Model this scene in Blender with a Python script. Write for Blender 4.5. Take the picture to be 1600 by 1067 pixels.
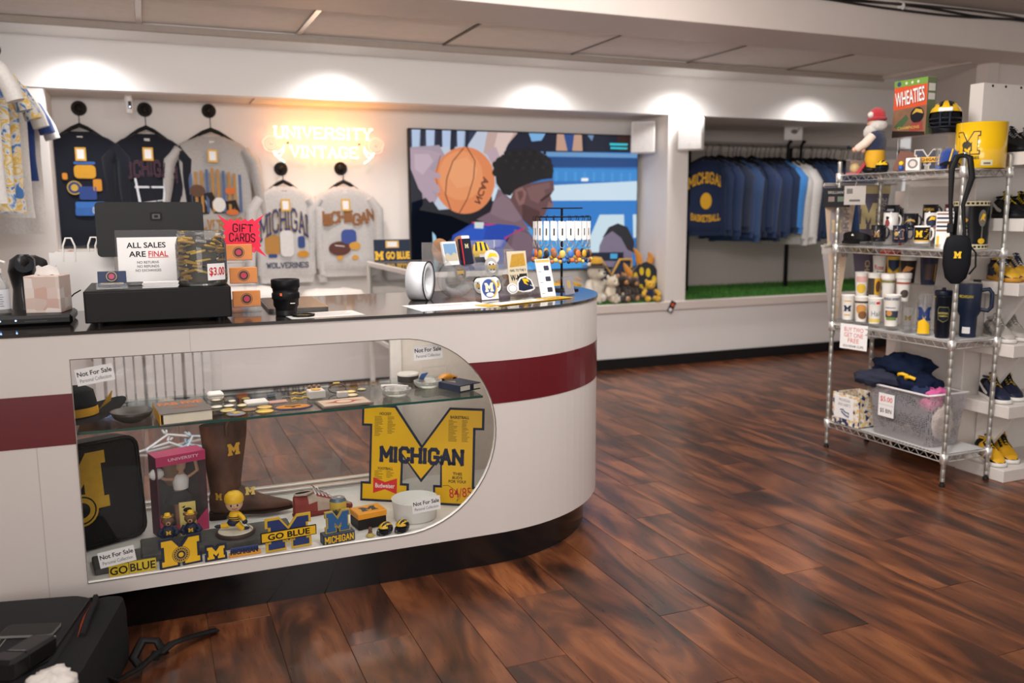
import bpy, bmesh, math, random
from math import sin, cos, pi, sqrt, radians
from mathutils import Vector, Matrix
for _o in list(bpy.data.objects): bpy.data.objects.remove(_o)
sc = bpy.context.scene
COL = sc.collection
random.seed(7)
# ------------------------------------------------------------------ camera
YAW, PIT, ROLL = radians(22.604), radians(8.511), radians(-0.3295)
fw = Vector((sin(YAW)*cos(PIT), cos(YAW)*cos(PIT), -sin(PIT)))
rt = Vector((cos(YAW), -sin(YAW), 0)); up = rt.cross(fw)
R_ = rt*cos(ROLL) + up*sin(ROLL); U_ = up*cos(ROLL) - rt*sin(ROLL)
cd = bpy.data.cameras.new('camera'); cam = bpy.data.objects.new('camera', cd); COL.objects.link(cam)
cam.matrix_world = Matrix(((R_.x, U_.x, -fw.x, 0), (R_.y, U_.y, -fw.y, 0), (R_.z, U_.z, -fw.z, 1.48), (0, 0, 0, 1)))
cd.sensor_width = 36; cd.lens = 1352.75*36/1600; cd.clip_start = .05
cd.dof.use_dof = True; cd.dof.focus_distance = 3.35; cd.dof.aperture_fstop = 2.0
sc.camera = cam
# ------------------------------------------------------------------ world, light, exposure
w = bpy.data.worlds.new('world'); sc.world = w; w.use_nodes = True
w.node_tree.nodes['Background'].inputs[0].default_value = (1.0, .95, .92, 1)
w.node_tree.nodes['Background'].inputs[1].default_value = .64
sc.view_settings.view_transform = 'Standard'; sc.view_settings.look = 'None'
sc.view_settings.exposure = -0.12; sc.view_settings.gamma = 1.0; sc.view_settings.use_curve_mapping = False
def lamp(kind, name, loc, energy, col, target=None, **kw):
    d = bpy.data.lights.new(name, kind); d.energy = energy; d.color = col
    for k, v in kw.items(): setattr(d, k, v)
    o = bpy.data.objects.new(name, d); COL.objects.link(o); o.location = loc
    if target is not None:
        o.rotation_euler = (Vector(target)-Vector(loc)).to_track_quat('-Z', 'Y').to_euler()
    return o
WARM = (1, .95, .91)
lamp('AREA', 'overhead_fill', (0.3, 1.2, 2.98), 62, WARM, (0.6, 2.4, 0), shape='RECTANGLE', size=2.6, size_y=1.2)  # unseen area light added as general fill over the front zone
lamp('AREA', 'front_fill', (-1.4, -2.0, 1.7), 100, (1, .95, .91), (.2, 3.4, .8), shape='RECTANGLE', size=3.2, size_y=2.0)  # no known window: area light added behind the camera to brighten the case
lamp('AREA', 'overhead_fill', (1.3, 4.3, 2.95), 30, WARM, (1.3, 5.3, 0), shape='RECTANGLE', size=4.2, size_y=.5)  # another unseen fill, added to lift the lower back wall
for x in (-.35, 1.42, 3.2, 4.6, 6.15):
    lamp('SPOT', 'recessed_downlight', (x, 6.76, 2.69), 72, (1, .97, .95), (x, 6.80, 0), spot_size=radians(150), spot_blend=1.0, shadow_soft_size=.10)
for (x, tx, e) in ((-.5, .0, 16), (1.0, 1.9, 13), (2.3, 4.8, 24)):
    lamp('AREA', 'back_wall_fill', (x, 3.1, 2.52), e, (1, .95, .92), (tx, 7.2, 1.1), shape='RECTANGLE', size=.7, size_y=.2)  # unseen area lights added to brighten soffit and back wall
for (x, y) in ((1.35, 2.25), (1.85, 2.15), (2.75, 2.6)):
    lamp('SPOT', 'ceiling_downlight', (x, y, 2.98), 90, (1, .96, .92), (x+.5, y+1.6, 0), spot_size=radians(110), spot_blend=.8, shadow_soft_size=.07)
# ------------------------------------------------------------------ materials
def lin(h):
    h = h.lstrip('#'); r = []
    for i in (0, 2, 4):
        c = int(h[i:i+2], 16)/255; r.append(c/12.92 if c <= .04045 else ((c+.055)/1.055)**2.4)
    return (*r, 1)
MC = {}
def M(col, rough=.5, metal=0, var=.08, vs=30, bump=0, bs=200, emit=0, coat=0, alpha=1, sheen=0):
    key = (col, rough, metal, var, vs, bump, bs, emit, coat, alpha, sheen)
    if key in MC: return MC[key]
    m = bpy.data.materials.new('surface_%s' % col.lstrip('#')); m.use_nodes = True
    nt = m.node_tree; b = nt.nodes['Principled BSDF']; L = nt.links
    c = lin(col)
    b.inputs['Roughness'].default_value = rough; b.inputs['Metallic'].default_value = metal
    if max(c[:3]) < .035 and not coat: b.inputs['Specular IOR Level'].default_value = .18
    if coat: b.inputs['Coat Weight'].default_value = coat
    if sheen: b.inputs['Sheen Weight'].default_value = sheen
    tc = nt.nodes.new('ShaderNodeTexCoord')
    n = nt.nodes.new('ShaderNodeTexNoise'); n.inputs['Scale'].default_value = vs; n.inputs['Detail'].default_value = 2
    L.new(tc.outputs['Object'], n.inputs['Vector'])
    r = nt.nodes.new('ShaderNodeMix'); r.data_type = 'RGBA'
    r.inputs[6].default_value = [max(0, x*(1-var)) for x in c[:3]]+[1]; r.inputs[7].default_value = [min(1, x*(1+var)) for x in c[:3]]+[1]
    L.new(n.outputs['Fac'], r.inputs[0]); L.new(r.outputs[2], b.inputs['Base Color'])
    if emit:
        b.inputs['Emission Color'].default_value = c; b.inputs['Emission Strength'].default_value = emit
    if alpha < 1: b.inputs['Alpha'].default_value = alpha
    if bump:
        n2 = nt.nodes.new('ShaderNodeTexNoise'); n2.inputs['Scale'].default_value = bs; n2.inputs['Detail'].default_value = 3
        L.new(tc.outputs['Object'], n2.inputs['Vector'])
        bp = nt.nodes.new('ShaderNodeBump'); bp.inputs['Strength'].default_value = bump; bp.inputs['Distance'].default_value = .01
        L.new(n2.outputs['Fac'], bp.inputs['Height']); L.new(bp.outputs['Normal'], b.inputs['Normal'])
    MC[key] = m; return m
def glass(name, tint=(1, 1, 1), refl=1.0, rough=.01, dens=0.0):
    m = bpy.data.materials.new(name); m.use_nodes = True; nt = m.node_tree; nt.nodes.remove(nt.nodes['Principled BSDF'])
    out = nt.nodes['Material Output']; t = nt.nodes.new('ShaderNodeBsdfTransparent'); t.inputs[0].default_value = (*tint, 1)
    g = nt.nodes.new('ShaderNodeBsdfGlossy'); g.inputs['Roughness'].default_value = rough
    fr = nt.nodes.new('ShaderNodeFresnel'); fr.inputs[0].default_value = 1.45
    mu = nt.nodes.new('ShaderNodeMath'); mu.operation = 'MULTIPLY_ADD'; mu.inputs[1].default_value = refl; mu.inputs[2].default_value = 0
    nt.links.new(fr.outputs[0], mu.inputs[0])
    mx = nt.nodes.new('ShaderNodeMixShader'); nt.links.new(mu.outputs[0], mx.inputs[0]); nt.links.new(t.outputs[0], mx.inputs[1]); nt.links.new(g.outputs[0], mx.inputs[2])
    last = mx
    if dens:
        d = nt.nodes.new('ShaderNodeBsdfDiffuse'); d.inputs[0].default_value = (.9, .9, .9, 1)
        m2 = nt.nodes.new('ShaderNodeMixShader'); m2.inputs[0].default_value = dens
        nt.links.new(mx.outputs[0], m2.inputs[1]); nt.links.new(d.outputs[0], m2.inputs[2]); last = m2
    nt.links.new(last.outputs[0], out.inputs[0]); return m
def ramp_mat(name, vec_scale, stops, rough=.5, scale=3, detail=4, dist=0, bump=0, rnd=True, rough2=None):
    """noise -> colour ramp, object coordinates, shifted for each object"""
    m = bpy.data.materials.new(name); m.use_nodes = True; nt = m.node_tree; b = nt.nodes['Principled BSDF']; L = nt.links
    tc = nt.nodes.new('ShaderNodeTexCoord'); mp = nt.nodes.new('ShaderNodeMapping'); mp.inputs['Scale'].default_value = vec_scale
    L.new(tc.outputs['Object'], mp.inputs[0])
    if rnd:
        oi = nt.nodes.new('ShaderNodeObjectInfo'); mu = nt.nodes.new('ShaderNodeMath'); mu.operation = 'MULTIPLY'; mu.inputs[1].default_value = 40
        L.new(oi.outputs['Random'], mu.inputs[0]); cb = nt.nodes.new('ShaderNodeCombineXYZ')
        L.new(mu.outputs[0], cb.inputs[0]); L.new(mu.outputs[0], cb.inputs[2]); L.new(cb.outputs[0], mp.inputs['Location'])
    n = nt.nodes.new('ShaderNodeTexNoise'); n.inputs['Scale'].default_value = scale; n.inputs['Detail'].default_value = detail; n.inputs['Distortion'].default_value = dist
    L.new(mp.outputs[0], n.inputs['Vector'])
    cr = nt.nodes.new('ShaderNodeValToRGB'); e = cr.color_ramp.elements
    e[0].position, e[0].color = stops[0][0], lin(stops[0][1]); e[1].position, e[1].color = stops[-1][0], lin(stops[-1][1])
    for p, c in stops[1:-1]:
        x = e.new(p); x.color = lin(c)
    L.new(n.outputs['Fac'], cr.inputs[0]); L.new(cr.outputs[0], b.inputs['Base Color']); b.inputs['Roughness'].default_value = rough
    if bump:
        bp = nt.nodes.new('ShaderNodeBump'); bp.inputs['Strength'].default_value = bump; bp.inputs['Distance'].default_value = .01
        L.new(n.outputs['Fac'], bp.inputs['Height']); L.new(bp.outputs[0], b.inputs['Normal'])
    m['n'] = 1
    return m
def objcol_mat(name, rough=.9, bump=.25, bs=60):
    m = bpy.data.materials.new(name); m.use_nodes = True; nt = m.node_tree; b = nt.nodes['Principled BSDF']; L = nt.links
    oi = nt.nodes.new('ShaderNodeObjectInfo'); tc = nt.nodes.new('ShaderNodeTexCoord')
    n = nt.nodes.new('ShaderNodeTexNoise'); n.inputs['Scale'].default_value = bs; L.new(tc.outputs['Object'], n.inputs['Vector'])
    hs = nt.nodes.new('ShaderNodeHueSaturation'); mr = nt.nodes.new('ShaderNodeMapRange'); mr.inputs[3].default_value = .85; mr.inputs[4].default_value = 1.15
    L.new(n.outputs['Fac'], mr.inputs[0]); L.new(mr.outputs[0], hs.inputs['Value']); L.new(oi.outputs['Color'], hs.inputs['Color']); L.new(hs.outputs[0], b.inputs['Base Color'])
    b.inputs['Roughness'].default_value = rough; b.inputs['Sheen Weight'].default_value = .15
    bp = nt.nodes.new('ShaderNodeBump'); bp.inputs['Strength'].default_value = bump; bp.inputs['Distance'].default_value = .006
    L.new(n.outputs['Fac'], bp.inputs['Height']); L.new(bp.outputs[0], b.inputs['Normal'])
    return m
FAB = objcol_mat('cloth_fabric')
NAVY, MAIZE, WHITE, BLACK = '#0d1d3c', '#f0bc12', '#eae7e4', '#121112'
mNAVY = M(NAVY, .6); mMAIZE = M(MAIZE, .5); mWHITE = M(WHITE, .45, var=.02); mBLACK = M(BLACK, .45); mINK = M('#1b1b20', .7, var=0); mPAPER = M('#efedec', .6, var=.02)
mRED = M('#c8232b', .6); mCHROME = M('#e2e0dc', .3, .75, .03); mSTEEL = M('#b9b7b1', .35, .8, .05); mBLKMET = M('#17171a', .4, .6); mPLAS = M('#161617', .38)
mWALL = M('#e9e4e0', .6, var=.025, vs=4, bump=.04, bs=90); mLAM = M('#cdc5c1', .35, var=.02, vs=8); mTRIMW = M('#e6e1dc', .5, var=.03)
GLS = glass('clear_glass', refl=.9); ACR = glass('clear_acrylic', (1, 1, 1), .4, .05, .03); GREENGL = M('#0f4a41', .15, coat=.3)
# ------------------------------------------------------------------ mesh builder
I4 = Matrix.Identity(4)
def TR(x=0, y=0, z=0, rx=0, ry=0, rz=0, s=1):
    sc3 = s if isinstance(s, (tuple, list)) else (s, s, s)
    return Matrix.Translation((x, y, z)) @ Matrix.Rotation(rz, 4, 'Z') @ Matrix.Rotation(ry, 4, 'Y') @ Matrix.Rotation(rx, 4, 'X') @ Matrix.Diagonal((*sc3, 1))
FACE = Matrix.Rotation(pi/2, 4, 'X')       # drawing plane xy -> upright, facing -y
class G:
    def __init__(s): s.v = []; s.f = []; s.m = []; s.sm = []
    def add(s, vs, fs, M4=None, mi=0, smooth=False):
        o = len(s.v)
        s.v += [tuple(M4 @ Vector(p)) if M4 is not None else tuple(p) for p in vs]
        for f in fs: s.f.append([i+o for i in f]); s.m.append(mi); s.sm.append(smooth)
        return s
    def box(s, c, d, b=0, M4=None, mi=0):
        x, y, z = d[0]/2, d[1]/2, d[2]/2; c = Vector(c)
        if not b:
            vs = [c+Vector((i*x, j*y, k*z)) for i in (-1, 1) for j in (-1, 1) for k in (-1, 1)]
            return s.add(vs, [(0, 1, 3, 2), (4, 6, 7, 5), (0, 4, 5, 1), (2, 3, 7, 6), (0, 2, 6, 4), (1, 5, 7, 3)], M4, mi)
        b = min(b, x*.95, y*.95, z*.95); vs = []; ix = {}
        for i in (-1, 1):
            for j in (-1, 1):
                for k in (-1, 1):
                    for a in range(3):
                        e = [x-b, y-b, z-b]; e[a] += b
                        ix[i, j, k, a] = len(vs); vs.append(c+Vector((i*e[0], j*e[1], k*e[2])))
        fs = []; q = [(-1, -1), (1, -1), (1, 1), (-1, 1)]
        for t in (-1, 1):
            fs.append([ix[t, p, r, 0] for p, r in q][::t]); fs.append([ix[p, t, r, 1] for p, r in q][::-t]); fs.append([ix[p, r, t, 2] for p, r in q][::t])
            for u in (-1, 1):
                g = t*u
                fs.append([ix[t, u, -1, 0], ix[t, u, -1, 1], ix[t, u, 1, 1], ix[t, u, 1, 0]][::g])
                fs.append([ix[t, -1, u, 0], ix[t, -1, u, 2], ix[t, 1, u, 2], ix[t, 1, u, 0]][::-g])
                fs.append([ix[-1, t, u, 1], ix[-1, t, u, 2], ix[1, t, u, 2], ix[1, t, u, 1]][::g])
                for r in (-1, 1): fs.append([ix[t, u, r, a] for a in range(3)][::t*u*r])
        return s.add(vs, fs, M4, mi)
    def prism(s, poly, z0, z1, M4=None, mi=0, smooth=False):
        n = len(poly); a = sum(poly[i][0]*poly[(i+1) % n][1]-poly[(i+1) % n][0]*poly[i][1] for i in range(n))
        if a < 0: poly = poly[::-1]
        vs = [(p[0], p[1], z0) for p in poly]+[(p[0], p[1], z1) for p in poly]
        fs = [list(range(n))[::-1], list(range(n, 2*n))]
        s.add(vs, fs, M4, mi)
        return s.add(vs, [(i, (i+1) % n, n+(i+1) % n, n+i) for i in range(n)], M4, mi, smooth)
    def flat(s, poly, z=0, M4=None, mi=0):
        n = len(poly); a = sum(poly[i][0]*poly[(i+1) % n][1]-poly[(i+1) % n][0]*poly[i][1] for i in range(n))
        if a < 0: poly = poly[::-1]
        return s.add([(p[0], p[1], z) for p in poly], [list(range(n))], M4, mi)
    def loft(s, rings, cap=True, M4=None, mi=0, smooth=True, closed=True):
        n = len(rings[0]); vs = [p for r in rings for p in r]; fs = []
        for i in range(len(rings)-1):
            for j in range(n if closed else n-1):
                k = (j+1) % n; fs.append((i*n+j, i*n+k, (i+1)*n+k, (i+1)*n+j))
        s.add(vs, fs, M4, mi, smooth)
        if cap:
            s.add(rings[0], [list(range(n))[::-1]], M4, mi); s.add(rings[-1], [list(range(n))], M4, mi)
        return s
    def lathe(s, prof, seg=24, M4=None, mi=0, cap=True, smooth=True, sx=1, sy=1):
        return s.loft([[(r*cos(2*pi*i/seg)*sx, r*sin(2*pi*i/seg)*sy, z) for i in range(seg)] for r, z in prof], cap, M4, mi, smooth)
    def ell(s, c, r, seg=16, M4=None, mi=0):
        T = (M4 or I4) @ Matrix.Translation(c) @ Matrix.Diagonal((*(r if isinstance(r, (tuple, list)) else (r, r, r)), 1))
        k = max(4, seg//2)
        return s.lathe([(max(1e-3, sin(pi*i/k)), -cos(pi*i/k)) for i in range(k+1)], seg, T, mi)
    def tube(s, pts, r, seg=8, M4=None, mi=0, closed=False, flat=1):
        P = [Vector(p) for p in pts]; n = len(P); rings = []; up0 = None
        for i, p in enumerate(P):
            a = P[(i-1) % n] if (closed or i) else p; b = P[(i+1) % n] if (closed or i < n-1) else p
            t = (b-a); t = t.normalized() if t.length > 1e-9 else Vector((0, 0, 1))
            if up0 is None: up0 = Vector((0, 0, 1)) if abs(t.z) < .9 else Vector((0, 1, 0))
            x = t.cross(up0)
            if x.length < 1e-5: x = t.orthogonal()
            x.normalize(); y = x.cross(t).normalized(); up0 = y
            rr = r[i] if isinstance(r, (list, tuple)) else r
            rings.append([p+x*(rr*cos(2*pi*j/seg))+y*(rr*flat*sin(2*pi*j/seg)) for j in range(seg)])
        if closed: rings.append(rings[0])
        return s.loft(rings, not closed, M4, mi)
    def obj(s, name, mats, parent=None, smooth=None):
        me = bpy.data.meshes.new(name); me.from_pydata(s.v, [], s.f)
        for m in (mats if isinstance(mats, (list, tuple)) else [mats]): me.materials.append(m)
        me.polygons.foreach_set('material_index', s.m); me.polygons.foreach_set('use_smooth', s.sm); me.update()
        o = bpy.data.objects.new(name, me); COL.objects.link(o)
        if parent is not None: o.parent = parent
        return o
def P(name, g, mat, parent, **kw):
    o = g.obj(name, mat, parent)
    for k, v in kw.items(): o[k] = v
    return o
def tag(o, label=None, cat=None, group=None, kind=None):
    for k, v in (('label', label), ('category', cat), ('group', group), ('kind', kind)):
        if v: o[k] = v
    return o
def T(name, label, cat, loc=(0, 0, 0), rz=0, group=None, rx=0, ry=0):
    o = bpy.data.objects.new(name, None); o.empty_display_size = .05; COL.objects.link(o)
    o.matrix_world = TR(*loc, rx, ry, rz); return tag(o, label, cat, group)
def one(name, g, mat, label, cat, loc=(0, 0, 0), rz=0, group=None, rx=0, ry=0):
    o = g.obj(name, mat); o.matrix_world = TR(*loc, rx, ry, rz); return tag(o, label, cat, group)
def struct(name, g, mat, parent=None):
    o = g.obj(name, mat, parent)
    if parent is None: o['kind'] = 'structure'
    return o
def dup(root, loc, rz=0, label=None, group=None, rx=0, ry=0, s=1, color=None):
    r = root.copy(); COL.objects.link(r); r.matrix_world = TR(*loc, rx, ry, rz, s)
    if label: r['label'] = label
    if group: r['group'] = group
    if color: r.color = color
    for ch in list(root.children):
        c = ch.copy(); COL.objects.link(c); c.parent = r
        if color and not ch.get('keep'): c.color = color
        for gch in ch.children:
            d = gch.copy(); COL.objects.link(d); d.parent = c
            if color and not gch.get('keep'): d.color = color
    return r
# ---- lettering
_tc = {}
def text_geo(s, bold=0, spacing=1):
    k = (s, bold, spacing)
    if k not in _tc:
        c = bpy.data.curves.new('lettering', 'FONT'); c.body = s; c.resolution_u = 3; c.offset = bold; c.space_character = spacing; c.align_x = 'CENTER'
        o = bpy.data.objects.new('lettering', c); me = o.to_mesh()
        vs = [v.co.copy() for v in me.vertices]; fs = [list(p.vertices) for p in me.polygons]
        o.to_mesh_clear(); bpy.data.objects.remove(o); bpy.data.curves.remove(c)
        if vs:
            x0 = min(v.x for v in vs); x1 = max(v.x for v in vs); y0 = min(v.y for v in vs); y1 = max(v.y for v in vs)
            vs = [((v.x-(x0+x1)/2)/(x1-x0), (v.y-(y0+y1)/2)/(y1-y0), 0) for v in vs]
            # keep polygons facing +z
            nf = []
            for f in fs:
                a = sum(vs[f[i]][0]*vs[f[(i+1) % len(f)]][1]-vs[f[(i+1) % len(f)]][0]*vs[f[i]][1] for i in range(len(f)))
                nf.append(f if a > 0 else f[::-1])
            fs = nf
        _tc[k] = (vs, fs)
    return _tc[k]
def put_text(g, s, wdt, hgt, M4, bold=.012, mi=0, arch=0, spacing=1):
    """text fitted into a wdt x hgt box centred on the drawing plane origin"""
    vs, fs = text_geo(s, bold, spacing)
    return g.add([(v[0]*wdt, v[1]*hgt+arch*(.25-v[0]**2)*4, v[2]) for v in vs], fs, M4, mi)
STK = {'A': [[(0, 0), (2, 6), (4, 0)], [(.8, 2.2), (3.2, 2.2)]], 'B': [[(0, 0), (0, 6), (3, 6), (4, 5), (4, 4), (3, 3.2), (0, 3.2)], [(3, 3.2), (4, 2.4), (4, 1), (3, 0), (0, 0)]],
 'C': [[(4, 4.4), (4, 5), (3, 6), (1, 6), (0, 5), (0, 1), (1, 0), (3, 0), (4, 1), (4, 1.6)]], 'D': [[(0, 0), (0, 6), (3, 6), (4, 5), (4, 1), (3, 0), (0, 0)]],
 'E': [[(4, 5), (4, 6), (0, 6), (0, 0), (4, 0), (4, 1)], [(0, 3), (2.8, 3)]], 'F': [[(4, 5), (4, 6), (0, 6), (0, 0)], [(0, 3), (2.8, 3)]],
 'G': [[(4, 4.4), (4, 5), (3, 6), (1, 6), (0, 5), (0, 1), (1, 0), (3, 0), (4, 1), (4, 2.6), (2.4, 2.6)]], 'H': [[(0, 0), (0, 6)], [(4, 0), (4, 6)], [(0, 3), (4, 3)]],
 'I': [[(1, 0), (1, 6)]], 'K': [[(0, 0), (0, 6)], [(4, 6), (.3, 2.6)], [(1.5, 3.6), (4, 0)]], 'L': [[(0, 6), (0, 0), (4, 0), (4, 1)]], 'M': [[(0, 0), (0, 6), (2.4, 2), (4.8, 6), (4.8, 0)]],
 'N': [[(0, 0), (0, 6), (4, 0), (4, 6)]], 'O': [[(1, 0), (0, 1), (0, 5), (1, 6), (3, 6), (4, 5), (4, 1), (3, 0), (1, 0)]], 'P': [[(0, 0), (0, 6), (3, 6), (4, 5), (4, 3.6), (3, 2.6), (0, 2.6)]],
 'R': [[(0, 0), (0, 6), (3, 6), (4, 5), (4, 4), (3, 3), (0, 3)], [(2, 3), (4, 0)]], 'S': [[(4, 4.6), (4, 5), (3, 6), (1, 6), (0, 5), (0, 4), (1, 3.2), (3, 2.8), (4, 2), (4, 1), (3, 0), (1, 0), (0, 1), (0, 1.4)]],
 'T': [[(0, 5), (0, 6), (4, 6), (4, 5)], [(2, 6), (2, 0)]], 'U': [[(0, 6), (0, 1), (1, 0), (3, 0), (4, 1), (4, 6)]], 'V': [[(0, 6), (2, 0), (4, 6)]], 'W': [[(0, 6), (1.2, 0), (2.4, 5), (3.6, 0), (4.8, 6)]], 'Y': [[(0, 6), (2, 3), (4, 6)], [(2, 3), (2, 0)]], ' ': []}
SER = {'A': [(0, 0), (4, 0)], 'B': [(0, 0), (0, 6)], 'D': [(0, 0), (0, 6)], 'F': [(0, 0)], 'H': [(0, 0), (0, 6), (4, 0), (4, 6)], 'I': [(1, 0), (1, 6)], 'K': [(0, 0), (0, 6), (4, 0), (4, 6)], 'L': [(0, 6)], 'M': [(0, 0), (0, 6), (4.8, 6), (4.8, 0)],
 'N': [(0, 0), (0, 6), (4, 6)], 'P': [(0, 0)], 'R': [(0, 0), (4, 0)], 'T': [(2, 0)], 'U': [(0, 6), (4, 6)], 'V': [(0, 6), (4, 6)], 'W': [(0, 6), (4.8, 6)], 'Y': [(0, 6), (4, 6), (2, 0)]}
ADV = {'I': 2.6, 'M': 6.6, 'W': 6.6, ' ': 3}
def strokes(s):
    """list of (polylines, serifs) with pen advance; total width"""
    out = []; x = 0
    for ch in s:
        off = x-(.7 if ch == 'I' else 0)
        out.append(([[(a+off, b) for a, b in pl] for pl in STK[ch]], [(a+off, b) for a, b in SER.get(ch, [])])); x += ADV.get(ch, 5.8)
    return out, x-1.8
def slab(g, s, wdt, hgt, M4, th=.9, mi=0, arch=0, serif=1.0):
    st, W = strokes(s); sx = wdt/W; sy = hgt/6
    def mp(p): return (p[0]*sx-wdt/2, p[1]*sy-hgt/2+arch*(.25-((p[0]/W)-.5)**2)*4)
    k = 0
    for pls, ser in st:
        segs = [(a, b) for pl in pls for a, b in zip(pl, pl[1:])]
        for (ax, ay), (bx, by) in segs:
            d = sqrt((bx-ax)**2+(by-ay)**2); ux, uy = (bx-ax)/d*th*.35, (by-ay)/d*th*.35; nx, ny = -(by-ay)/d*th/2, (bx-ax)/d*th/2
            q = [(ax-ux+nx, ay-uy+ny), (ax-ux-nx, ay-uy-ny), (bx+ux-nx, by+uy-ny), (bx+ux+nx, by+uy+ny)]
            g.flat([mp(p) for p in q], 1e-4*(k % 3), M4, mi); k += 1
        for x, y in ser:
            yy = y+(th*.15 if y < 3 else -th*.15)
            q = [(x-serif, yy-th*.4), (x+serif, yy-th*.4), (x+serif, yy+th*.4), (x-serif, yy+th*.4)]
            g.flat([mp(p) for p in q], 1e-4*(k % 3), M4, mi); k += 1
    return g
def block_m(wd, ht):
    """outline of a serifed block letter M, centred"""
    p = [(0, 0), (.40, 0), (.40, .20), (.345, .20), (.345, .48), (.5, .22), (.655, .48), (.655, .20), (.60, .20), (.60, 0), (1, 0), (1, .20), (.93, .20), (.93, .78), (1, .78), (1, 1), (.72, 1), (.5, .60), (.28, 1), (0, 1), (0, .78), (.07, .78), (.07, .20), (0, .20)]
    return [((a-.5)*wd, (b-.5)*ht) for a, b in p]
def grow(poly, d):
    """offset outline outward by d (counter-clockwise or clockwise)"""
    n = len(poly); a = sum(poly[i][0]*poly[(i+1) % n][1]-poly[(i+1) % n][0]*poly[i][1] for i in range(n)); sg = 1 if a > 0 else -1; out = []
    for i in range(n):
        p0, p1, p2 = Vector(poly[i-1]), Vector(poly[i]), Vector(poly[(i+1) % n])
        t1 = (p1-p0).normalized(); t2 = (p2-p1).normalized(); n1 = Vector((t1.y, -t1.x))*sg; n2 = Vector((t2.y, -t2.x))*sg
        b = n1+n2; b = b/max(.35, b.dot(b)/2) if b.length > 1e-6 else n1
        out.append(tuple(p1+b*d))
    return out
def disc(cx, cy, r, n=24, a0=0, a1=2*pi, ry=None):
    return [(cx+r*cos(a0+(a1-a0)*i/n), cy+(ry or r)*sin(a0+(a1-a0)*i/n)) for i in range(n if abs(a1-a0-2*pi) < 1e-6 else n+1)]
def rrect(wd, ht, r, n=4, cx=0, cy=0):
    o = []
    for sx, sy, a in ((1, 1, 0), (-1, 1, pi/2), (-1, -1, pi), (1, -1, 1.5*pi)):
        for i in range(n+1): o.append((cx+sx*(wd/2-r)+r*cos(a+pi/2*i/n), cy+sy*(ht/2-r)+r*sin(a+pi/2*i/n)))
    return o
ORD = 'first second third fourth fifth sixth seventh eighth ninth tenth eleventh twelfth thirteenth fourteenth fifteenth sixteenth seventeenth eighteenth nineteenth twentieth'.split()
# ================================================================== the setting
WOOD = ramp_mat('plank_wood', (1.0, .22, 1), [(.25, '#1c0e08'), (.40, '#3d2012'), (.52, '#60341d'), (.66, '#85502f'), (.85, '#4b2917')], rough=.22, scale=5.5, detail=9, dist=1.6, bump=.22)
def wood_setup():
    nt = WOOD.node_tree; b = nt.nodes['Principled BSDF']; L = nt.links
    tc = nt.nodes['Texture Coordinate']; n = nt.nodes.new('ShaderNodeTexNoise'); mp = nt.nodes.new('ShaderNodeMapping'); mp.inputs['Scale'].default_value = (60, 3, 1)
    L.new(tc.outputs['Object'], mp.inputs[0]); L.new(mp.outputs[0], n.inputs['Vector']); n.inputs['Scale'].default_value = 2.2; n.inputs['Detail'].default_value = 5
    mr = nt.nodes.new('ShaderNodeMapRange'); mr.inputs[3].default_value = .2; mr.inputs[4].default_value = .42
    L.new(n.outputs['Fac'], mr.inputs[0]); L.new(mr.outputs[0], b.inputs['Roughness'])
    hs = nt.nodes.new('ShaderNodeHueSaturation'); oi = nt.nodes['Object Info']; m2 = nt.nodes.new('ShaderNodeMapRange'); m2.inputs[3].default_value = .75; m2.inputs[4].default_value = 1.3
    src = b.inputs['Base Color'].links[0].from_socket
    wn = nt.nodes.new('ShaderNodeMath'); wn.operation = 'FRACT'; wm = nt.nodes.new('ShaderNodeMath'); wm.operation = 'MULTIPLY'; wm.inputs[1].default_value = 7.31
    L.new(oi.outputs['Random'], wm.inputs[0]); L.new(wm.outputs[0], wn.inputs[0]); L.new(wn.outputs[0], m2.inputs[0])
    mm = nt.nodes.new('ShaderNodeMath'); mm.operation = 'MULTIPLY'; mf = nt.nodes.new('ShaderNodeMapRange'); mf.inputs[3].default_value = .72; mf.inputs[4].default_value = 1.25
    L.new(n.outputs['Fac'], mf.inputs[0]); L.new(mf.outputs[0], mm.inputs[0]); L.new(m2.outputs[0], mm.inputs[1])
    L.new(mm.outputs[0], hs.inputs['Value']); L.new(src, hs.inputs['Color']); L.new(hs.outputs[0], b.inputs['Base Color'])
wood_setup()
WOOD.node_tree.nodes['Principled BSDF'].inputs['Specular IOR Level'].default_value = .6
floor = struct('floor', G().box((4.2, 3.6, -.03), (12.4, 9.2, .05)), M('#8a6c58', .6))  # pale base in the plank gaps paints in the bevel highlights
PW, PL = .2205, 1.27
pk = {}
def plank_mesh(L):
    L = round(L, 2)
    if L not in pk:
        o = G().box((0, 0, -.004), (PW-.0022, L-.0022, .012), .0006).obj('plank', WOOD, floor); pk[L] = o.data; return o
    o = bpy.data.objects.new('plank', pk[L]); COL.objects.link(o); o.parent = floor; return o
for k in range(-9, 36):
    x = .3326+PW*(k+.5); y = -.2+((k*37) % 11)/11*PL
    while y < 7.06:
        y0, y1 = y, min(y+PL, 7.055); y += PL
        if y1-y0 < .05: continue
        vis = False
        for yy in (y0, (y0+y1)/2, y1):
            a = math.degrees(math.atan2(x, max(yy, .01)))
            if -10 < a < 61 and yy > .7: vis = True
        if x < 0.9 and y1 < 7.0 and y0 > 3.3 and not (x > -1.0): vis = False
        if vis: plank_mesh(y1-y0).location = (x, (y0+y1)/2, 0)
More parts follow.
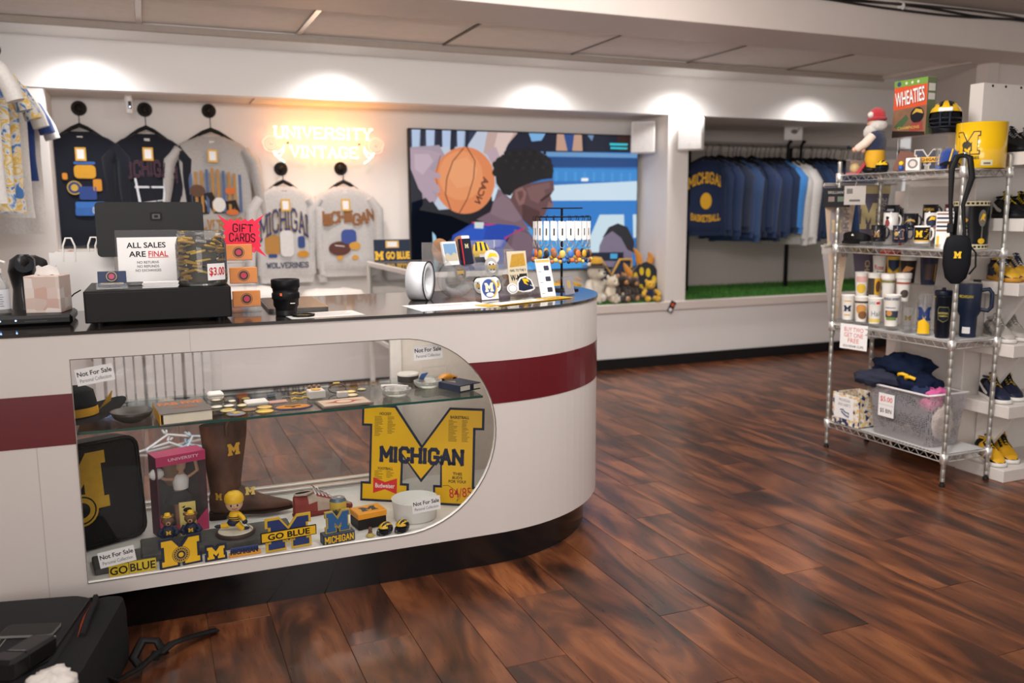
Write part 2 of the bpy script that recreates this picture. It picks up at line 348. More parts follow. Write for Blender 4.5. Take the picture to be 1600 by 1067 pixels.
# ceiling
TILE = M('#f0e7e0', .95, var=.06, vs=14, bump=.5, bs=260)
ceil = struct('ceiling', G().box((2.6, 6.05, 2.80), (8.2, 1.1, .05)), M('#8d837c', .9))
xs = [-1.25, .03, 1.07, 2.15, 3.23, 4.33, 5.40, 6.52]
for i, (a, b) in enumerate(zip(xs, xs[1:])):
    t = G().box(((a+b)/2, 6.03, 2.742+.004*((i*5) % 3)), (b-a-.022, .93, .018), .004).obj('ceiling_tile', TILE, ceil)
tb = M('#d8cfc6', .22, .3)
for i, a in enumerate(xs[1:-1]): G().box((a, 6.03, 2.731), (.036 if i < 2 else .014, .93, .006), .001).obj('ceiling_joint', tb if i < 2 else M('#6d625a', .6), ceil)  # narrow ones are dark strips, painting the shadow gaps between tiles
struct('trim_1', G().box((2.6, 6.497, 2.708), (7.9, .03, .045), .002), M('#a2958b', .55)).data.name = 'trim'
struct('trim_2', G().box((6.535, 6.02, 2.722), (.03, .98, .03), .002), M('#c9bdb3', .55))
struct('ceiling_band', G().box((2.8, 6.79, 2.74), (9.2, .56, .05)), M('#ece8e4', .28, var=.02))
struct('ceiling_side', G().box((7.4, 6.08, 2.742), (1.7, .92, .05)), mWALL)
# soffit over the alcoves
struct('wall_soffit', G().box((3.1, 7.12, 2.54), (9.0, .12, .35)), M('#f0edea', .5, var=.015, vs=5))
sof = struct('ceiling_alcove', G().box((4.0, 7.78, 2.44), (11, 1.2, .06)), M('#837a73', .9))
for a, b in ((-.66, .83), (.83, 2.62), (2.62, 4.52), (4.74, 6.6), (6.6, 8.6)):
    yb = 7.58 if b < 4.6 else 8.3
    G().box(((a+b)/2, (7.181+yb)/2, 2.385), (b-a-.012, yb-7.181, .036), .003).obj('ceiling_panel', M('#ddd4cd', .7, var=.03), sof)
struct('wall_back', G().box((1.95, 7.64, 1.5), (5.16, .12, 1.8)), mWALL)
struct('wall_back_lower', G().box((3.6, 7.13, .27), (10.6, .12, .54)), M('#ece8e6', .55, var=.03, vs=3))
struct('wall_left', G().box((-1.45, 3.6, 1.5), (.1, 7.3, 3.1)), mWALL)
struct('wall_back_left', G().box((-1.02, 7.12, 1.17), (.8, .10, 2.38)), mWALL)
struct('wall_alcove_left', G().box((-.64, 7.36, 1.5), (.05, .5, 1.76)), mWALL)
struct('wall_alcove_back', G().box((6.7, 8.36, 1.5), (4.0, .12, 1.85)), M('#cfc5be', .7, var=.03))
struct('wall_pillar', G().box((4.635, 7.70, 1.49), (.225, 1.3, 1.76)), M('#e9e3de', .55, var=.02))
lip = struct('trim_3', G().box((3.6, 7.69, .58), (10.6, 1.30, .08), .004), M('#ddd1c9', .55, var=.04))
struct('baseboard_back', G().box((3.6, 7.06, .052), (10.6, .02, .104), .003), M('#1c1a1b', .5))
# oblique right wall and pier, beam and raised ceiling in front
def wallseg(name, a, b, th, z0, z1, mat):
    d = (Vector(b)-Vector(a)); n = Vector((d.y, -d.x)).normalized()*th
    return struct(name, G().prism([a, b, tuple(Vector(b)+n), tuple(Vector(a)+n)], z0, z1), mat)
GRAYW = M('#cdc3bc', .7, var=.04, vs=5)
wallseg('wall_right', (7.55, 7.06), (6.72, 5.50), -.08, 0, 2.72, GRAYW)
struct('wall_pier', G().box((8.0, 5.56, 1.36), (2.56, .12, 2.72)), M('#d9cfc8', .65, var=.03))
struct('beam', G().box((3.4, 5.33, 2.86), (9.8, .56, .29), .004), M('#d9cdc5', .6, var=.04, vs=6))['kind'] = 'structure'
struct('ceiling_front', G().box((3.2, 1.9, 3.04), (9.4, 6.4, .06)), M('#b5aaa2', .8))
cab = T('cable_bundle', 'bundle of dark cables running along the white ceiling beam', 'cable', (0, 0, 0))
for i, (z, y, c) in enumerate(((2.955, 5.02, '#1c1a1a'), (2.935, 5.028, '#2a2626'), (2.972, 5.03, '#3a2f2c'))):
    P('cable', G().tube([(2.6+.22*k, y+.012*sin(k*1.3+i), z+.012*sin(k*.7+i*2)) for k in range(24)], .009, 6), M(c, .5), cab)
P('cable_tie', G().lathe([(.032, -.006), (.034, 0), (.032, .006)], 12, TR(5.2, 5.03, 2.955, ry=pi/2)), mWHITE, cab)
# artificial turf on the ledges
def turf(name, x0, x1, y0, y1, z, n, label):
    g = G().box(((x0+x1)/2, (y0+y1)/2, z+.004), (x1-x0, y1-y0, .008)); rnd = random.Random(3)
    for _ in range(n):
        x, y = rnd.uniform(x0, x1), rnd.uniform(y0, y1); a = rnd.uniform(0, 6.28); h = rnd.uniform(.02, .045); dx, dy = .004*cos(a), .004*sin(a); lx, ly = rnd.uniform(-.012, .012), rnd.uniform(-.012, .012)
        g.add([(x-dx, y-dy, z+.006), (x+dx, y+dy, z+.006), (x+lx, y+ly, z+h)], [(0, 1, 2)], mi=1 if rnd.random() < .5 else 0)
    o = g.obj(name, [M('#356a24', .8), M('#4f8a34', .8)]); return tag(o, label, 'turf', kind='stuff')
turf('artificial_turf', 3.3, 4.5, 7.08, 7.56, .62, 4200, 'strip of artificial green turf under the plush toys below the television')
turf('artificial_turf', 4.78, 8.2, 7.12, 8.28, .62, 14000, 'artificial green turf covering the alcove floor beneath the hanging sweatshirts')
# ================================================================== display counter
CX, CY, CR = 1.25, 3.985, .785
def cpath(off=0, n=22, x0=-1.3, yb=4.1):
    """front outline of the counter, offset inward"""
    pts = [(x0, CY-CR+off), (CX, CY-CR+off)]
    for i in range(1, n+1):
        a = -pi/2+pi/2*i/n; pts.append((CX+(CR-off)*cos(a), CY+(CR-off)*sin(a)))
    pts.append((CX+CR-off, yb)); return pts
ctr = T('display_counter', 'white laminate shop counter with maroon stripe and rounded glass display window', 'counter', (0, 0, 0))
HX0, HX1, HZ0, HZ1 = -.268, .865, .212, 1.0; HR = (HZ1-HZ0)/2; HC = (HZ0+HZ1)/2
FY = CY-CR; Z0, Z1 = .16, 1.083
g = G()
def q4(a, b, z0, z1):
    g.add([(a[0], a[1], z0), (b[0], b[1], z0), (b[0], b[1], z1), (a[0], a[1], z1)], [(0, 1, 2, 3)], smooth=True)
q4((-1.3, FY), (HX0, FY), Z0, Z1)
cols = [HX0, HX1]+[HX1+HR*sin(pi/2*i/20) for i in range(1, 21)]
for a, b in zip(cols, cols[1:]):
    ha = sqrt(max(0, HR**2-max(0, a-HX1)**2)); hb = sqrt(max(0, HR**2-max(0, b-HX1)**2))
    g.add([(a, FY, Z0), (b, FY, Z0), (b, FY, HC-hb), (a, FY, HC-ha)], [(0, 1, 2, 3)]); g.add([(a, FY, HC+ha), (b, FY, HC+hb), (b, FY, Z1), (a, FY, Z1)], [(0, 1, 2, 3)])
pp = cpath(); pp = [(HX1+HR, FY)]+pp[2:]
for a, b in zip(pp, pp[1:]): q4(a, b, Z0, Z1)
# underside lip and inner rim of the window
inn = cpath(.06); out = cpath()
for a, b, c, d in zip(out, out[1:], inn[1:], inn): g.add([(a[0], a[1], Z0), (d[0], d[1], Z0), (c[0], c[1], Z0), (b[0], b[1], Z0)], [(0, 1, 2, 3)])
P('front_panel', g, mLAM, ctr)
rim = [(HX0, HZ0), (HX1, HZ0)]+[(HX1+HR*sin(pi*i/30), HC-HR*cos(pi*i/30)) for i in range(1, 30)]+[(HX1, HZ1), (HX0, HZ1)]
g = G()
for (a, b) in zip(rim, rim[1:]+rim[:1]): g.add([(a[0], FY-.001, a[1]), (b[0], FY-.001, b[1]), (b[0], FY+.022, b[1]), (a[0], FY+.022, a[1])], [(0, 1, 2, 3)], smooth=False)
P('window_rim', g, M('#f1eeeb', .4, var=.01), ctr)
P('window_glass', G().flat(rim, 0, Matrix.Translation((0, FY+.018, 0)) @ FACE), glass('window_glass', refl=.55), ctr)
P('window_gasket', G().tube([(a, FY-.001, b) for a, b in rim], .0018, 6, closed=True), M('#5e5751', .5), ctr)
SZ0, SZ1 = .711, .886
MAR = M('#5e0d18', .25, var=.05, coat=.15)
g = G().box(((-1.3+HX0)/2, FY-.0008, (SZ0+SZ1)/2), (HX0+1.3, .0016, SZ1-SZ0)); P('stripe', g, MAR, ctr, label='maroon laminate stripe')
g = G(); zs = [SZ0+(SZ1-SZ0)*i/8 for i in range(9)]; st = [HX1+sqrt(HR**2-(z-HC)**2) for z in zs]; pe = cpath(-.0016)
for i in range(8):
    g.add([(st[i], FY-.0016, zs[i]), (CX+.03, FY-.0016, zs[i]), (CX+.03, FY-.0016, zs[i+1]), (st[i+1], FY-.0016, zs[i+1])], [(0, 1, 2, 3)])
for a, b in zip(pe[1:], pe[2:]):
    g.add([(a[0], a[1], SZ0), (b[0], b[1], SZ0), (b[0], b[1], SZ1), (a[0], a[1], SZ1)], [(0, 1, 2, 3)], smooth=True)
P('stripe', g, MAR, ctr, label='maroon laminate stripe')
kp = cpath(.06); P('kick_base', G().prism(kp+[(-1.3, 4.1)], 0.002, Z0+.001, smooth=True), M('#0e0c0d', .22, coat=.2), ctr, label='glossy black kick base')
P('panel_seam', G().box((-.388, FY-.0003, (Z0+SZ0)/2), (.0022, .001, SZ0-Z0)), M('#b3aba6', .7), ctr)
P('panel_seam', G().box((.112, FY-.0003, 1.042), (.002, .001, .078)), M('#b9b1ac', .7), ctr)
ip = cpath(.03, yb=3.95)
P('deck', G().prism([(-.62, 3.225)]+[p for p in ip if p[0] > 0 and p[1] < 3.95]+[(1.99, 3.95), (-.62, 3.95)], .17, .205), M('#e9e5e1', .5), ctr)
P('inner_top', G().prism([(-.62, 3.225)]+[p for p in ip if p[0] > 0 and p[1] < 3.95]+[(1.99, 3.95), (-.62, 3.95)], 1.06, 1.082), M('#e9e5e1', .5), ctr)
inw = [p for p in cpath(.035, yb=3.95) if p[0] > 1.27]
g = G()
for a, b in zip(inw, inw[1:]): g.add([(a[0], a[1], .2), (a[0], a[1], 1.06), (b[0], b[1], 1.06), (b[0], b[1], .2)], [(0, 1, 2, 3)], smooth=True)
P('inner_wall', g, M('#e6dcd2', .6), ctr)
lamp('AREA', 'case_fill', (.5, 3.62, 1.055), 5, (1, .94, .88), (.5, 3.62, 0), shape='RECTANGLE', size=1.6, size_y=.3).parent = ctr  # added fill inside the case, no fitting modelled
P('back_panel', G().box((1.53, 3.945, .63), (.92, .02, .86)), M('#e6dcd2', .6), ctr)
P('back_panel', G().box((1.04, 3.93, .63), (.055, .03, .86), .003), M('#e3dcd6', .5), ctr)
P('back_panel', G().box((-.98, 3.94, .63), (.72, .02, .86)), M('#e3dcd6', .5), ctr)
P('side_panel', G().box((-.62, 3.58, .63), (.02, .72, .86)), M('#dcd5d0', .5), ctr)
for z in (.222, .245): P('door_track', G().box((.21, 3.94, z), (1.66, .03, .012), .003), M('#c9c4bf', .35, .5), ctr)
P('door_track', G().box((.21, 3.94, 1.05), (1.66, .03, .02), .003), M('#c9c4bf', .35, .5), ctr)
P('sliding_glass', G().box((-.17, 3.952, .64), (.86, .004, .80)), GLS, ctr)
P('sliding_glass', G().box((.6, 3.935, .64), (.84, .004, .80)), GLS, ctr)
sg = P('glass_shelf', G().box((.48, 3.53, .729), (1.50, .52, .008)), glass('shelf_glass', (.93, .98, .96), .8), ctr)
P('shelf_edge', G().box((.48, 3.2695, .729), (1.50, .001, .009)), GREENGL, sg)
one('countertop', G().prism(cpath(-.004)+[(-1.3, 4.1)], 1.083, 1.0945, smooth=True), M('#2a2523', .12, var=.25, vs=9, coat=.3), 'dark glossy countertop lying along the white counter', 'countertop')
CT = 1.0945; DK = .205; SH = .733
# ================================================================== on the deck of the case
def m_sign(wd, ht, th, name, label, loc, rz, face='#f2bf16', edge=NAVY, rx=0, border=.008, front=None):
    t = T(name, label, 'sign', loc, rz, rx=rx)
    o = block_m(wd-2*border, ht-2*border)
    P('backing', G().prism([(a, b+ht/2) for a, b in grow(o, border)], 0, th, FACE), M(edge, .5), t)
    P('letter_face', G().prism([(a, b+ht/2) for a, b in o], th, th+.002, FACE), M(face, .45, var=.04), t)
    return t
# hard case with letter and seal, leaning on the left
t = T('hard_case', 'black hard carrying case with yellow block letter, leaning in the display case', 'case', (-.38, 3.56, DK), radians(24), rx=radians(-6))
P('shell', G().prism(rrect(.62, .41, .05), -.06, .06, TR(0, 0, .205) @ FACE, smooth=True), M('#1c1b1c', .55, bump=.3, bs=300), t)
P('piping', G().tube([(a, -.06, b+.205) for a, b in rrect(.60, .39, .045)], .006, 6, closed=True), M('#0b0b0b', .4), t)
P('letter', G().flat(block_m(.25, .22), .0625, TR(.05, 0, .26) @ FACE), M('#c79a1c', .6, var=.2), t)
P('seal', G().flat(disc(0, 0, .062), .0635, TR(.07, 0, .155) @ FACE).flat(disc(0, 0, .054), .064, TR(.07, 0, .155) @ FACE, 1).flat(disc(0, 0, .048), .0645, TR(.07, 0, .155) @ FACE).flat(disc(0, 0, .03), .065, TR(.07, 0, .155) @ FACE, 1), [M('#c79a1c', .6), M('#1c1b1c', .6)], t)
# doll box
t = T('doll_box', 'tall pink toy box with a clear window and cheerleader doll inside', 'toy box', (.05, 3.63, DK), radians(17))
PINK = M('#c4386b', .5)
P('box_back', G().box((0, .045, .165), (.19, .006, .33)), M('#2a2226', .7), t)
P('box_side', G().box((-.095, 0, .165), (.004, .095, .33)), M('#57263a', .5), t); P('box_side', G().box((.095, 0, .165), (.004, .095, .33)), M('#57263a', .5), t)
P('box_top', G().box((0, 0, .33), (.194, .098, .006)).box((0, -.048, .312), (.194, .003, .036)), PINK, t)
P('box_base', G().prism([(-.095, 0), (.095, 0), (.095, .09), (.05, .045), (-.05, .045), (-.095, .09)], .045, .049, FACE), PINK, t)
P('clear_window', G().box((0, -.047, .17), (.186, .001, .27)), ACR, t)
d = P('doll_body', G().loft([[(cx+rx*cos(a), .005+ry*sin(a), z) for a in [2*pi*i/10 for i in range(10)]] for cx, rx, ry, z in ((.0, .012, .01, .02), (.0, .014, .012, .09), (.004, .020, .016, .14), (.006, .014, .012, .175), (.01, .02, .014, .2), (.01, .007, .007, .225), (.01, .014, .014, .235), (.012, .015, .015, .26), (.012, .006, .006, .27))]), M('#b98a70', .6), t)
P('doll_skirt', G().lathe([(.043, .115), (.02, .155)], 14, TR(.003, .005, 0)), M('#20242f', .7), d); P('doll_top', G().lathe([(.021, .16), (.024, .2), (.012, .215)], 12, TR(.008, .005, 0)), mWHITE, d)
P('doll_hair', G().ell((-.012, .014, .225), (.03, .014, .055), 12), M('#6d4e30', .6), d)
P('doll_arm', G().tube([(.03, 0, .2), (.055, -.004, .22), (.05, -.004, .26)], .006, 6), M('#b98a70', .6), d); P('doll_arm', G().tube([(-.012, 0, .2), (-.04, -.008, .21), (-.06, -.008, .225)], .006, 6), M('#b98a70', .6), d)
P('pompom', G().ell((-.062, -.012, .235), (.022, .016, .022), 10), mWHITE, d); P('pompom', G().ell((.045, -.012, .275), (.014, .012, .014), 10), mWHITE, d)
d.scale = (1.4, 1.2, 1.1)
P('box_lettering', put_text(G(), 'UNIVERSITY', .12, .012, TR(.01, -.0497, .316) @ FACE), M('#f2d3dc', .5), t)
# boot
def ring(cx, cy, cz, rx, ry, n=16, tilt=0): return [(cx+rx*cos(2*pi*i/n), cy+ry*sin(2*pi*i/n), cz+tilt*rx*cos(2*pi*i/n)) for i in range(n)]
LEA = ramp_mat('worn_brown_leather', (1, 1, .6), [(.3, '#3d261d'), (.55, '#5a3b2d'), (.8, '#775242')], .55, 14, 6, bump=.15)
t = T('cowboy_boot', 'brown leather cowboy boot with yellow letter patches standing inside the display case', 'boot', (.235, 3.72, DK), radians(-8))
P('shaft', G().loft([ring(.0, 0, .10, .062, .05), ring(-.002, 0, .16, .066, .054), ring(0, 0, .25, .078, .058), ring(.004, 0, .36, .092, .06), ring(.004, 0, .415, .096, .058, tilt=.12)], False), LEA, t)
P('shaft_lining', G().loft([ring(.004, 0, .413, .093, .055, tilt=.12), ring(.0, 0, .2, .06, .04)], True), M('#241812', .8), t)
P('foot', G().loft([[(x, wy*cos(a), z+h*sin(a)) for a in [2*pi*i/14 for i in range(14)]] for x, wy, z, h in ((-.066, .028, .07, .035), (-.05, .042, .08, .055), (.0, .048, .085, .075), (.07, .046, .075, .06), (.14, .046, .055, .038), (.2, .036, .045, .026), (.25, .018, .04, .017), (.27, .005, .038, .008))]), LEA, t)
P('sole', G().prism([(-.068, -.03), (0, -.034), (.08, -.034), (.15, -.048), (.21, -.036), (.262, -.014), (.274, 0), (.262, .014), (.21, .036), (.15, .048), (.08, .034), (0, .034), (-.068, .03)], .018, .028), M('#2c1f18', .6), t)
P('heel', G().prism(rrect(.07, .06, .012, cx=-.036), 0, .03), M('#1f1612', .6), t)
P('letter_patch', G().flat(block_m(.055, .05), .0, TR(.045, -.056, .31, rz=.55) @ FACE), M('#d9a53c', .6), t); P('letter_patch', G().flat(block_m(.03, .03), .0, TR(-.025, -.052, .11, rz=-.5) @ FACE), M('#c9a13c', .6), t)
P('letter_patch', G().flat(block_m(.04, .035), .0, TR(.10, -.030, .118, rx=radians(-35)) @ FACE), M('#d9b765', .6), t)
P('pull_strap', G().tube([(.02, -.058, .37), (.02, -.066, .41), (.03, -.05, .43)], .008, 6), LEA, t)
# stone slabs that prop things up
SLATE = ramp_mat('dark_slate', (1, 1, 3), [(.3, '#3b3a39'), (.6, '#595755'), (.8, '#6b6864')], .8, 9, 6, bump=.3)
for (x, y, wx, wy, h, rz, lab) in ((.18, 3.43, .56, .19, .030, .03, 'long dark slate slab under the figurine in the display case'), (-.16, 3.36, .20, .15, .022, .12, 'small dark slate slab behind the lower left white card in the case'), ):
    one('slate_slab', G().box((0, 0, h/2), (wx, wy, h), .005), SLATE, lab, 'slab', (x, y, DK), rz)
SL = DK+.030
# bobble head hockey figurine
t = T('hockey_figurine', 'bobble head hockey player figurine with yellow helmet on round white base', 'figurine', (.245, 3.425, SL), radians(-5))
P('base', G().lathe([(.072, 0), (.075, .008), (.072, .016)], 28), M('#4a3a36', .6), t); P('ice', G().lathe([(.066, .016), (.064, .018)], 28), M('#d9d4c6', .4), t)
P('torso', G().ell((0, 0, .072), (.024, .019, .027), 14), mMAIZE, t)
for z in (.062, .07): P('jersey_stripe', G().lathe([(.0235, z), (.0245, z+.004)], 14, TR(s=(1, .82, 1))), mNAVY, t)
P('pants', G().ell((-.006, 0, .048), (.025, .021, .016), 12), mNAVY, t)
for s_, pts in ((1, [(.008, -.008, .045), (.02, -.012, .03), (.03, -.012, .021)]), (-1, [(-.012, .006, .045), (-.035, .01, .034), (-.055, .01, .034)])):
    l = P('leg', G().tube(pts, [.013, .011, .009], 8), mMAIZE, t); P('skate', G().ell((pts[-1][0]+.008*s_, pts[-1][1], .023 if s_ > 0 else .034), (.016, .008, .007), 10), mNAVY, l)
for pts in ([(.015, -.012, .085), (.03, -.022, .07), (.036, -.026, .055)], [(-.01, .012, .085), (.016, .02, .07), (.034, .0, .056)]):
    a = P('arm', G().tube(pts, .009, 8), mMAIZE, t); P('glove', G().ell(pts[-1], .011, 10), mNAVY, a)
P('stick', G().tube([(.0, -.006, .075), (.038, -.02, .05), (.062, -.03, .022)], .0025, 6), M('#8f8672', .6), t)
h = P('head', G().ell((0, 0, .125), (.033, .031, .033), 18), M('#d9b292', .5), t)
P('helmet', G().lathe([(.036, -.004), (.037, .008), (.034, .022), (.022, .034), (.001, .038)], 18, TR(0, 0, .137), cap=False), M('#e8b824', .4), h); P('hair', G().ell((0, .009, .128), (.034, .027, .026), 12), M('#3a2a20', .7), h)
for x in (-.012, .012): P('eye', G().ell((x, -.0295, .124), (.003, .002, .005), 8), mINK, h)
P('mouth', G().tube([(-.01, -.028, .112), (0, -.0295, .109), (.01, -.028, .112)], .0012, 6), M('#7a3b30', .6), h); P('nose', G().ell((0, -.031, .119), .003, 8), M('#cf9f7f', .5), h)
# pair of bears in sweaters, one carved ornament
def bear(x, rz, label):
    t = T('bear_ornament', label, 'ornament', (x, 3.405, SL), rz, 'bear ornaments in front of the doll box')
    BR = ramp_mat('carved_bear', (1, 1, 1), [(.3, '#4f3523'), (.7, '#7d5a3c')], .7, 90, 3, bump=.5)
    P('body', G().ell((0, 0, .05), (.026, .022, .032), 14), mNAVY, t)
    P('letter', G().flat(block_m(.018, .015), .023, TR(0, 0, .055) @ FACE), mMAIZE, t)
    h = P('head', G().ell((0, -.004, .097), (.023, .021, .02), 14), BR, t); P('muzzle', G().ell((0, -.024, .091), (.01, .009, .008), 10), M('#a98260', .7), h); P('nose', G().ell((0, -.033, .094), .0035, 8), mINK, h)
    for s in (-1, 1):
        P('ear', G().ell((s*.019, 0, .113), (.008, .005, .008), 8), BR, h); P('leg', G().ell((s*.015, -.02, .016), (.012, .022, .014), 10), BR, t); P('arm', G().tube([(s*.022, 0, .066), (s*.034, -.012, .05), (s*.022, -.026, .046)], .009, 8), mNAVY, t)
    P('cap', G().lathe([(.018, 0), (.011, .002), (.010, .012), (.002, .014)], 12, TR(.0, 0, .113)), mMAIZE, h); return t
bear(.0, .05, 'carved bear ornament in navy sweater on the left with yellow cap'); bear(.082, -.1, 'carved bear ornament in navy sweater on the right beside the slate edge')
t = T('picture_tile', 'small square tile with black drawing behind the carved bears', 'tile', (.075, 3.47, SL+.005), 0, rx=radians(-8))
P('tile_body', G().box((0, 0, .065), (.06, .006, .13)), M('#d4c06b', .5), t); P('drawing', G().flat(disc(0, .1, .016, 14, ry=.009), .0035, FACE).flat([(-.022, .112), (-.006, .118), (-.012, .108)], .0035, FACE), mINK, t)
# front row of letter signs on the window sill
t = T('letter_sign', 'large yellow block letter with round seal at the front of the case', 'sign', (.036, 3.262, DK), radians(9))
P('backing', G().prism([(a, b+.056) for a, b in grow(block_m(.132, .096), .008)], 0, .012, FACE), mNAVY, t); P('letter_face', G().prism([(a, b+.056) for a, b in block_m(.132, .096)], .012, .014, FACE), mMAIZE, t)
g = G()
for i, r in enumerate((.031, .029, .026, .018, .016, .009)): g.flat(disc(0, .045, r, 28), .0145+.0003*i, FACE, (1, 0, 1, 0, 1, 0)[i] if i else 1)
for i in range(18): g.flat(disc(.022*cos(i*.349), .045+.022*sin(i*.349), .0022, 6), .0165, FACE, 0)
P('seal', g, [mMAIZE, mNAVY], t)
m_sign(.078, .062, .010, 'letter_sign', 'small yellow block letter beside the larger sealed one', (.158, 3.262, DK), radians(4))
t = T('name_strip', 'narrow navy and yellow letter strip lying between the signs', 'sign', (.262, 3.262, DK), .02)
P('backing', G().box((0, 0, .008), (.115, .014, .016), .002), M('#e39a2a', .5), t); P('lettering', put_text(G(), 'MICHIGAN', .1, .02, TR(-.003, -.0075, .020) @ FACE, .05), mNAVY, t); P('strip', G().box((0, .002, .024), (.1, .008, .02), .001), M('#2a3f78', .5), t)
t = T('slogan_strip', 'flat yellow strip reading go blue at the lower left of the window', 'sign', (-.126, 3.252, DK), radians(3))
P('plate', G().box((-.045, 0, .02), (.064, .006, .044), .001), M('#d9bb1e', .45), t); P('plate', G().box((.034, 0, .022), (.09, .006, .044), .001), M('#d9bb1e', .45), t)
P('lettering', put_text(G(), 'GO', .058, .030, TR(-.045, -.0035, .020) @ FACE, .02), mINK, t); P('lettering', put_text(G(), 'BLUE', .084, .030, TR(.034, -.0035, .022) @ FACE, .02), mINK, t)
t = T('letter_sign', 'navy block letter crossed by a yellow slogan banner', 'sign', (.424, 3.262, DK), radians(5))
P('backing', G().prism([(a, b+.068) for a, b in grow(block_m(.162, .12), .006)], 0, .008, FACE), M('#d9b12c', .5), t); P('letter_face', G().prism([(a, b+.068) for a, b in block_m(.155, .114)], .008, .010, FACE), M('#20346e', .5), t)
P('banner', G().box((0, -.012, .064), (.212, .004, .040), .001), mINK, t); P('banner_face', G().box((0, -.0145, .064), (.204, .002, .033)), mMAIZE, t)
P('lettering', put_text(G(), 'GO BLUE', .16, .024, TR(0, -.0158, .064) @ FACE, .03), mINK, t)
t = T('drink_can', 'vintage silver drink can with a blue band standing in the case', 'can', (.632, 3.335, DK+.030))
P('can_body', G().lathe([(.028, 0), (.033, .006), (.033, .112), (.027, .122), (.027, .124)], 24), M('#5e7384', .4, .3), t); P('can_band', G().lathe([(.0334, .078), (.0334, .112)], 24, cap=False), M('#d1b04a', .4), t)
P('can_top', G().lathe([(.026, .1235), (.001, .1205)], 20), mCHROME, t); P('pull_tab', G().lathe([(.008, .124), (.008, .126)], 10, TR(.004, -.004, 0)), mSTEEL, t); P('lettering', put_text(G(), 'WOLVERINES', .056, .03, TR(0, -.0338, .072) @ FACE, .03), M('#22324a', .6), t)
one('can_riser', G().box((0, 0, .015), (.075, .07, .030), .002), M('#5f5d5b', .7), 'small grey riser block under the vintage drink can', 'riser', (.632, 3.335, DK))
t = T('letter_stand', 'blue block letter standing on a dark base with yellow lettering', 'sign', (.612, 3.262, DK), radians(7))
P('base', G().box((0, 0, .021), (.128, .045, .042), .003), M('#22364f', .5), t); P('letter_back', G().prism([(a, b+.085) for a, b in grow(block_m(.092, .078), .004)], -.004, .010, FACE), M('#bba34f', .5), t); P('letter_face', G().prism([(a, b+.085) for a, b in block_m(.09, .076)], .010, .012, FACE), M('#2d5f96', .5), t)
P('lettering', slab(G(), 'MICHIGAN', .112, .024, TR(0, -.0232, .02) @ FACE, 1.3), mMAIZE, t)
t = T('card_box', 'small orange and black box with navy letter on its lid', 'box', (.765, 3.39, DK), radians(9))
P('box_body', G().box((0, 0, .024), (.122, .092, .044), .003), M('#24201f', .5), t); P('lid', G().box((0, 0, .058), (.126, .096, .026), .003), M('#e89a22', .5), t); P('letter', G().flat(block_m(.07, .05), .0715), M('#3a3a44', .6), t)
for sx in (-1, 1): P('foot', G().box((sx*.05, -.036, .001), (.014, .01, .004)), mBLACK, t)
t = T('ceramic_bowl', 'white straight-sided ceramic dish with a white card in front of it', 'bowl', (.968, 3.40, DK))
P('bowl_body', G().lathe([(.001, .0), (.082, 0), (.09, .006), (.097, .082), (.099, .088), (.094, .089), (.088, .02), (.001, .014)], 36, cap=False), M('#e8e6e2', .25, var=.01), t)
t = T('tiny_bear', 'tiny brown bear figure with yellow skirt beside the mini helmets', 'figurine', (.742, 3.262, DK))
P('body', G().ell((0, 0, .016), (.009, .008, .012), 10), M('#6b4630', .7), t); P('head', G().ell((0, -.002, .032), .009, 10), M('#6b4630', .7), t); P('skirt', G().lathe([(.019, .003), (.007, .016)], 12), M('#b5a35a', .6), t)
def helmet(t, R, wing=True, mask=True, dark='#101622'):
    """football helmet with maize wings; opening faces -x"""
    D = M(dark, .22, coat=.5); Y = M('#e3b41c', .3, coat=.3); n, k = 24, 14; g = G(); rows = []
    for j in range(k+1):
        th = pi*.50*j/k*1.42; rows.append([])
        for i in range(n):
            a = 2*pi*i/n; rows[-1].append((R*1.12*sin(th)*cos(a), R*.92*sin(th)*sin(a), R*cos(th)))
    vs = [p for r_ in rows for p in r_]
    for j in range(k):
        for i in range(n):
            q = (j*n+i, j*n+(i+1) % n, (j+1)*n+(i+1) % n, (j+1)*n+i); c = sum((Vector(vs[m]) for m in q), Vector())/4
            if c.x < -R*.35 and c.z < R*.32: continue
            an = math.atan2(abs(c.y), c.z); yl = wing and ((c.x < -R*.30 and c.z > R*.25 and c.z < R*.62) or (abs(c.y) < R*.13 and c.z > 0) or (.5 < an < .78 and c.z > R*.15))
            g.add([vs[m] for m in q], [(0, 3, 2, 1)], mi=1 if yl else 0, smooth=True)
    P('shell', g, [D, Y], t)
    P('inner_padding', G().ell((0, 0, -.02*R), (R*1.02, R*.84, R*.9), 16), M('#0b0b0d', .8), t)
    if mask:
        for z, x in ((-.12, -1.32), (-.38, -1.36), (-.60, -1.28)):
            P('face_bar', G().tube([(R*(-.35), -R*.86, R*z*.8), (R*-.9, -R*.62, R*z), (R*x, -R*.25, R*z), (R*x, R*.25, R*z), (R*-.9, R*.62, R*z), (R*(-.35), R*.86, R*z*.8)], R*.05, 6), M('#1d2330', .4), t)
        for y in (-.25, .25): P('face_bar', G().tube([(R*-1.05, R*y, R*.25), (R*-1.34, R*y, -R*.12), (R*-1.36, R*y, -R*.38), (R*-1.28, R*y, -R*.6)], R*.05, 6), M('#1d2330', .4), t)
for x, rz, lab in ((.806, .45, 'mini football helmet on the left of the pair at the case front'), (.876, .6, 'mini football helmet on the right, closest to the ceramic dish')):
    t = T('mini_helmet', lab, 'mini helmet', (x, 3.268, DK+.0205), rz, 'mini helmets in the case'); helmet(t, .029)
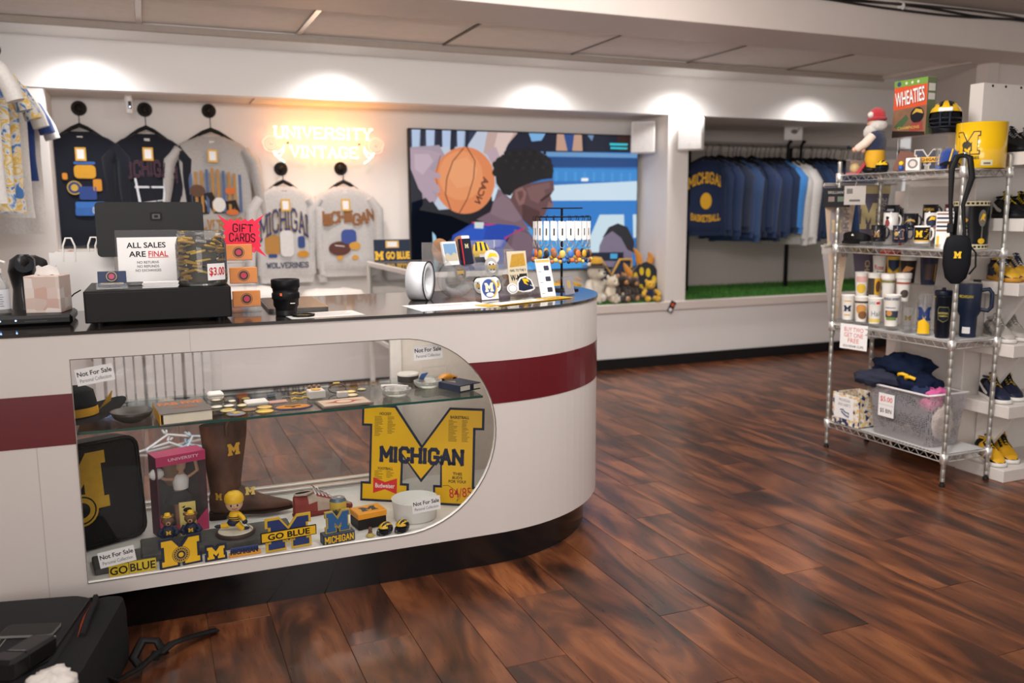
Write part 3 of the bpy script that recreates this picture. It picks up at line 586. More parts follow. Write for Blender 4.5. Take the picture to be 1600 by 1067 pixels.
# big schedule sign shaped as the letter
t = T('schedule_poster', 'big yellow letter shaped schedule board with navy edge leaning in the case', 'poster', (1.04, 3.56, DK), radians(-33), rx=radians(-9))
BW, BH = .56, .43; bp = [(a, b+BH/2) for a, b in block_m(BW, BH)]; ip_ = [(a, b+BH/2) for a, b in grow(block_m(BW, BH), -.010)]
P('board', G().prism(bp, 0, .005, FACE), mNAVY, t); P('board_face', G().prism(ip_, .005, .006, FACE), M('#edb90f', .4, var=.04, vs=6), t)
g = slab(G(), 'MICHIGAN', .37, .06, TR(0, -.0065, .212) @ FACE, 1.7); P('lettering', g, mNAVY, t)
g = put_text(G(), 'HOCKEY', .055, .013, TR(-.17, -.0065, .392) @ FACE, .03); put_text(g, 'BASKETBALL', .085, .013, TR(.17, -.0065, .388) @ FACE, .03); put_text(g, 'FOOTBALL', .07, .012, TR(-.165, -.0065, .148) @ FACE, .03)
for i, s in enumerate(("THIS", "BUD'S", "FOR YOU!")): put_text(g, s, (.042, .045, .078)[i], .013, TR(.165, -.0065, .140-.017*i) @ FACE, .03)
rnd = random.Random(5)
for cx, z1, n in ((-.2, .378, 14), (-.14, .378, 12), (.14, .374, 15), (.2, .374, 15), (-.195, .136, 6), (-.14, .136, 5)):
    for i in range(n):
        wl = rnd.uniform(.018, .04); g.box((cx-.02+wl/2, -.0064, z1-.0065*i), (wl, .0004, .0018))
P('small_print', g, M('#4a3f1c', .7), t)
P('bow_tie_emblem', G().flat([(-.055, .035), (0, .016), (.055, .035), (.055, -.035), (0, -.016), (-.055, -.035)], 0, TR(-.165, -.0068, .072) @ FACE), M('#d3282a', .5), t); P('lettering', put_text(G(), 'Budweiser', .09, .02, TR(-.165, -.0072, .072) @ FACE, .01), mPAPER, t)
P('season_lettering', put_text(G(), '84/85', .1, .042, TR(.18, -.0068, .058, ry=radians(-6)) @ FACE, .004), M('#d3282a', .5), t)
g = G().tube([(.10, -.0066, .085), (.125, -.0066, .088), (.15, -.0066, .072), (.175, -.0066, .05), (.165, -.0066, .02), (.18, -.0066, .035)], .0009, 4); P('crack', g, M('#3a3420', .7), t)
# worn leather shoe at the back of the deck
def shoe_geo(t, L, W_, sole_m, up_m, lace_m, tongue_m, accent=None, hgt=1.0):
    """low sneaker, toe towards -x, origin under the middle"""
    def out(k=1): return [(-L*.5, 0), (-L*.47, -W_*.30*k), (-L*.36, -W_*.47*k), (-L*.2, -W_*.5*k), (L*.05, -W_*.40*k), (L*.3, -W_*.38*k), (L*.45, -W_*.30*k), (L*.5, 0), (L*.45, W_*.30*k), (L*.3, W_*.38*k), (L*.05, W_*.40*k), (-L*.2, W_*.5*k), (-L*.36, W_*.47*k), (-L*.47, W_*.30*k)]
    o = out(); h0 = L*.085
    rings = []
    for z, e, lift in ((0, .94, .5), (.004, 1.0, .3), (h0*.7, 1.03, .1), (h0, 1.0, 0)): rings.append([(x*e, y*e, z+(lift*.03*L*max(0, -x/L-.25)*2)) for x, y in o])
    P('sole', G().loft(rings), sole_m, t)
    ks = [(-.47, .30, .10), (-.40, .62, .17), (-.28, .80, .22), (-.14, .80, .29), (.0, .72, .36), (.12, .66, .42), (.26, .62, .36), (.40, .58, .38), (.475, .45, .39)]
    rr = []
    for x, wv, zt in ks:
        r_ = []; zt = zt*L*hgt*.92
        for i in range(9):
            a = pi*i/8; r_.append((x*L, -cos(a)*W_*.5*wv*1.15, h0*.8+(zt-h0*.8)*(sin(a)**.6)))
        rr.append(r_)
    gu = G()
    for k in range(len(rr)-1):
        for j in range(8): gu.add([rr[k][j], rr[k][j+1], rr[k+1][j+1], rr[k+1][j]], [(0, 3, 2, 1)], mi=1 if (j in (0, 7) and k not in (3, 4)) or k >= 6 or (k in (3, 4) and j in (2, 5)) else 0, smooth=True)
    gu.add(rr[-1], [list(range(9))], mi=1); gu.add(rr[0], [list(range(9))[::-1]], mi=1)
    P('upper', gu, [up_m, tongue_m], t)
    P('collar', G().tube([(L*(.16+.15*(1-cos(a))), W_*.21*sin(a), L*hgt*(.385+.01*cos(a))) for a in [2*pi*i/12 for i in range(12)]], L*.018, 6, closed=True), mPLAS if up_m is None else up_m, t)
    P('opening', G().flat([(L*(.31-.14*cos(2*pi*i/14)), W_*.18*sin(2*pi*i/14)) for i in range(14)], L*hgt*.395), M('#15110f', .9), t)
    P('tongue', G().loft([[(L*-.12, y, L*hgt*.285+.001), ] for y in (0,)]+[] if False else [[(L*-.13, y*W_*.12, L*hgt*.285) for y in (-1, 0, 1)], [(L*.02, y*W_*.15, L*hgt*(.37+.01*(1-abs(y)))) for y in (-1, 0, 1)], [(L*.17, y*W_*.17, L*hgt*(.50-.02*abs(y))) for y in (-1, 0, 1)]], False, closed=False), tongue_m, t)
    for i in range(5):
        x = L*(-.13+.06*i); z = L*hgt*(.285+.028*i)
        P('lace', G().tube([(x, -W_*.2, z-.012*L/.3), (x+.01, 0, z+.010*L/.3), (x+.004, W_*.2, z-.012*L/.3)], L*.014, 5), lace_m, t)
    P('bow', G().tube([(L*.13, 0, L*hgt*.43), (L*.10, W_*.16, L*hgt*.47), (L*.07, W_*.22, L*hgt*.41), (L*.11, W_*.06, L*hgt*.42), (L*.11, -W_*.1, L*hgt*.46), (L*.06, -W_*.22, L*hgt*.41), (L*.12, 0, L*hgt*.43)], L*.012, 5), lace_m, t)
    if accent:
        for s in (-1, 1): P('side_accent', G().loft([[(L*.34, s*W_*.405, L*hgt*.30), (L*.36, s*W_*.40, L*hgt*.24)], [(L*.1, s*W_*.43, L*hgt*.20), (L*.1, s*W_*.45, L*hgt*.13)], [(-L*.1, s*W_*.475, L*hgt*.15), (-L*.06, s*W_*.475, L*hgt*.11)]], False, closed=False), accent, t)
        P('heel_tab', G().box((L*.475, 0, L*hgt*.36), (L*.03, W_*.3, L*.1), .003), accent, t)
t = T('old_shoe', 'old white leather shoe with red trim lying behind the drink can', 'shoe', (.62, 3.62, DK), radians(188))
shoe_geo(t, .26, .085, M('#7d2a26', .6), M('#b7a394', .6, var=.2), mPAPER, M('#8f3a33', .7))
# cards stuck to the glass
for x, y, z, ry, lab in ((-.197, FY+.024, .94, -8, 'not for sale card at the top left corner of the display window'), (-.172, FY+.024, .285, -7, 'not for sale card at the lower left corner of the display window'), (.985, FY+.024, .938, -2, 'not for sale card at the top right below the counter edge'), (.965, FY+.024, .318, -3, 'not for sale card in front of the white ceramic dish')):
    t = T('notice_card', lab, 'card', (x, y, z), ry=radians(ry), group=None)
    P('card_paper', G().box((0, 0, 0), (.118, .001, .058)), mPAPER, t)
    g = put_text(G(), 'Not For Sale', .108, .0165, TR(0, -.0008, .010) @ FACE, .02); P('lettering', g, mINK, t); P('small_lettering', put_text(G(), 'Personal Collection', .098, .0125, TR(0, -.0008, -.013) @ FACE, 0), M('#55535a', .7), t)
# ================================================================== on the glass shelf of the case
t = T('felt_hat', 'black felt hat with yellow band at the left end of the glass shelf', 'hat', (-.30, 3.50, SH), .2)
FELT = M('#191a1c', .95, bump=.2, bs=400)
P('brim', G().loft([[(r*cos(a)*1.1, r*sin(a), .012+.05*((r-.07)/.1)**2*abs(cos(a))**2) for a in [2*pi*i/28 for i in range(28)]] for r in (.075, .11, .145, .17)], False), FELT, t)
P('crown', G().lathe([(.083, .01), (.08, .06), (.072, .105), (.055, .118), (.001, .10)], 24, TR(s=(1.08, .92, 1))), FELT, t)
P('band', G().lathe([(.0845, .018), (.0825, .048)], 24, TR(s=(1.08, .92, 1)), cap=False), M('#d09a1c', .7), t)
P('feather', G().loft([[(.085, -.03, .03), (.09, -.02, .03)], [(.11, -.05, .07), (.13, -.03, .06)], [(.13, -.05, .10), (.135, -.045, .10)]], False, closed=False), M('#d9a21f', .8), t)
t = T('stone_bowl', 'small dark metal bowl on the glass shelf between hat and book', 'bowl', (-.095, 3.36, SH))
P('bowl_body', G().lathe([(.02, 0), (.034, .004), (.062, .022), (.073, .044), (.069, .044), (.056, .024), (.001, .010)], 30, cap=False), M('#3b3633', .4, .3), t)
t = T('paperback_book', 'thick book with dark cover and orange title lying on the shelf', 'book', (.075, 3.37, SH), radians(6))
P('pages', G().box((.006, 0, .022), (.166, .216, .034)), M('#dcd3bf', .8), t); P('cover', G().box((0, 0, .041), (.178, .224, .004), .001).box((0, 0, .003), (.178, .224, .004), .001), M('#6b625c', .45, var=.2), t); P('spine', G().box((-.088, 0, .022), (.004, .224, .04), .001), M('#d79a1e', .5), t)
P('title', put_text(G(), 'FAB FIVE', .155, .055, TR(.002, .055, .0435), .04), M('#c46a33', .6), t); P('cover_picture', G().flat(disc(.01, -.02, .045, 18, ry=.025), .0434), M('#8d5a3a', .6), t)
BADGE = [('gold', '#c8a24a'), ('ivory', '#d9d2c0'), ('navy', '#2c3860'), ('silver', '#b9b7b2'), ('brass', '#a8842f')]
def pin(i, x, y, r, col, label, ry=1.0, letter=None):
    t = T('badge_pin', label, 'badge', (x, y, SH), .3*i, 'badges on the glass shelf')
    P('badge_face', G().lathe([(r, .001), (r, .003), (r*.8, .006), (.001, .0075)], 22, TR(s=(1, ry, 1))), M(col, .3, .25), t); P('badge_rim', G().tube([(r*cos(a), r*ry*sin(a), .003) for a in [2*pi*k/22 for k in range(22)]], .0016, 6, closed=True), M('#8d7a4a', .3, .7), t)
    if letter: P('badge_letter', G().flat(block_m(r*1.0, r*.8), .0078), M(letter, .5), t)
PX = [(.212, 3.62, .020, '#c9c2b4', 'pale round badge at the back by the book'), (.205, 3.485, .022, '#e0dccf', 'white badge with dark spots beside the book'), (.250, 3.487, .021, '#e3dfd6', 'plain white badge second from the book'), (.268, 3.57, .016, '#d5d0c2', 'small ivory badge in the second row'), (.300, 3.475, .022, '#d8cfa8', 'cream badge right of the plain white one'),
      (.240, 3.405, .030, '#d6c791', 'large oval cream badge left of the navy one'), (.263, 3.335, .036, '#6e7598', 'large navy badge with yellow letter at the shelf edge'), (.315, 3.385, .026, '#8f6b4b', 'brown badge behind the shelf edge'), (.376, 3.405, .030, '#d9b45c', 'gold oval badge behind the yellow one'), (.368, 3.335, .034, '#e2bd45', 'bright yellow badge at the shelf edge'),
      (.325, 3.60, .016, '#8d7f35', 'small brass pin in the back row'), (.745, 3.56, .022, '#e0c878', 'gold badge beside the bracelet'), (.735, 3.49, .026, '#d9d0b2', 'pale gold badge in front of the gold one'), (.800, 3.59, .018, '#b7ae8c', 'small tan badge near the glass ashtray')]
for i, (x, y, r, c, lab) in enumerate(PX): pin(i, x, y, r, c, lab+' on the glass shelf', .95, '#e8c23a' if 'navy' in lab else None)
for (x, y, s, c, lab) in ((.245, 3.53, (.022, .02, .012), '#2b2a2a', 'small black ring box on the glass shelf'), (.425, 3.60, (.034, .02, .014), '#2f3f52', 'small dark blue trinket on the back of the shelf'), (.355, 3.50, (.085, .075, .012), '#dedad6', 'flat clear plastic coin sleeve on the shelf'), (.435, 3.49, (.075, .045, .004), '#b98f84', 'small pink paper ticket lying on the shelf'), (.212, 3.66, (.06, .05, .03), '#e4e0db', 'small white pedestal box under the pale badge')):
    t = T('keepsake', lab, 'keepsake', (x, y, SH), .08); P('keepsake_body', G().box((0, 0, s[2]/2), s, s[2]*.25), M(c, .45), t); P('keepsake_edge', G().box((0, 0, s[2]*.5), (s[0]*1.03, s[1]*1.03, s[2]*.15)), M('#9a948c', .5), t)
for k, (x, y, c) in enumerate(((.505, 3.56, '#6b6a66'), (.535, 3.52, '#c9a640'), (.552, 3.62, '#c8a850'))):
    t = T('charm_chain', ('grey', 'gold', 'small brass')[k]+' charm chain curled on the glass shelf by the coin stack', 'jewellery', (x, y, SH))
    for j in range(9): P('charm_link', G().tube([(.009*j-.036+.006*cos(a), .012*sin(j*1.4)+.004*sin(a), .003+.001*(j % 2)) for a in [2*pi*m/8 for m in range(8)]], .0015, 5, closed=True), M(c, .35, .8), t)
t = T('face_patch', 'orange embroidered patch with navy border lying at the shelf edge', 'patch', (.478, 3.365, SH), -.05)
pts = [(-.075, .0), (-.06, .03), (-.03, .045), (.0, .036), (.03, .045), (.06, .03), (.075, 0), (.06, -.022), (.03, -.036), (-.03, -.036), (-.06, -.022)]
P('patch_border', G().prism(pts, 0, .003), M('#33406b', .8), t); P('patch_field', G().prism(grow(pts, -.007), .003, .004), M('#d98e2c', .8, bump=.4, bs=500), t); P('stitching', G().tube([(-.03, .012, .0045), (0, .004, .0045), (.03, .012, .0045)], .002, 5).ell((0, -.01, .0045), (.01, .005, .001), 8), M('#4a3320', .8), t)
t = T('box_stack', 'square clear coin box with gold coin and toy bears on top', 'box', (.594, 3.52, SH), .05)
P('coin_box', G().box((0, 0, .016), (.066, .058, .032), .003), M('#cfcac4', .3), t); P('coin', G().lathe([(.02, .032), (.02, .035)], 18), M('#c8a850', .3, .6), t)
t = T('toy_bear_cluster', 'cluster of tiny brown toy bears behind the coin box', 'figurine', (.60, 3.60, SH))
for x, z in ((-.02, .012), (0, .014), (.02, .012)):
    b_ = P('toy_body', G().ell((x, 0, z), (.010, .009, .013), 10), M('#7b5a45', .8), t); P('toy_head', G().ell((x, -.004, z+.018), .008, 10), M('#8d6a52', .8), b_)
t = T('bracelet', 'dark bangle bracelet with gold plate standing on the shelf', 'bracelet', (.690, 3.555, SH+.002))
P('bangle', G().tube([(.036*cos(a), .014*sin(a)+.01, .018+.016*sin(a)) for a in [2*pi*k/26 for k in range(26)]], .003, 6, closed=True), M('#4c4744', .3, .7), t); P('plate', G().box((0, .024, .036), (.03, .004, .012), .002), M('#c8a850', .3, .7), t)
t = T('matchbox', 'tiny white box with gold top in front of the bracelet', 'box', (.694, 3.48, SH)); P('box_body', G().box((0, 0, .012), (.042, .03, .022), .002), M('#c9c5c2', .4), t); P('box_label', G().flat(disc(0, 0, .013, 14, ry=.008), .0235), M('#c9a850', .4), t)
t = T('framed_ticket', 'vintage red and cream ticket in clear frame at the shelf edge', 'ticket', (.675, 3.355, SH), radians(4))
P('frame', G().box((0, 0, .004), (.205, .128, .008), .002), M('#6d5f58', .5), t); P('ticket', G().box((0, 0, .0085), (.185, .108, .001)), M('#cdb79f', .6, var=.1), t)
P('emblem', G().flat(disc(0, 0, .042, 22, ry=.034), .0093, None, 0).flat(disc(0, 0, .031, 22, ry=.024), .0096, None, 1).flat([(-.08, 0), (-.04, .012), (-.04, -.012)], .0093).flat([(.08, 0), (.04, .012), (.04, -.012)], .0093), [M('#b33a33', .6), M('#d9c6a8', .6)], t)
for x, y, lab in ((.905, 3.415, 'clear glass ashtray at the shelf edge with gold pieces inside'), (1.075, 3.53, 'clear glass dish with blue stone near the toy car')):
    t = T('glass_dish', lab, 'dish', (x, y, SH)); P('dish', G().lathe([(.001, .003), (.045, .003), (.056, .012), (.062, .03), (.057, .031), (.05, .014), (.001, .008)], 28, cap=False), glass('dish_glass', (.95, .95, .9), 1.6, .05, .18), t)
    for k in range(5): P('trinket', G().ell((.025*cos(k*1.3), .025*sin(k*1.3), .012), (.010, .007, .004), 8), M(('#c8a850', '#b08d3c', '#d9c37a')[k % 3], .3, .5) if x < 1 else M(('#4b76b5', '#c9c2a4')[k > 0], .3), t)
t = T('film_canister', 'round dark tin with pale lid at the back of the shelf', 'tin', (1.035, 3.70, SH)); P('tin', G().lathe([(.047, 0), (.048, .03)], 28), M('#3b3331', .4), t); P('lid', G().lathe([(.049, .028), (.049, .036), (.045, .038)], 28), M('#c8c3bc', .4), t)
t = T('ribbon_medal', 'round brown badge with blue ribbon leaning by the dark tin', 'medal', (1.06, 3.60, SH+.004), 0, rx=radians(-60)); P('rosette', G().lathe([(.026, 0), (.026, .004)], 20), M('#6b4a44', .6), t); P('ribbon', G().prism([(-.012, -.02), (.012, -.02), (.03, -.06), (.0, -.055)], 0, .002), M('#3d62a8', .6), t)
t = T('bone_trinket', 'white plastic trinket with brown beads behind the glass ashtray', 'trinket', (.93, 3.54, SH)); P('bar', G().tube([(-.05, .03, .012), (.0, .0, .016), (.05, -.03, .012)], .008, 8), M('#d9d5d0', .5), t)
for k, (x, y) in enumerate(((-.045, -.02), (-.02, -.03), (.045, .01))): P('bead', G().ell((x, y, .012), (.014, .011, .011), 10), M(('#5a2f28', '#6b3a2e', '#33302e')[k], .4), t)
t = T('toy_car', 'small orange toy racing car near the right end of the shelf', 'toy car', (1.19, 3.63, SH), radians(14))
P('car_body', G().loft([[(x, y*w_, .006+h_*k) for y, k in ((-1, 0), (-1, .6), (-.6, 1), (.6, 1), (1, .6), (1, 0))] for x, w_, h_ in ((-.05, .016, .010), (-.03, .019, .016), (-.012, .019, .026), (.015, .019, .028), (.03, .019, .018), (.05, .018, .014))]), M('#d08a25', .35, coat=.3), t)
for sx in (-.03, .032):
    for sy in (-.02, .02): P('wheel', G().lathe([(.009, -.004), (.009, .004)], 14, TR(sx, sy, .009, rx=pi/2)), mBLACK, t)
t = T('clear_case', 'clear plastic box standing behind the orange toy car', 'box', (1.175, 3.715, SH), .1); P('case_shell', G().box((0, 0, .024), (.12, .06, .048), .003), ACR, t)
t = T('blue_book', 'thick navy pocket book lying at the right end of the shelf', 'book', (1.19, 3.445, SH), radians(22))
P('pages', G().box((0, 0, .015), (.108, .13, .02)), M('#e6e1d5', .8), t); P('cover', G().box((0, 0, .0275), (.118, .138, .004), .001).box((0, 0, .002), (.118, .138, .004), .001), M('#1d2a45', .5), t); P('spine', G().box((-.058, 0, .015), (.004, .138, .028)), M('#1d2a45', .5), t); P('cover_print', G().flat([(-.03, .05), (.0, .03), (-.02, .0)], .0296), M('#a08a62', .6), t); P('marker_band', G().box((.01, -.0675, .015), (.018, .003, .022)), M('#16203a', .6), t)
# ================================================================== on the countertop
# router
t = T('network_router', 'flat black network box with blue lights at the left counter end', 'router', (-.50, 3.53, CT), 0)
P('router_body', G().box((0, 0, .019), (.47, .24, .036), .010), M('#121214', .35), t); P('router_foot', G().box((-.18, 0, .001), (.02, .2, .003)).box((.18, 0, .001), (.02, .2, .003)), mBLACK, t, kind='stuff')
for x in (.010, .058): P('status_light', G().ell((x, -.1205, .022), .003, 8), M('#8fb8ff', .3, emit=6), t)
P('panel_line', G().box((.12, -.1203, .018), (.07, .0006, .0012)), M('#4a4a4d', .4), t)
# sanitizer bottle
t = T('sanitizer_bottle', 'clear pump bottle with white label standing on the router', 'bottle', (-.502, 3.53, CT+.037), 0)
P('bottle_body', G().lathe([(.03, 0), (.034, .004), (.034, .095), (.030, .115), (.014, .132), (.012, .145)], 24), glass('bottle_plastic', (.93, .94, .95), 1.0, .05, .25), t); P('bottle_label', G().lathe([(.0346, .018), (.0346, .088)], 24, cap=False), M('#dcdde3', .5, var=.05), t); P('pump', G().lathe([(.014, .145), (.014, .16), (.006, .162), (.006, .185)], 16), mWHITE, t); P('nozzle', G().tube([(0, 0, .185), (.01, -.01, .188), (.03, -.02, .182)], .005, 8), mWHITE, t)
g = G()
for i in range(6): g.box((0, -.0349, .03+.008*i), (.03 if i % 2 else .036, .0005, .002))
P('lettering', g, M('#6d6f7d', .6), t)
# tissue box
HEX = ramp_mat('tissue_pattern', (1, 1, 1), [(.3, '#cdb9ae'), (.5, '#e2d8d2'), (.7, '#c9a79b')], .6, 11, 1)
nt = HEX.node_tree; vo = nt.nodes.new('ShaderNodeTexVoronoi'); vo.inputs['Scale'].default_value = 26; vo.inputs['Randomness'].default_value = .25
nt.links.new(nt.nodes['Mapping'].outputs[0], vo.inputs['Vector']); sp = nt.nodes.new('ShaderNodeSeparateColor'); nt.links.new(vo.outputs['Color'], sp.inputs[0]); nt.links.new(sp.outputs[0], nt.nodes['Color Ramp'].inputs[0]); nt.nodes['Mapping'].inputs['Scale'].default_value = (1, 1, 1)
for e in nt.nodes['Color Ramp'].color_ramp.elements: e.position = max(0, min(1, (e.position-.5)*1.8+.5))
t = T('tissue_box', 'cube tissue box with hexagon pattern, standing on the router', 'tissue box', (-.348, 3.545, CT+.037), radians(-14))
P('carton', G().box((0, 0, .066), (.118, .118, .132), .002), HEX, t); P('slot', G().flat(disc(0, 0, .035, 20, ry=.022), .1325), M('#8d8380', .8), t)
P('tissue', G().loft([[(.042*(1-.1*k)*cos(a)*(1+.12*sin(3*a+k)), .02*(1+.5*k*.3)*sin(a), .132+.016*k+.004*sin(5*a)) for a in [2*pi*i/20 for i in range(20)]] for k in range(3)], False), M('#efebe8', .9), t)
# headset-like scanner behind the tissue box
t = T('barcode_scanner', 'rounded black scanner standing behind the tissue box', 'scanner', (-.46, 3.83, CT), radians(20))
P('scanner_body', G().loft([ring(0, 0, 0, .05, .05), ring(0, 0, .02, .045, .045), ring(0, .01, .10, .035, .03), ring(0, .0, .17, .05, .035), ring(0, -.02, .215, .045, .03), ring(0, -.03, .235, .02, .015)]), M('#131315', .25, coat=.3), t); P('scanner_window', G().flat(disc(0, 0, .035, 18, ry=.03), 0, TR(0, -.042, .195, rx=radians(10)) @ FACE), M('#33363b', .1), t)
P('scanner_arm', G().tube([(.01, 0, .19), (.05, .03, .20), (.09, .07, .19)], [.03, .03, .024], 10), M('#1a1a1c', .35), t)
# paper bag
t = T('paper_bag', 'white paper carrier bag with two rope handles behind the tissue box', 'bag', (-.245, 3.93, CT), radians(-8))
P('bag_body', G().loft([[(-.115, -.05, 0), (.115, -.05, 0), (.115, .05, 0), (-.115, .05, 0)], [(-.12, -.045, .235), (.12, -.045, .235), (.12, .045, .235), (-.12, .045, .235)]], False, smooth=False).flat([(-.115, -.05), (.115, -.05), (.115, .05), (-.115, .05)], .001), mWHITE, t)
for y, x in ((-.044, -.045), (.044, .03), (-.02, .07)): P('handle', G().tube([(x-.022, y, .2), (x-.022, y, .26), (x-.010, y, .292), (x+.010, y, .292), (x+.022, y, .26), (x+.022, y, .2)], .004, 6), mWHITE, t)
# cash drawer
t = T('cash_drawer', 'wide black steel cash drawer on the countertop', 'cash drawer', (.025, 3.50, CT), radians(-.5))
P('drawer_case', G().box((0, 0, .068), (.485, .40, .112), .003), M('#1a191a', .45, bump=.15, bs=500), t); P('drawer_front', G().box((0, -.202, .066), (.476, .006, .104), .002), M('#1c1a1b', .4, bump=.15, bs=500), t)
for sx in (-.2, .2):
    for sy in (-.17, .17): P('drawer_foot', G().lathe([(.014, 0), (.014, .013)], 12, TR(sx, sy, 0)), mBLACK, t)
DT = CT+.1245
t = T('card_holder', 'clear holder with navy business cards on the cash drawer', 'card holder', (-.128, 3.365, DT), radians(-3))
P('holder', G().box((0, 0, .003), (.10, .05, .005)).box((0, -.024, .012), (.10, .003, .02)).box((0, .022, .02), (.10, .003, .04)), ACR, t, kind='stuff'); c = P('card', G().box((0, 0, .035), (.092, .016, .054), .001, TR(rx=radians(-12))), M('#1f3157', .5), t)
P('emblem', G().flat(disc(0, 0, .0175, 22), 0, TR(0, -.0094, .0445, rx=radians(-12)) @ FACE, 0).flat(disc(0, 0, .0155, 22), .0003, TR(0, -.0094, .0445, rx=radians(-12)) @ FACE, 1).flat(disc(0, 0, .0095, 22), .0006, TR(0, -.0094, .0445, rx=radians(-12)) @ FACE, 2), [M('#d3b26a', .5), M('#1f3157', .5), M('#c24a66', .5)], c)
P('lettering', put_text(G(), 'VINTAGE & MICHIGAN CLOTHING', .074, .006, TR(0, -.0112, .020, rx=radians(-12)) @ FACE, .02), M('#d9c48d', .5), c)
t = T('sales_sign', 'white sign about returns in a clear stand on the cash drawer', 'sign', (-.004, 3.50, DT), radians(-1), rx=radians(-9))
P('stand', G().box((0, .003, .10), (.222, .003, .21)).box((0, .02, .003), (.22, .07, .004)), ACR, t, kind='stuff'); P('sign_paper', G().box((0, 0, .095), (.21, .001, .165)), mPAPER, t)
g = put_text(G(), 'ALL SALES', .135, .021, TR(-.006, -.001, .148) @ FACE, .018); put_text(g, 'ARE', .058, .021, TR(-.038, -.001, .115) @ FACE, .018)
put_text(g, 'NO RETURNS', .075, .0095, TR(-.003, -.001, .084) @ FACE, .006); put_text(g, 'NO REFUNDS', .075, .0095, TR(-.003, -.001, .069) @ FACE, .006); put_text(g, 'NO EXCHANGES', .088, .0095, TR(-.003, -.001, .054) @ FACE, .006); P('lettering', g, mINK, t)
P('red_lettering', put_text(G(), 'FINAL', .068, .021, TR(.034, -.001, .115) @ FACE, .018).box((.034, -.001, .1015), (.072, .0004, .002)), mRED, t)
t = T('paper_stack', 'small stack of white slips on the cash drawer beside the jar', 'paper', (.03, 3.355, DT), .02)
for k in range(6): P('paper_sheet', G().box((.002*(k % 3-1), .001*(k % 2), .002+.0035*k), (.118, .05, .0028)), mPAPER, t)
t = T('candy_jar', 'glass jar packed with yellow and navy bracelets with price tag', 'jar', (.176, 3.40, DT), 0)
P('jar_glass', G().lathe([(.08, 0), (.087, .006), (.089, .02), (.089, .15), (.082, .172), (.078, .180), (.083, .186), (.083, .198), (.079, .2)], 36, cap=False), glass('jar_glass', (.97, .98, .98), 1.3, .02, .05), t); P('jar_base', G().lathe([(.001, .003), (.082, .003), (.084, .010), (.001, .010)], 30), glass('jar_base_glass', (.9, .93, .93), 1.3, .05, .1), t)
rnd = random.Random(11)
bmats = [M('#c99a12', .5), M('#1b1d2a', .5), M('#d8b224', .5), M('#2b2a28', .6)]
for k in range(95):
    a = rnd.uniform(0, 6.28); rr = .055+.022*rnd.random(); z = .02+.155*k/95
    P('bracelet', G().box((0, 0, 0), (.055, .014, .008), .003, TR(rr*cos(a), rr*sin(a), z, rnd.uniform(-.2, .2), rnd.uniform(-.25, .35), a+pi/2+rnd.uniform(-.3, .3))), bmats[rnd.choice((0, 0, 2, 0, 2, 1, 1, 3))], t)
P('bracelet_core', G().lathe([(.05, .012), (.055, .165)], 14), M('#3a3324', .8, var=.5, vs=60), t)
P('price_tag', G().loft([[(.0905*sin(a), -.0905*cos(a), z) for a in [.15+.85*i/8 for i in range(9)]] for z in (.022, .082)], False, closed=False), mPAPER, t)
vs, fs = text_geo('$3.00', .02)
P('price_lettering', G().add([(.0915*sin(.575+v[0]*.72), -.0915*cos(.575+v[0]*.72), .052+v[1]*.034) for v in vs], fs), mRED, t)
# point of sale screen seen from behind
t = T('sales_terminal', 'black point of sale screen seen from behind, on its stand', 'terminal', (.012, 3.80, CT), radians(-2))
P('screen_shell', G().prism(rrect(.40, .215, .016), -.018, .012, TR(0, 0, .325, rx=radians(-4)) @ FACE, smooth=True), M('#262527', .42), t); P('screen', G().box((0, .021, .325), (.385, .003, .2)), M('#0b0c10', .08), t)
P('emblem', G().prism(rrect(.046, .034, .008, cx=.022, cy=.05), .012, .013, TR(0, -.001, .325, rx=radians(-4)) @ FACE), mBLACK, t); P('emblem', G().prism(rrect(.030, .020, .004, cx=.022, cy=.05), .0132, .0136, TR(0, -.001, .325, rx=radians(-4)) @ FACE), M('#39383a', .4), t); P('emblem', G().prism(rrect(.014, .010, .002, cx=.022, cy=.05), .0137, .014, TR(0, -.001, .325, rx=radians(-4)) @ FACE), mBLACK, t)
P('stand_neck', G().box((0, .02, .14), (.16, .02, .26), .006), M('#1b1a1c', .4), t); P('stand_foot', G().box((0, .03, .006), (.24, .16, .012), .004), M('#1b1a1c', .4), t)
P('lip', G().box((.02, -.012, .215), (.16, .004, .02), .003), M('#8d94a3', .4), t)
# gift card stand and star
t = T('gift_card_stand', 'clear three tier stand holding orange gift cards', 'card stand', (.338, 3.60, CT), radians(2))
P('stand', G().box((0, .055, .125), (.118, .003, .25)).box((0, 0, .003), (.118, .11, .004)).box((-.006, .02, .10), (.108, .04, .003)).box((-.012, .04, .19), (.108, .04, .003)), ACR, t, kind='stuff')
for k, (y, z, x) in enumerate(((-.045, .052, .004), (-.005, .142, .002), (.035, .232, -.008))):
    P('card_tray', G().box((x, y-.008, z-.034), (.11, .002, .022)), ACR, t)
    c = P('gift_card', G().box((x, y, z), (.106, .012, .064), .002, ), M('#d98a4a', .5, var=.1), t)
    P('emblem', G().flat(disc(0, 0, .0225, 24), .0065, TR(x, y, z) @ FACE, 0).flat(disc(0, 0, .0205, 24), .0068, TR(x, y, z) @ FACE, 1).flat(disc(0, 0, .018, 24), .0071, TR(x, y, z) @ FACE, 0).flat(disc(0, 0, .0115, 18), .0074, TR(x, y, z) @ FACE, 2), [M('#3a3032', .5), M('#d98a4a', .5), M('#c23f5a', .5)], c)
t = T('star_sign', 'bright pink starburst sign with handwritten gift cards lettering', 'sign', (.352, 3.69, CT+.295), 0, rx=radians(-4))
st = []
corner = {2: 1.0}
N = 20
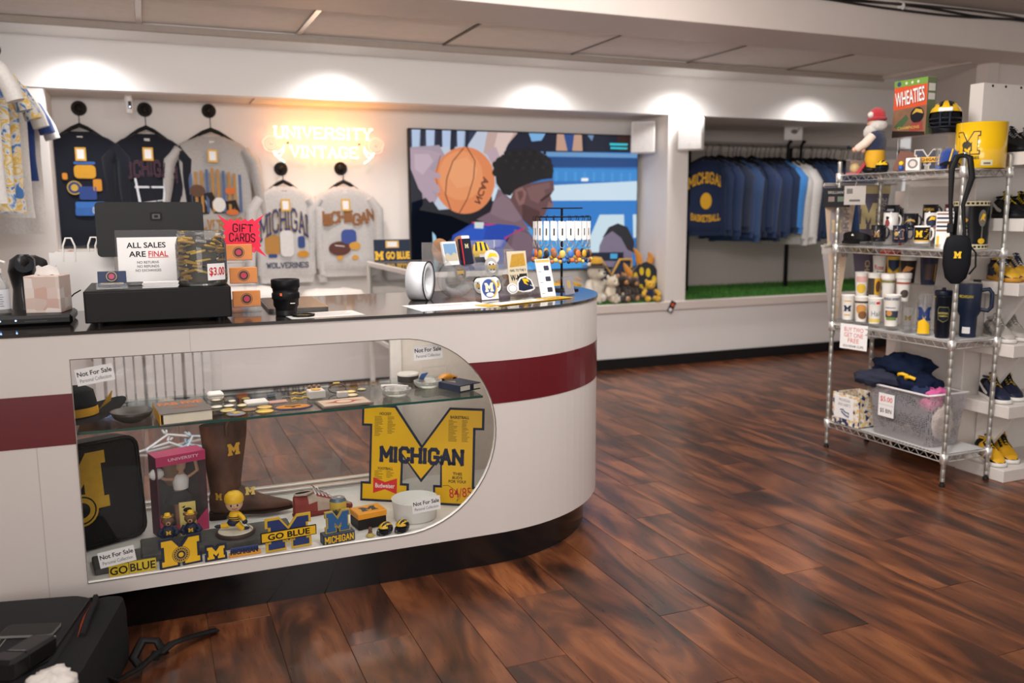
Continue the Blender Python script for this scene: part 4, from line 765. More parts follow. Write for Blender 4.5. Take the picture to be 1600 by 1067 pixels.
for i in range(N):
    u = i/N*4; side = int(u); f = u-side
    bx, by = [(-1+2*f, 1), (1, 1-2*f), (1-2*f, -1), (-1, -1+2*f)][side]
    k = 1.25 if f == 0 else 1.0
    st.append((bx*.074*k, by*.070*k)); f2 = f+.5/5*1.0
    bx, by = [(-1+2*f2, 1), (1, 1-2*f2), (1-2*f2, -1), (-1, -1+2*f2)][side]; st.append((bx*.064, by*.060))
P('star', G().prism(st, 0, .001, FACE), M('#e0123f', .6, var=.03), t)
def hand(g, s, wd, ht, M4, r):
    s_, W = strokes(s)
    for pls, _ in s_:
        for pl in pls: g.tube([(p[0]/W*wd-wd/2, p[1]/6*ht-ht/2, 0) for p in pl], r, 5, M4)
    return g
P('lettering', hand(hand(G(), 'GIFT', .075, .030, TR(.004, -.0012, .032, ry=.06) @ FACE, .0022), 'CARDS', .098, .032, TR(.0, -.0012, -.006, ry=.05) @ FACE, .0022), mINK, t)
P('holder_rod', G().box((0, .004, -.15), (.012, .003, .29)), ACR, t)
# camera lens, tablet, filter, papers
t = T('camera_lens', 'black camera lens standing upright on the countertop', 'lens', (.468, 3.36, CT))
P('lens_barrel', G().lathe([(.038, 0), (.04, .003), (.04, .028), (.047, .04), (.047, .062), (.050, .064), (.050, .088), (.047, .09), (.049, .104), (.053, .108), (.053, .136), (.050, .139), (.046, .139), (.040, .126)], 36, cap=False), M('#111113', .42), t)
g = G()
for k in range(48): g.box((0, 0, 0), (.0022, .0018, .020), 0, TR(.0505*cos(k*pi/24), .0505*sin(k*pi/24), .076, rz=k*pi/24+pi/2))
P('focus_ring', g, M('#1a1a1b', .6), t, kind='stuff'); P('mount_ring', G().lathe([(.0405, .004), (.0405, .022)], 30, cap=False), M('#2d2c2e', .35, .5), t); P('front_glass', G().lathe([(.042, .128), (.03, .131), (.001, .133)], 24), M('#151a24', .05, coat=1), t)
P('badge', G().box((-.024, -.0408, .084), (.008, .012, .010), 0, TR(0, -.002, 0)), M('#d9662a', .5), t); P('marking', G().box((.016, -.0455, .05), (.022, .001, .003)), mPAPER, t)
t = T('tablet', 'thin dark tablet lying flat behind the camera lens', 'tablet', (.545, 3.73, CT), radians(-2)); P('tablet_body', G().prism(rrect(.235, .50, .03), 0, .012, smooth=True), M('#6d6a68', .35, .5), t); P('tablet_glass', G().prism(rrect(.225, .49, .026), .012, .013), M('#1d1c1d', .25), t)
t = T('lens_filter', 'round camera filter ring lying in front of the lens', 'filter', (.522, 3.30, CT)); P('ring', G().lathe([(.041, 0), (.042, .009), (.037, .009), (.036, .0)], 30, cap=False), M('#151516', .4), t); P('filter_glass', G().lathe([(.0365, .004), (.001, .0045)], 24), M('#c7a25a', .1, coat=.5), t)
t = T('printed_sheet', 'printed paper sheet lying beside the lens under its filter', 'paper', (.60, 3.325, CT), radians(5)); P('paper_sheet', G().box((0, 0, .0006), (.28, .17, .001)), M('#dcdad8', .5), t)
g = G()
for i in range(6): g.box((.03, .05-.018*i, .0012), (.16-.02*(i % 3), .003, .0003))
P('print', g, M('#8f8e92', .6), t)
t = T('cable_tangle', 'loose black cable trailing past the cash drawer', 'cable', (0, 0, CT+.001)); P('cable', G().tube([(-.25, 3.66, .10), (-.27, 3.62, .09), (-.30, 3.6, .06), (-.34, 3.66, .02), (-.33, 3.8, .004), (-.28, 3.9, .004)], .0025, 6), mBLACK, t)
# ================================================================== sticker display on the rounded counter end
AR = radians(25)
t = T('sticker_display', 'clear stepped acrylic display for stickers on the rounded counter end', 'display stand', (1.44, 3.78, CT), AR)
for s in (-1, 1): P('side_panel', G().prism([(-.17, 0), (.17, 0), (.17, .25), (.10, .25), (-.17, .045)], -.002, .002, TR(s*.24, 0, 0) @ Matrix.Rotation(pi/2, 4, 'Z') @ FACE), ACR, t)
for k, (y, z) in enumerate(((-.12, .012), (-.04, .075), (.05, .14))):
    P('step', G().box((0, y, z), (.476, .085, .003)), ACR, t); P('step_riser', G().box((0, y+.042, z+.03), (.476, .003, .07)), ACR, t)
P('back_panel', G().box((0, .165, .125), (.476, .003, .25)), ACR, t)
def onstand(x, y, z): 
    v = TR(1.44, 3.78, CT, rz=AR) @ Vector((x, y, z)); return (v.x, v.y, v.z)
# stickers and pads, each leaning back on its step
def sticker(name, label, cat, x, y, z, body, extra=(), tilt=-14, rz=0):
    t = T(name, label, cat, onstand(x, y, z), AR+rz, rx=radians(tilt)); 
    P(name.split('_')[-1]+'_body' if '_' in name else 'body', body[0], body[1], t)
    for n, g, m in extra: P(n, g, m, t)
    return t
def dc(r, zc, y, n=26): return G().prism(disc(0, zc, r, n), y, y+.002, FACE)
def dface(r, zc, y): return G().flat(disc(0, zc, r, 26), y, FACE)
sticker('swirl_sticker', 'white square sticker with yellow letter in a blue swirl', 'sticker', -.145, -.172, .002, (G().box((0, 0, .05), (.098, .001, .098)), mPAPER), (
    ('swirl', dface(.042, .05, .0008), M('#36539a', .5)), ('swirl', G().flat(disc(0, .05, .046, 20, -1.1, 1.1)+disc(0, .05, .038, 20, 1.1, -1.1), .0012, FACE), M('#e0b93c', .5)), ('letter', G().flat([(a, b+.055) for a, b in block_m(.05, .04)], .0016, FACE), M('#f3e7c4', .5)), ('gloss', G().flat(disc(0, .022, .022, 14, ry=.01), .0014, FACE), mPAPER)), -10, -.1)
for (x, y, z, r, lab, c2) in ((-.105, -.075, .014, .042, 'round black rimmed sticker behind the swirl sticker', '#d8d5d0'), (-.012, -.085, .014, .042, 'round black rimmed sticker with yellow banner in the middle', '#e6e3dd'), (-.155, .0, .080, .036, 'round brown coaster sticker at the left of the middle step', '#6d625a'), (.055, .0, .085, .045, 'large silver round sticker on the middle step', '#a9a6a4')):
    sticker('round_sticker', lab, 'sticker', x, y, z, (dc(r, r, 0), M('#1d1c1e' if r == .042 else c2, .4)), (('ring', dface(r*.86, r, .0025), M(c2, .4)), ('inner_disc', dface(r*.62, r, .003), M('#f0eeea' if r != .036 else '#8b7d70', .4)), ('banner', G().box((0, -.0036, r), (r*1.15, .0005, r*.42)), M('#d8ad1e', .5)), ('letter', G().flat([(a, b+r) for a, b in block_m(r*.8, r*.75)], .0034, FACE), mNAVY)))
sticker('helmet_sticker', 'navy helmet shaped sticker with yellow wings on the lowest step', 'sticker', .14, -.135, .014, (G().prism([(-.06, .01), (-.055, .045), (-.03, .07), (.01, .075), (.045, .055), (.055, .03), (.062, .012), (.03, .0), (-.03, .0)], 0, .002, FACE), mPAPER), (('shell', G().flat([(-.054, .012), (-.049, .043), (-.027, .064), (.009, .069), (.04, .05), (.05, .012), (-.02, .005)], .0024, FACE), mNAVY), ('wing', G().flat([(-.02, .064), (.02, .062), (.028, .045), (.0, .05), (.018, .03), (-.008, .04)], .0028, FACE), mMAIZE), ('mask', G().tube([(.03, -.003, .03), (.056, -.003, .02), (.045, -.003, .005)], .002, 5), mPAPER)))
sticker('script_sticker', 'small white oval sticker lying in front on the acrylic base', 'sticker', .03, -.150, .014, (G().prism(disc(0, .024, .036, 20, ry=.024), 0, .002, FACE), mPAPER), (('ring', G().flat(disc(0, .024, .03, 20, ry=.019), .0024, FACE), M('#8d8a88', .5)), ('center', G().flat(disc(0, .024, .026, 20, ry=.016), .0028, FACE), mPAPER)))
sticker('letter_magnet', 'brown wooden letter magnet on the lowest step', 'magnet', .105, -.075, .04, (G().prism([(a, b+.03) for a, b in block_m(.11, .055)], 0, .005, FACE), M('#6e574b', .6)), ())
sticker('note_pad', 'small picture pad with blue town scene at the left of the top step', 'pad', -.155, .06, .145, (G().box((0, 0, .055), (.088, .012, .11), .001), M('#d7d6d4', .5)), (('picture', G().flat([(-.038, .02), (.038, .02), (.038, .1), (-.038, .1)], .0065, FACE), M('#6f93b8', .5)), ('skyline', G().flat([(-.038, .02), (.038, .02), (.038, .05), (.02, .06), (.0, .045), (-.02, .058), (-.038, .05)], .0068, FACE), M('#b5ab94', .5))))
sticker('playing_card_box', 'tall navy card box with red edge on the top step', 'card box', -.055, .06, .145, (G().box((0, 0, .06), (.07, .02, .12), .001), M('#1c2030', .4)), (('edge', G().box((-.034, -.0108, .06), (.006, .001, .12)), mRED), ('letter', G().flat([(a, b+.085) for a, b in block_m(.026, .02)], .0106, FACE), M('#c9c09a', .5))), -10, .1)
sticker('pencil_tag', 'black and yellow hang tag behind the navy card box', 'tag', .0, .10, .147, (G().box((0, 0, .06), (.05, .002, .12)), mBLACK), (('stripe', G().box((0, -.0015, .05), (.03, .001, .015)), mMAIZE), ('stripe', G().box((0, -.0015, .085), (.04, .001, .015)), mMAIZE), ('top_tab', G().box((.0, -.001, .122), (.05, .002, .02)), mPAPER)))
t = sticker('helmet_cutout', 'yellow and navy striped helmet cutout at the top of the display', 'sticker', .085, .095, .147, (G().prism([(-.055, .0), (-.058, .05), (-.045, .085), (-.02, .10), (.02, .10), (.045, .085), (.058, .05), (.055, 0)], 0, .004, FACE), M('#e2b91e', .5)), [('stripe', G().flat([(x-.008, .055), (x+.008, .055), (x*.8+.006, .096), (x*.8-.006, .096)], .0045, FACE), mNAVY) for x in (-.036, 0, .036)]+[('face_panel', G().box((0, -.006, .012), (.11, .003, .03)), M('#3a3c46', .4)), ('tag', G().box((0, -.008, .032), (.045, .001, .014)), mPAPER)])
sticker('wing_sticker', 'silver sticker with yellow wing below the helmet cutout', 'sticker', .09, .035, .14, (G().prism(disc(0, .035, .05, 20, ry=.035), 0, .002, FACE), M('#cfccc9', .3)), (('wing', G().flat([(-.035, .03), (-.01, .055), (.03, .05), (.04, .03), (.01, .038)], .0024, FACE), mMAIZE),))
sticker('cork_coaster', 'tan cork coaster at the back left of the display', 'coaster', -.12, .14, .10, (dc(.06, .11, 0), M('#a5754d', .9, bump=.5, bs=300)), ()); sticker('cork_coaster', 'tan cork coaster at the back middle of the display', 'coaster', .02, .14, .10, (dc(.065, .115, 0), M('#9d6e48', .9, bump=.5, bs=300)), ())
sticker('foil_bag', 'crumpled clear cellophane packet on the middle step', 'packet', -.03, -.01, .08, (G().loft([[(x*.055, -.01-.01*cos(k*2+x*4), .008+.022*k+.006*sin(5*x+k)) for x in (-1, -.5, 0, .5, 1)] for k in range(4)], False, closed=False), glass('cellophane', (.95, .95, .95), 2.5, .08, .1)), ())
# paper roll at the left of the display
t = T('sticker_roll', 'white paper roll standing on edge left of the sticker display', 'roll', (1.10, 3.70, CT+.085), radians(-35))
P('roll_paper', G().lathe([(.05, -.04), (.085, -.04), (.085, .04), (.05, .04), (.05, -.04)], 36, Matrix.Rotation(pi/2, 4, 'Y'), cap=False), M('#dcdde1', .35), t); P('roll_edge', G().tube([(.041, .086*cos(a), .086*sin(a)) for a in [2*pi*i/32 for i in range(32)]], .003, 6, closed=True), M('#2a2a2d', .5), t)
t = T('notice_sheet', 'large white printed sheet on the counter in front of the stickers', 'paper', (1.135, 3.39, CT), radians(4)); P('paper_sheet', G().box((0, 0, .0006), (.34, .24, .001)), M('#e6e4e4', .5), t)
P('print', G().box((0, .05, .0012), (.15, .012, .0003)).box((.01, .02, .0012), (.11, .008, .0003)), M('#9a9899', .6), t)
t = T('bumper_strip', 'yellow and white bumper sticker lying along the counter edge', 'sticker', (1.49, 3.42, CT+.002), radians(22))
P('strip', G().box((0, 0, .001), (.52, .085, .002)), M('#d9a91a', .45), t); P('white_field', G().box((-.05, 0, .0024), (.28, .07, .0008)), mPAPER, t); P('border', G().box((0, -.038, .0024), (.50, .003, .0006)), mINK, t); P('lettering', slab(G(), 'MICHIGAN', .24, .03, TR(.10, 0, .003), 1.1), M('#a8821c', .5), t)
# leaflet holders
t = T('leaflet_holder', 'clear leaflet holder with white price leaflet beside the spinner', 'leaflet holder', (1.665, 3.56, CT), radians(22), rx=radians(-14))
P('holder', G().box((0, .004, .09), (.102, .003, .18)).box((0, .03, .003), (.102, .07, .004)), ACR, t, kind='stuff'); P('leaflet', G().box((0, 0, .09), (.096, .002, .175)), mPAPER, t); P('header', G().box((0, -.0014, .168), (.09, .0006, .012)), M('#d6b264', .5), t)
for k in range(3): P('tag_print', G().flat(rrect(.034, .022, .004), .0014, TR(.016, 0, .135-.05*k) @ FACE), M('#33354a', .5), t); P('caption', G().box((-.03, -.0013, .12-.05*k), (.02, .0005, .003)), M('#8b8a90', .6), t)
t = T('small_leaflet_holder', 'small clear holder with grey card at the counter end', 'leaflet holder', (1.80, 3.61, CT), radians(38), rx=radians(-12))
P('holder', G().box((0, .002, .045), (.105, .003, .09)).box((0, .03, .003), (.1, .07, .004)), ACR, t, kind='stuff'); P('card', G().box((0, 0, .045), (.096, .002, .08)), M('#8d8a93', .5), t); P('emblem', G().flat(disc(0, .052, .02, 18), .0014, FACE), M('#b59a5c', .5), t)
t = T('sticker_sheet', 'gold and black sticker sheet standing behind the display', 'sticker', (1.60, 3.74, CT), radians(18), rx=radians(-8))
P('sheet', G().box((0, 0, .105), (.118, .002, .20)), M('#c9bda4', .5), t); P('gold_art', G().flat([(-.05, .13), (.05, .135), (.045, .195), (-.03, .19)], .0014, FACE), M('#b58a2e', .5, var=.3, vs=90), t); P('lettering', put_text(put_text(G(), 'HAIL TO THE V', .1, .012, TR(0, -.0016, .115) @ FACE, .02), 'W-M', .06, .03, TR(-.02, -.0016, .08) @ FACE, .04), mINK, t); P('gold_art', G().box((.03, -.0015, .085), (.045, .0006, .026)), M('#2b2723', .5), t)
# keychain spinner
t = T('keychain_spinner', 'round wire spinner rack hung with keychains and white tags', 'spinner rack', (1.875, 3.86, CT))
P('pole', G().lathe([(.006, .01), (.006, .404)], 10), mBLKMET, t); P('base', G().lathe([(.085, 0), (.085, .006), (.02, .012), (.006, .014)], 26), mBLKMET, t)
for r, z in ((.10, .402), (.13, .360)): P('ring', G().tube([(r*cos(a), r*sin(a), z) for a in [2*pi*i/36 for i in range(36)]], .0032, 6, closed=True), mBLKMET, t)
for k in range(4): P('spoke', G().tube([(.10*cos(k*pi/4), .10*sin(k*pi/4), .402), (-.10*cos(k*pi/4), -.10*sin(k*pi/4), .402)], .0025, 6), mBLKMET, t)
KC = ['#c89a2c', '#1c2236', '#8a5a3a', '#d0b45a', '#3f6fb5', '#c9682c']
for k in range(22):
    a = 2*pi*k/22; T_ = TR(.13*cos(a), .13*sin(a), 0, rz=a+pi/2)
    P('hook', G().tube([T_ @ Vector((0, 0, .366)), T_ @ Vector((0, -.012, .36)), T_ @ Vector((0, -.012, .345)), T_ @ Vector((0, -.004, .342))], .0018, 5), mBLKMET, t)
    lab_ = 'white'; kc = tag(bpy.data.objects.new('keychain', None), 'keychain with white tag hanging on the wire spinner, %s round from the front' % (ORD[k] if k < 20 else ('twenty-first', 'twenty-second')[k-20]), 'keychain', 'keychains on the spinner'); COL.objects.link(kc); kc.matrix_world = TR(1.875, 3.86, CT) @ T_
    P('tag', G().box((0, -.010, .295), (.030, .0012, .088)), mPAPER, kc); P('barcode', G().box((0, -.0112, .29), (.007, .0006, .034)), mINK, kc)
    P('loop', G().tube([(.013*cos(b), -.01, .232+.018*sin(b)) for b in [2*pi*i/14 for i in range(14)]], .0017, 5, closed=True), M('#7fa9d8' if k % 4 == 1 else '#b9b7b4', .3, .8), kc)
    P('charm', G().ell((0, -.01, .185), (.016, .007, .02), 10), M(KC[k % 6], .5), kc); P('charm_ball', G().ell((.008, -.012, .155), (.013, .009, .012), 8), M(KC[(k+1) % 6], .5), kc); P('charm_ball', G().ell((-.010, -.01, .148), (.010, .008, .010), 8), M(KC[(k+3) % 6], .5), kc)
# ================================================================== back wall: television
TX0, TX1, TZ0, TZ1 = 2.158, 4.482, .925, 2.212
t = T('television', 'very large wall mounted television showing a basketball game', 'television', (0, 7.52, 0))
P('frame', G().box(((TX0+TX1)/2, .022, (TZ0+TZ1)/2), (TX1-TX0, .05, TZ1-TZ0), .004), M('#101012', .35), t)
def col_emit(name, strength):
    m = bpy.data.materials.new(name); m.use_nodes = True; nt = m.node_tree; b = nt.nodes['Principled BSDF']; a = nt.nodes.new('ShaderNodeVertexColor'); a.layer_name = 'Col'
    b.inputs['Base Color'].default_value = (.01, .01, .01, 1); b.inputs['Roughness'].default_value = .25
    nt.links.new(a.outputs[0], b.inputs['Emission Color']); b.inputs['Emission Strength'].default_value = strength; return m
tvg = G(); tvc = []
def tvxy(px, py):
    x = TX0+(px-638.5)/(998-638.5)*(TX1-TX0); yt = 199+(px-638)*14/360; yb = 431-(px-638)*9/360
    return (x, TZ1-(py-yt)/(yb-yt)*(TZ1-TZ0))
def tv(pts, col, lay, zoom=True):
    pts = [(620+a/3.234, 170+b/3.234) for a, b in pts] if zoom else pts
    pts = [tvxy(*p) for p in pts]; pts = [(min(max(a, TX0+.012), TX1-.012), min(max(b, TZ0+.012), TZ1-.012)) for a, b in pts]
    tvg.flat(pts, .0045+.0006*lay, FACE); tvc.append(lin(col))
tv([(62, 90), (1222, 90), (1222, 900), (62, 900)], '#0e1626', 0)
# left: referee stripes and dark sleeve
tv([(62, 90), (560, 100), (520, 480), (62, 520)], '#c6cfe0', 1)
for x in (112, 190, 258, 320): tv([(x, 92), (x+24, 92), (x+14, 205), (x-8, 205)], '#131c33', 2)
tv([(62, 92), (380, 100), (330, 190), (62, 190)], '#2a3550', 1.5)
for x in (75, 140, 215, 285): tv([(x, 96), (x+40, 96), (x+36, 190), (x, 190)], '#b9cbe8', 2)
tv([(62, 190), (200, 180), (260, 300), (190, 440), (150, 520), (62, 470)], '#a99aa8', 2.5)
tv([(62, 470), (150, 440), (200, 520), (350, 540), (450, 440), (480, 520), (330, 640), (250, 700), (62, 900)], '#10131f', 3); tv([(62, 300), (110, 330), (120, 480), (62, 560)], '#141a2a', 3)
tv([(62, 500), (250, 540), (420, 620), (240, 660), (200, 900), (62, 900)], '#0d1119', 3)
tv([(160, 620), (175, 640), (200, 760), (165, 760)], '#a7d3e8', 3.3)
tv([(430, 100), (580, 110), (520, 190), (470, 260), (410, 220)], '#c7a9a2', 3.2); tv([(480, 120), (560, 110), (470, 300), (440, 280)], '#e2c9c0', 3.4)
# blue arena background on the right
tv([(520, 100), (1222, 130), (1222, 900), (600, 900)], '#2f78c4', 1); tv([(520, 98), (1222, 128), (1222, 225), (520, 215)], '#141b30', 2); tv([(635, 118), (720, 120), (700, 160), (650, 165)], '#7fb6e6', 3); tv([(780, 124), (910, 128), (915, 215), (775, 212)], '#c9a08a', 3); tv([(815, 124), (870, 126), (860, 214), (835, 213)], '#2b4f8f', 3.3); tv([(925, 130), (1100, 138), (1100, 216), (940, 214)], '#1a2134', 3); tv([(940, 135), (975, 136), (965, 165)], '#6f8fb5', 3.4); tv([(1100, 138), (1222, 140), (1222, 220), (1105, 218)], '#3a2420', 3)
tv([(560, 212), (1222, 232), (1222, 252), (560, 236)], '#6e9fd0', 4); tv([(560, 240), (1222, 254), (1222, 300), (560, 295)], '#1e4a86', 4); tv([(760, 300), (1222, 312), (1222, 372), (760, 365)], '#3d8fd8', 4)
tv([(450, 400), (1222, 370), (1222, 468), (450, 465)], '#d3e8f6', 4.2); tv([(740, 468), (1222, 468), (1222, 620), (740, 640)], '#2a7fd0', 4); tv([(620, 600), (960, 560), (960, 900), (600, 900)], '#4aa3e6', 4.1)
tv([(1010, 540), (1145, 540), (1150, 640), (1160, 720), (960, 740), (960, 650)], '#cfe6f2', 4.3); tv([(1195, 540), (1222, 540), (1222, 660), (1200, 660)], '#cfe6f2', 4.3)
tv([(1062, 176), (1162, 180), (1160, 190), (1062, 188)], '#3fd0e0', 5); tv([(1066, 196), (1160, 200), (1158, 209), (1066, 206)], '#3fd0e0', 5)
# ball and hands
ball = [(318+146*cos(a), 360+170*sin(a)) for a in [2*pi*i/40 for i in range(40)]]
tv(ball, '#e58a58', 6); tv([(300+105*cos(a), 335+125*sin(a)) for a in [2*pi*i/30 for i in range(30)]], '#ee9a66', 6.2)
def tvline(pts, wd, col, lay):
    for (x0, y0), (x1, y1) in zip(pts, pts[1:]):
        d = sqrt((x1-x0)**2+(y1-y0)**2); nx, ny = -(y1-y0)/d*wd/2, (x1-x0)/d*wd/2; tv([(x0+nx, y0+ny), (x1+nx, y1+ny), (x1-nx, y1-ny), (x0-nx, y0-ny)], col, lay)
tvline([(315, 195), (262, 262), (232, 350), (225, 430), (250, 510)], 5, '#7c3b28', 7); tvline([(330, 192), (368, 260), (360, 350), (330, 450), (290, 525)], 5, '#7c3b28', 7); tvline([(205, 230), (180, 330), (195, 430)], 4, '#a4583a', 7)
tv([(66, 200), (160, 205), (210, 225), (180, 260), (150, 300), (205, 330), (200, 350), (165, 345), (200, 400), (195, 425), (160, 410), (185, 455), (150, 470), (100, 400), (66, 300)], '#b79fae', 8); tv([(420, 215), (470, 190), (490, 240), (470, 300), (440, 260)], '#c3a9b4', 8)
g_ = text_geo('NCAA', .03)
# player
tv([(255, 640), (340, 585), (430, 575), (540, 560), (610, 600), (520, 660), (500, 900), (230, 900)], '#1e49b0', 9); tv([(350, 570), (430, 582), (520, 566), (520, 574), (430, 592), (350, 580)], '#c43a7a', 9.5); tv([(610, 598), (612, 612), (540, 640), (515, 665), (508, 655)], '#c2346a', 9.5); tv([(362, 572), (408, 574), (404, 606), (362, 604)], '#d8e4e0', 10)
tv([(480, 400), (560, 470), (600, 560), (640, 620), (560, 590), (430, 580), (370, 560), (440, 520)], '#7d6470', 10); tv([(540, 640), (620, 610), (680, 680), (700, 760), (520, 900), (500, 720)], '#6f5866', 9.2)
tv([(560, 400), (620, 380), (760, 360), (765, 410), (745, 440), (760, 490), (728, 510), (715, 540), (690, 570), (680, 640), (640, 600), (590, 540), (540, 460)], '#6b4a4c', 10.5); tv([(640, 390), (740, 372), (745, 400), (660, 430)], '#7f5b5c', 10.7); tv([(600, 480), (690, 520), (690, 620), (640, 600), (600, 560)], '#543638', 10.7)
tv([(562, 405), (600, 395), (622, 425), (610, 480), (585, 490), (565, 450)], '#8d6661', 11); tv([(575, 420), (602, 412), (606, 440), (588, 470)], '#6d4746', 11.2)
hair = [(465, 300)]+[(610+150*cos(a)*(1+.03*sin(9*a)), 300+92*sin(a)*(1+.05*sin(7*a))) for a in [pi+pi*i/24 for i in range(25)]]+[(756, 352), (700, 358), (620, 382), (590, 395), (560, 412), (540, 440), (505, 430), (470, 375)]
tv(hair, '#141318', 12); tv([(690, 462), (752, 420), (745, 438), (700, 470)], '#3a2426', 11.4)
for i in range(34):
    a = pi*.92+pi*1.16*i/33; tv(disc(606+138*cos(a), 305+88*sin(a)+8*sin(i*2.7), 15+5*sin(i*1.9), 9), '#17161b', 12.1+.01*i)
for i in range(26): tv(disc(520+8.5*i, 262+42*sin(i*2.1), 9, 7), ('#232128', '#0f0e12')[i % 2], 12.6+.01*i)
tv([(455, 470), (500, 430), (560, 480), (600, 560), (560, 575), (500, 560), (440, 530)], '#8b717c', 10.2); tv([(620, 400), (700, 385), (720, 430), (680, 480), (640, 460)], '#805c5c', 10.9); tv([(735, 470), (765, 486), (752, 500), (728, 505)], '#8a6668', 10.9); tv([(560, 610), (640, 640), (670, 720), (600, 780), (540, 720)], '#7c6573', 9.3)
tv([(270, 650), (340, 600), (420, 600), (380, 760), (240, 800)], '#2456c4', 9.1); tv([(84, 225), (150, 225), (170, 260), (120, 330), (84, 300)], '#c7b0bd', 8.2); tv([(255, 265), (330, 240), (380, 300), (360, 380), (280, 400), (240, 340)], '#f2a472', 6.4)
for k in range(9): tv([(770+50*k, 316+k*1.5), (784+50*k, 316+k*1.5), (784+50*k, 366+k), (770+50*k, 366+k)], '#4a9be0', 4.05)
# second player lower right
tv([(1010, 700), (1035, 650), (1080, 620), (1150, 640), (1200, 700), (1190, 900), (1000, 900)], '#7d7288', 9); tv([(1025, 660), (1060, 605), (1110, 585), (1165, 605), (1205, 680), (1205, 740), (1165, 720), (1130, 660), (1080, 625)], '#1a1d26', 9.5)
tv([(940, 735), (1145, 735), (1145, 780), (940, 780)], '#0d1830', 11); tv([(1070, 742), (1110, 742), (1110, 768), (1070, 768)], '#4aa6d8', 11.5)
tv([(908, 352), (945, 352), (945, 368), (908, 368)], '#ffffff', 12)
vs, fs = g_
for f in fs:
    tv([(400+vs[i][0]*130*.35+vs[i][1]*30, 410-vs[i][0]*130+vs[i][1]*12) for i in f], '#5a2a20', 8)
scr = tvg.obj('screen_picture', col_emit('screen_glow', .95), t)
ca = scr.data.color_attributes.new('Col', 'FLOAT_COLOR', 'CORNER'); k = 0
for p in scr.data.polygons:
    for li in p.loop_indices: ca.data[li].color = tvc[p.index]
# ================================================================== speakers, camera, neon
def speaker(label, loc, rz):
    t = T('wall_speaker', label, 'speaker', loc, rz, 'white wall speakers')
    P('cabinet', G().loft([[(x*.115*k, y, z*.15*k) for x, z in ((-1, -.93), (-.93, -1), (.93, -1), (1, -.93), (1, .93), (.93, 1), (-.93, 1), (-1, .93))] for y, k in ((.08, .78), (-.02, 1), (-.075, .98), (-.09, .92))]), M('#efedeb', .5), t)
    P('grille', G().prism(rrect(.195, .265, .02), .0905, .092, FACE), M('#dedbd8', .7, bump=.5, bs=700), t); P('logo_badge', G().lathe([(.008, 0), (.008, .002)], 12, TR(0, -.0925, -.10, rx=pi/2)), M('#c9c6c2', .4), t)
    P('bracket', G().box((0, .11, 0), (.05, .07, .10), .005), M('#d8d5d2', .5), t)
speaker('white wall speaker right of the television, facing the counter', (4.40, 7.30, 2.17), radians(-30)); speaker('white wall speaker on the pillar, turned towards the clothes alcove', (4.70, 6.92, 2.18), radians(-50))
t = T('security_camera', 'small white security camera under the soffit above the shirts', 'camera', (-.075, 7.30, 2.29)); P('camera_body', G().lathe([(.026, -.06), (.028, -.05), (.028, .05), (.024, .06)], 20), mWHITE, t); P('mount', G().lathe([(.02, .06), (.03, .075)], 16), mWHITE, t); P('lens_panel', G().box((.008, -.028, .0), (.022, .01, .055), .003), M('#1c2030', .3), t); P('status_light', G().ell((.008, -.034, -.014), .005, 8), M('#cfe0ff', .3, emit=4), t)
t = T('neon_sign', 'glowing neon sign with two lines of letters and roses on the white wall', 'neon sign', (1.42, 7.52, 2.05))
def neon(col, s, e):
    return M(col, .3, var=0, emit=e)
NY = neon('#fff0c4', 0, 2.2); NP = neon('#ff9a86', 0, 2.2); NG = neon('#9af5e2', 0, 2.0)
def tubes(name, s, wd, ht, cx, cz, r):
    st_, W = strokes(s); sx = wd/W; sy = ht/6
    for ch, (pls, ser) in zip(s, st_):
        g = G()
        for pl in pls: g.tube([(cx-wd/2+a*sx, -.02, cz-ht/2+b*sy) for a, b in pl], r, 6)
        for a, b in ser: g.tube([(cx-wd/2+(a-.9)*sx, -.02, cz-ht/2+b*sy), (cx-wd/2+(a+.9)*sx, -.02, cz-ht/2+b*sy)], r, 6)
        if pls: P('letter_tube', g, NY, t)
tubes('u', 'UNIVERSITY', .80, .085, 0, .092, .0088); tubes('v', 'VINTAGE', .56, .085, 0, -.063, .0088)
for s in (-1, 1):
    cx = s*.44
    P('rose_tube', G().tube([(cx+r*cos(a), -.02, .0+r*.95*sin(a)) for r, a in [(.012+.05*i/40, i*.42) for i in range(41)]], .005, 6), NP, t)
    P('rose_tube', G().tube([(cx+.066*cos(a)*(1+.08*sin(5*a)), -.02, .066*sin(a)) for a in [2*pi*i/30 for i in range(30)]], .005, 6, closed=True), NP, t)
    P('leaf_tube', G().tube([(cx-s*.015+x*-s, -.02, z) for x, z in ((.0, -.06), (.03, -.075), (.075, -.045), (.09, -.01), (.085, -.06), (.055, -.10), (.02, -.10), (.0, -.06))], .005, 6), NG, t); P('stem_tube', G().tube([(cx-s*.02+x*-s, -.02, z) for x, z in ((.01, -.075), (.04, -.12), (.085, -.15))], .006, 6), NG, t)
for x in (-.3, .3): P('stand_off', G().box((x, .0, .01), (.012, .05, .012)), mPLAS, t)
for x, z in ((-.3, .09), (-.1, .0), (.1, .0), (.3, .09), (0, .09)): lamp('POINT', 'neon_glow', (1.42+x, 7.42, 2.05+z), 1.4, (1, .34, .004), shadow_soft_size=.05).name = 'neon_glow'
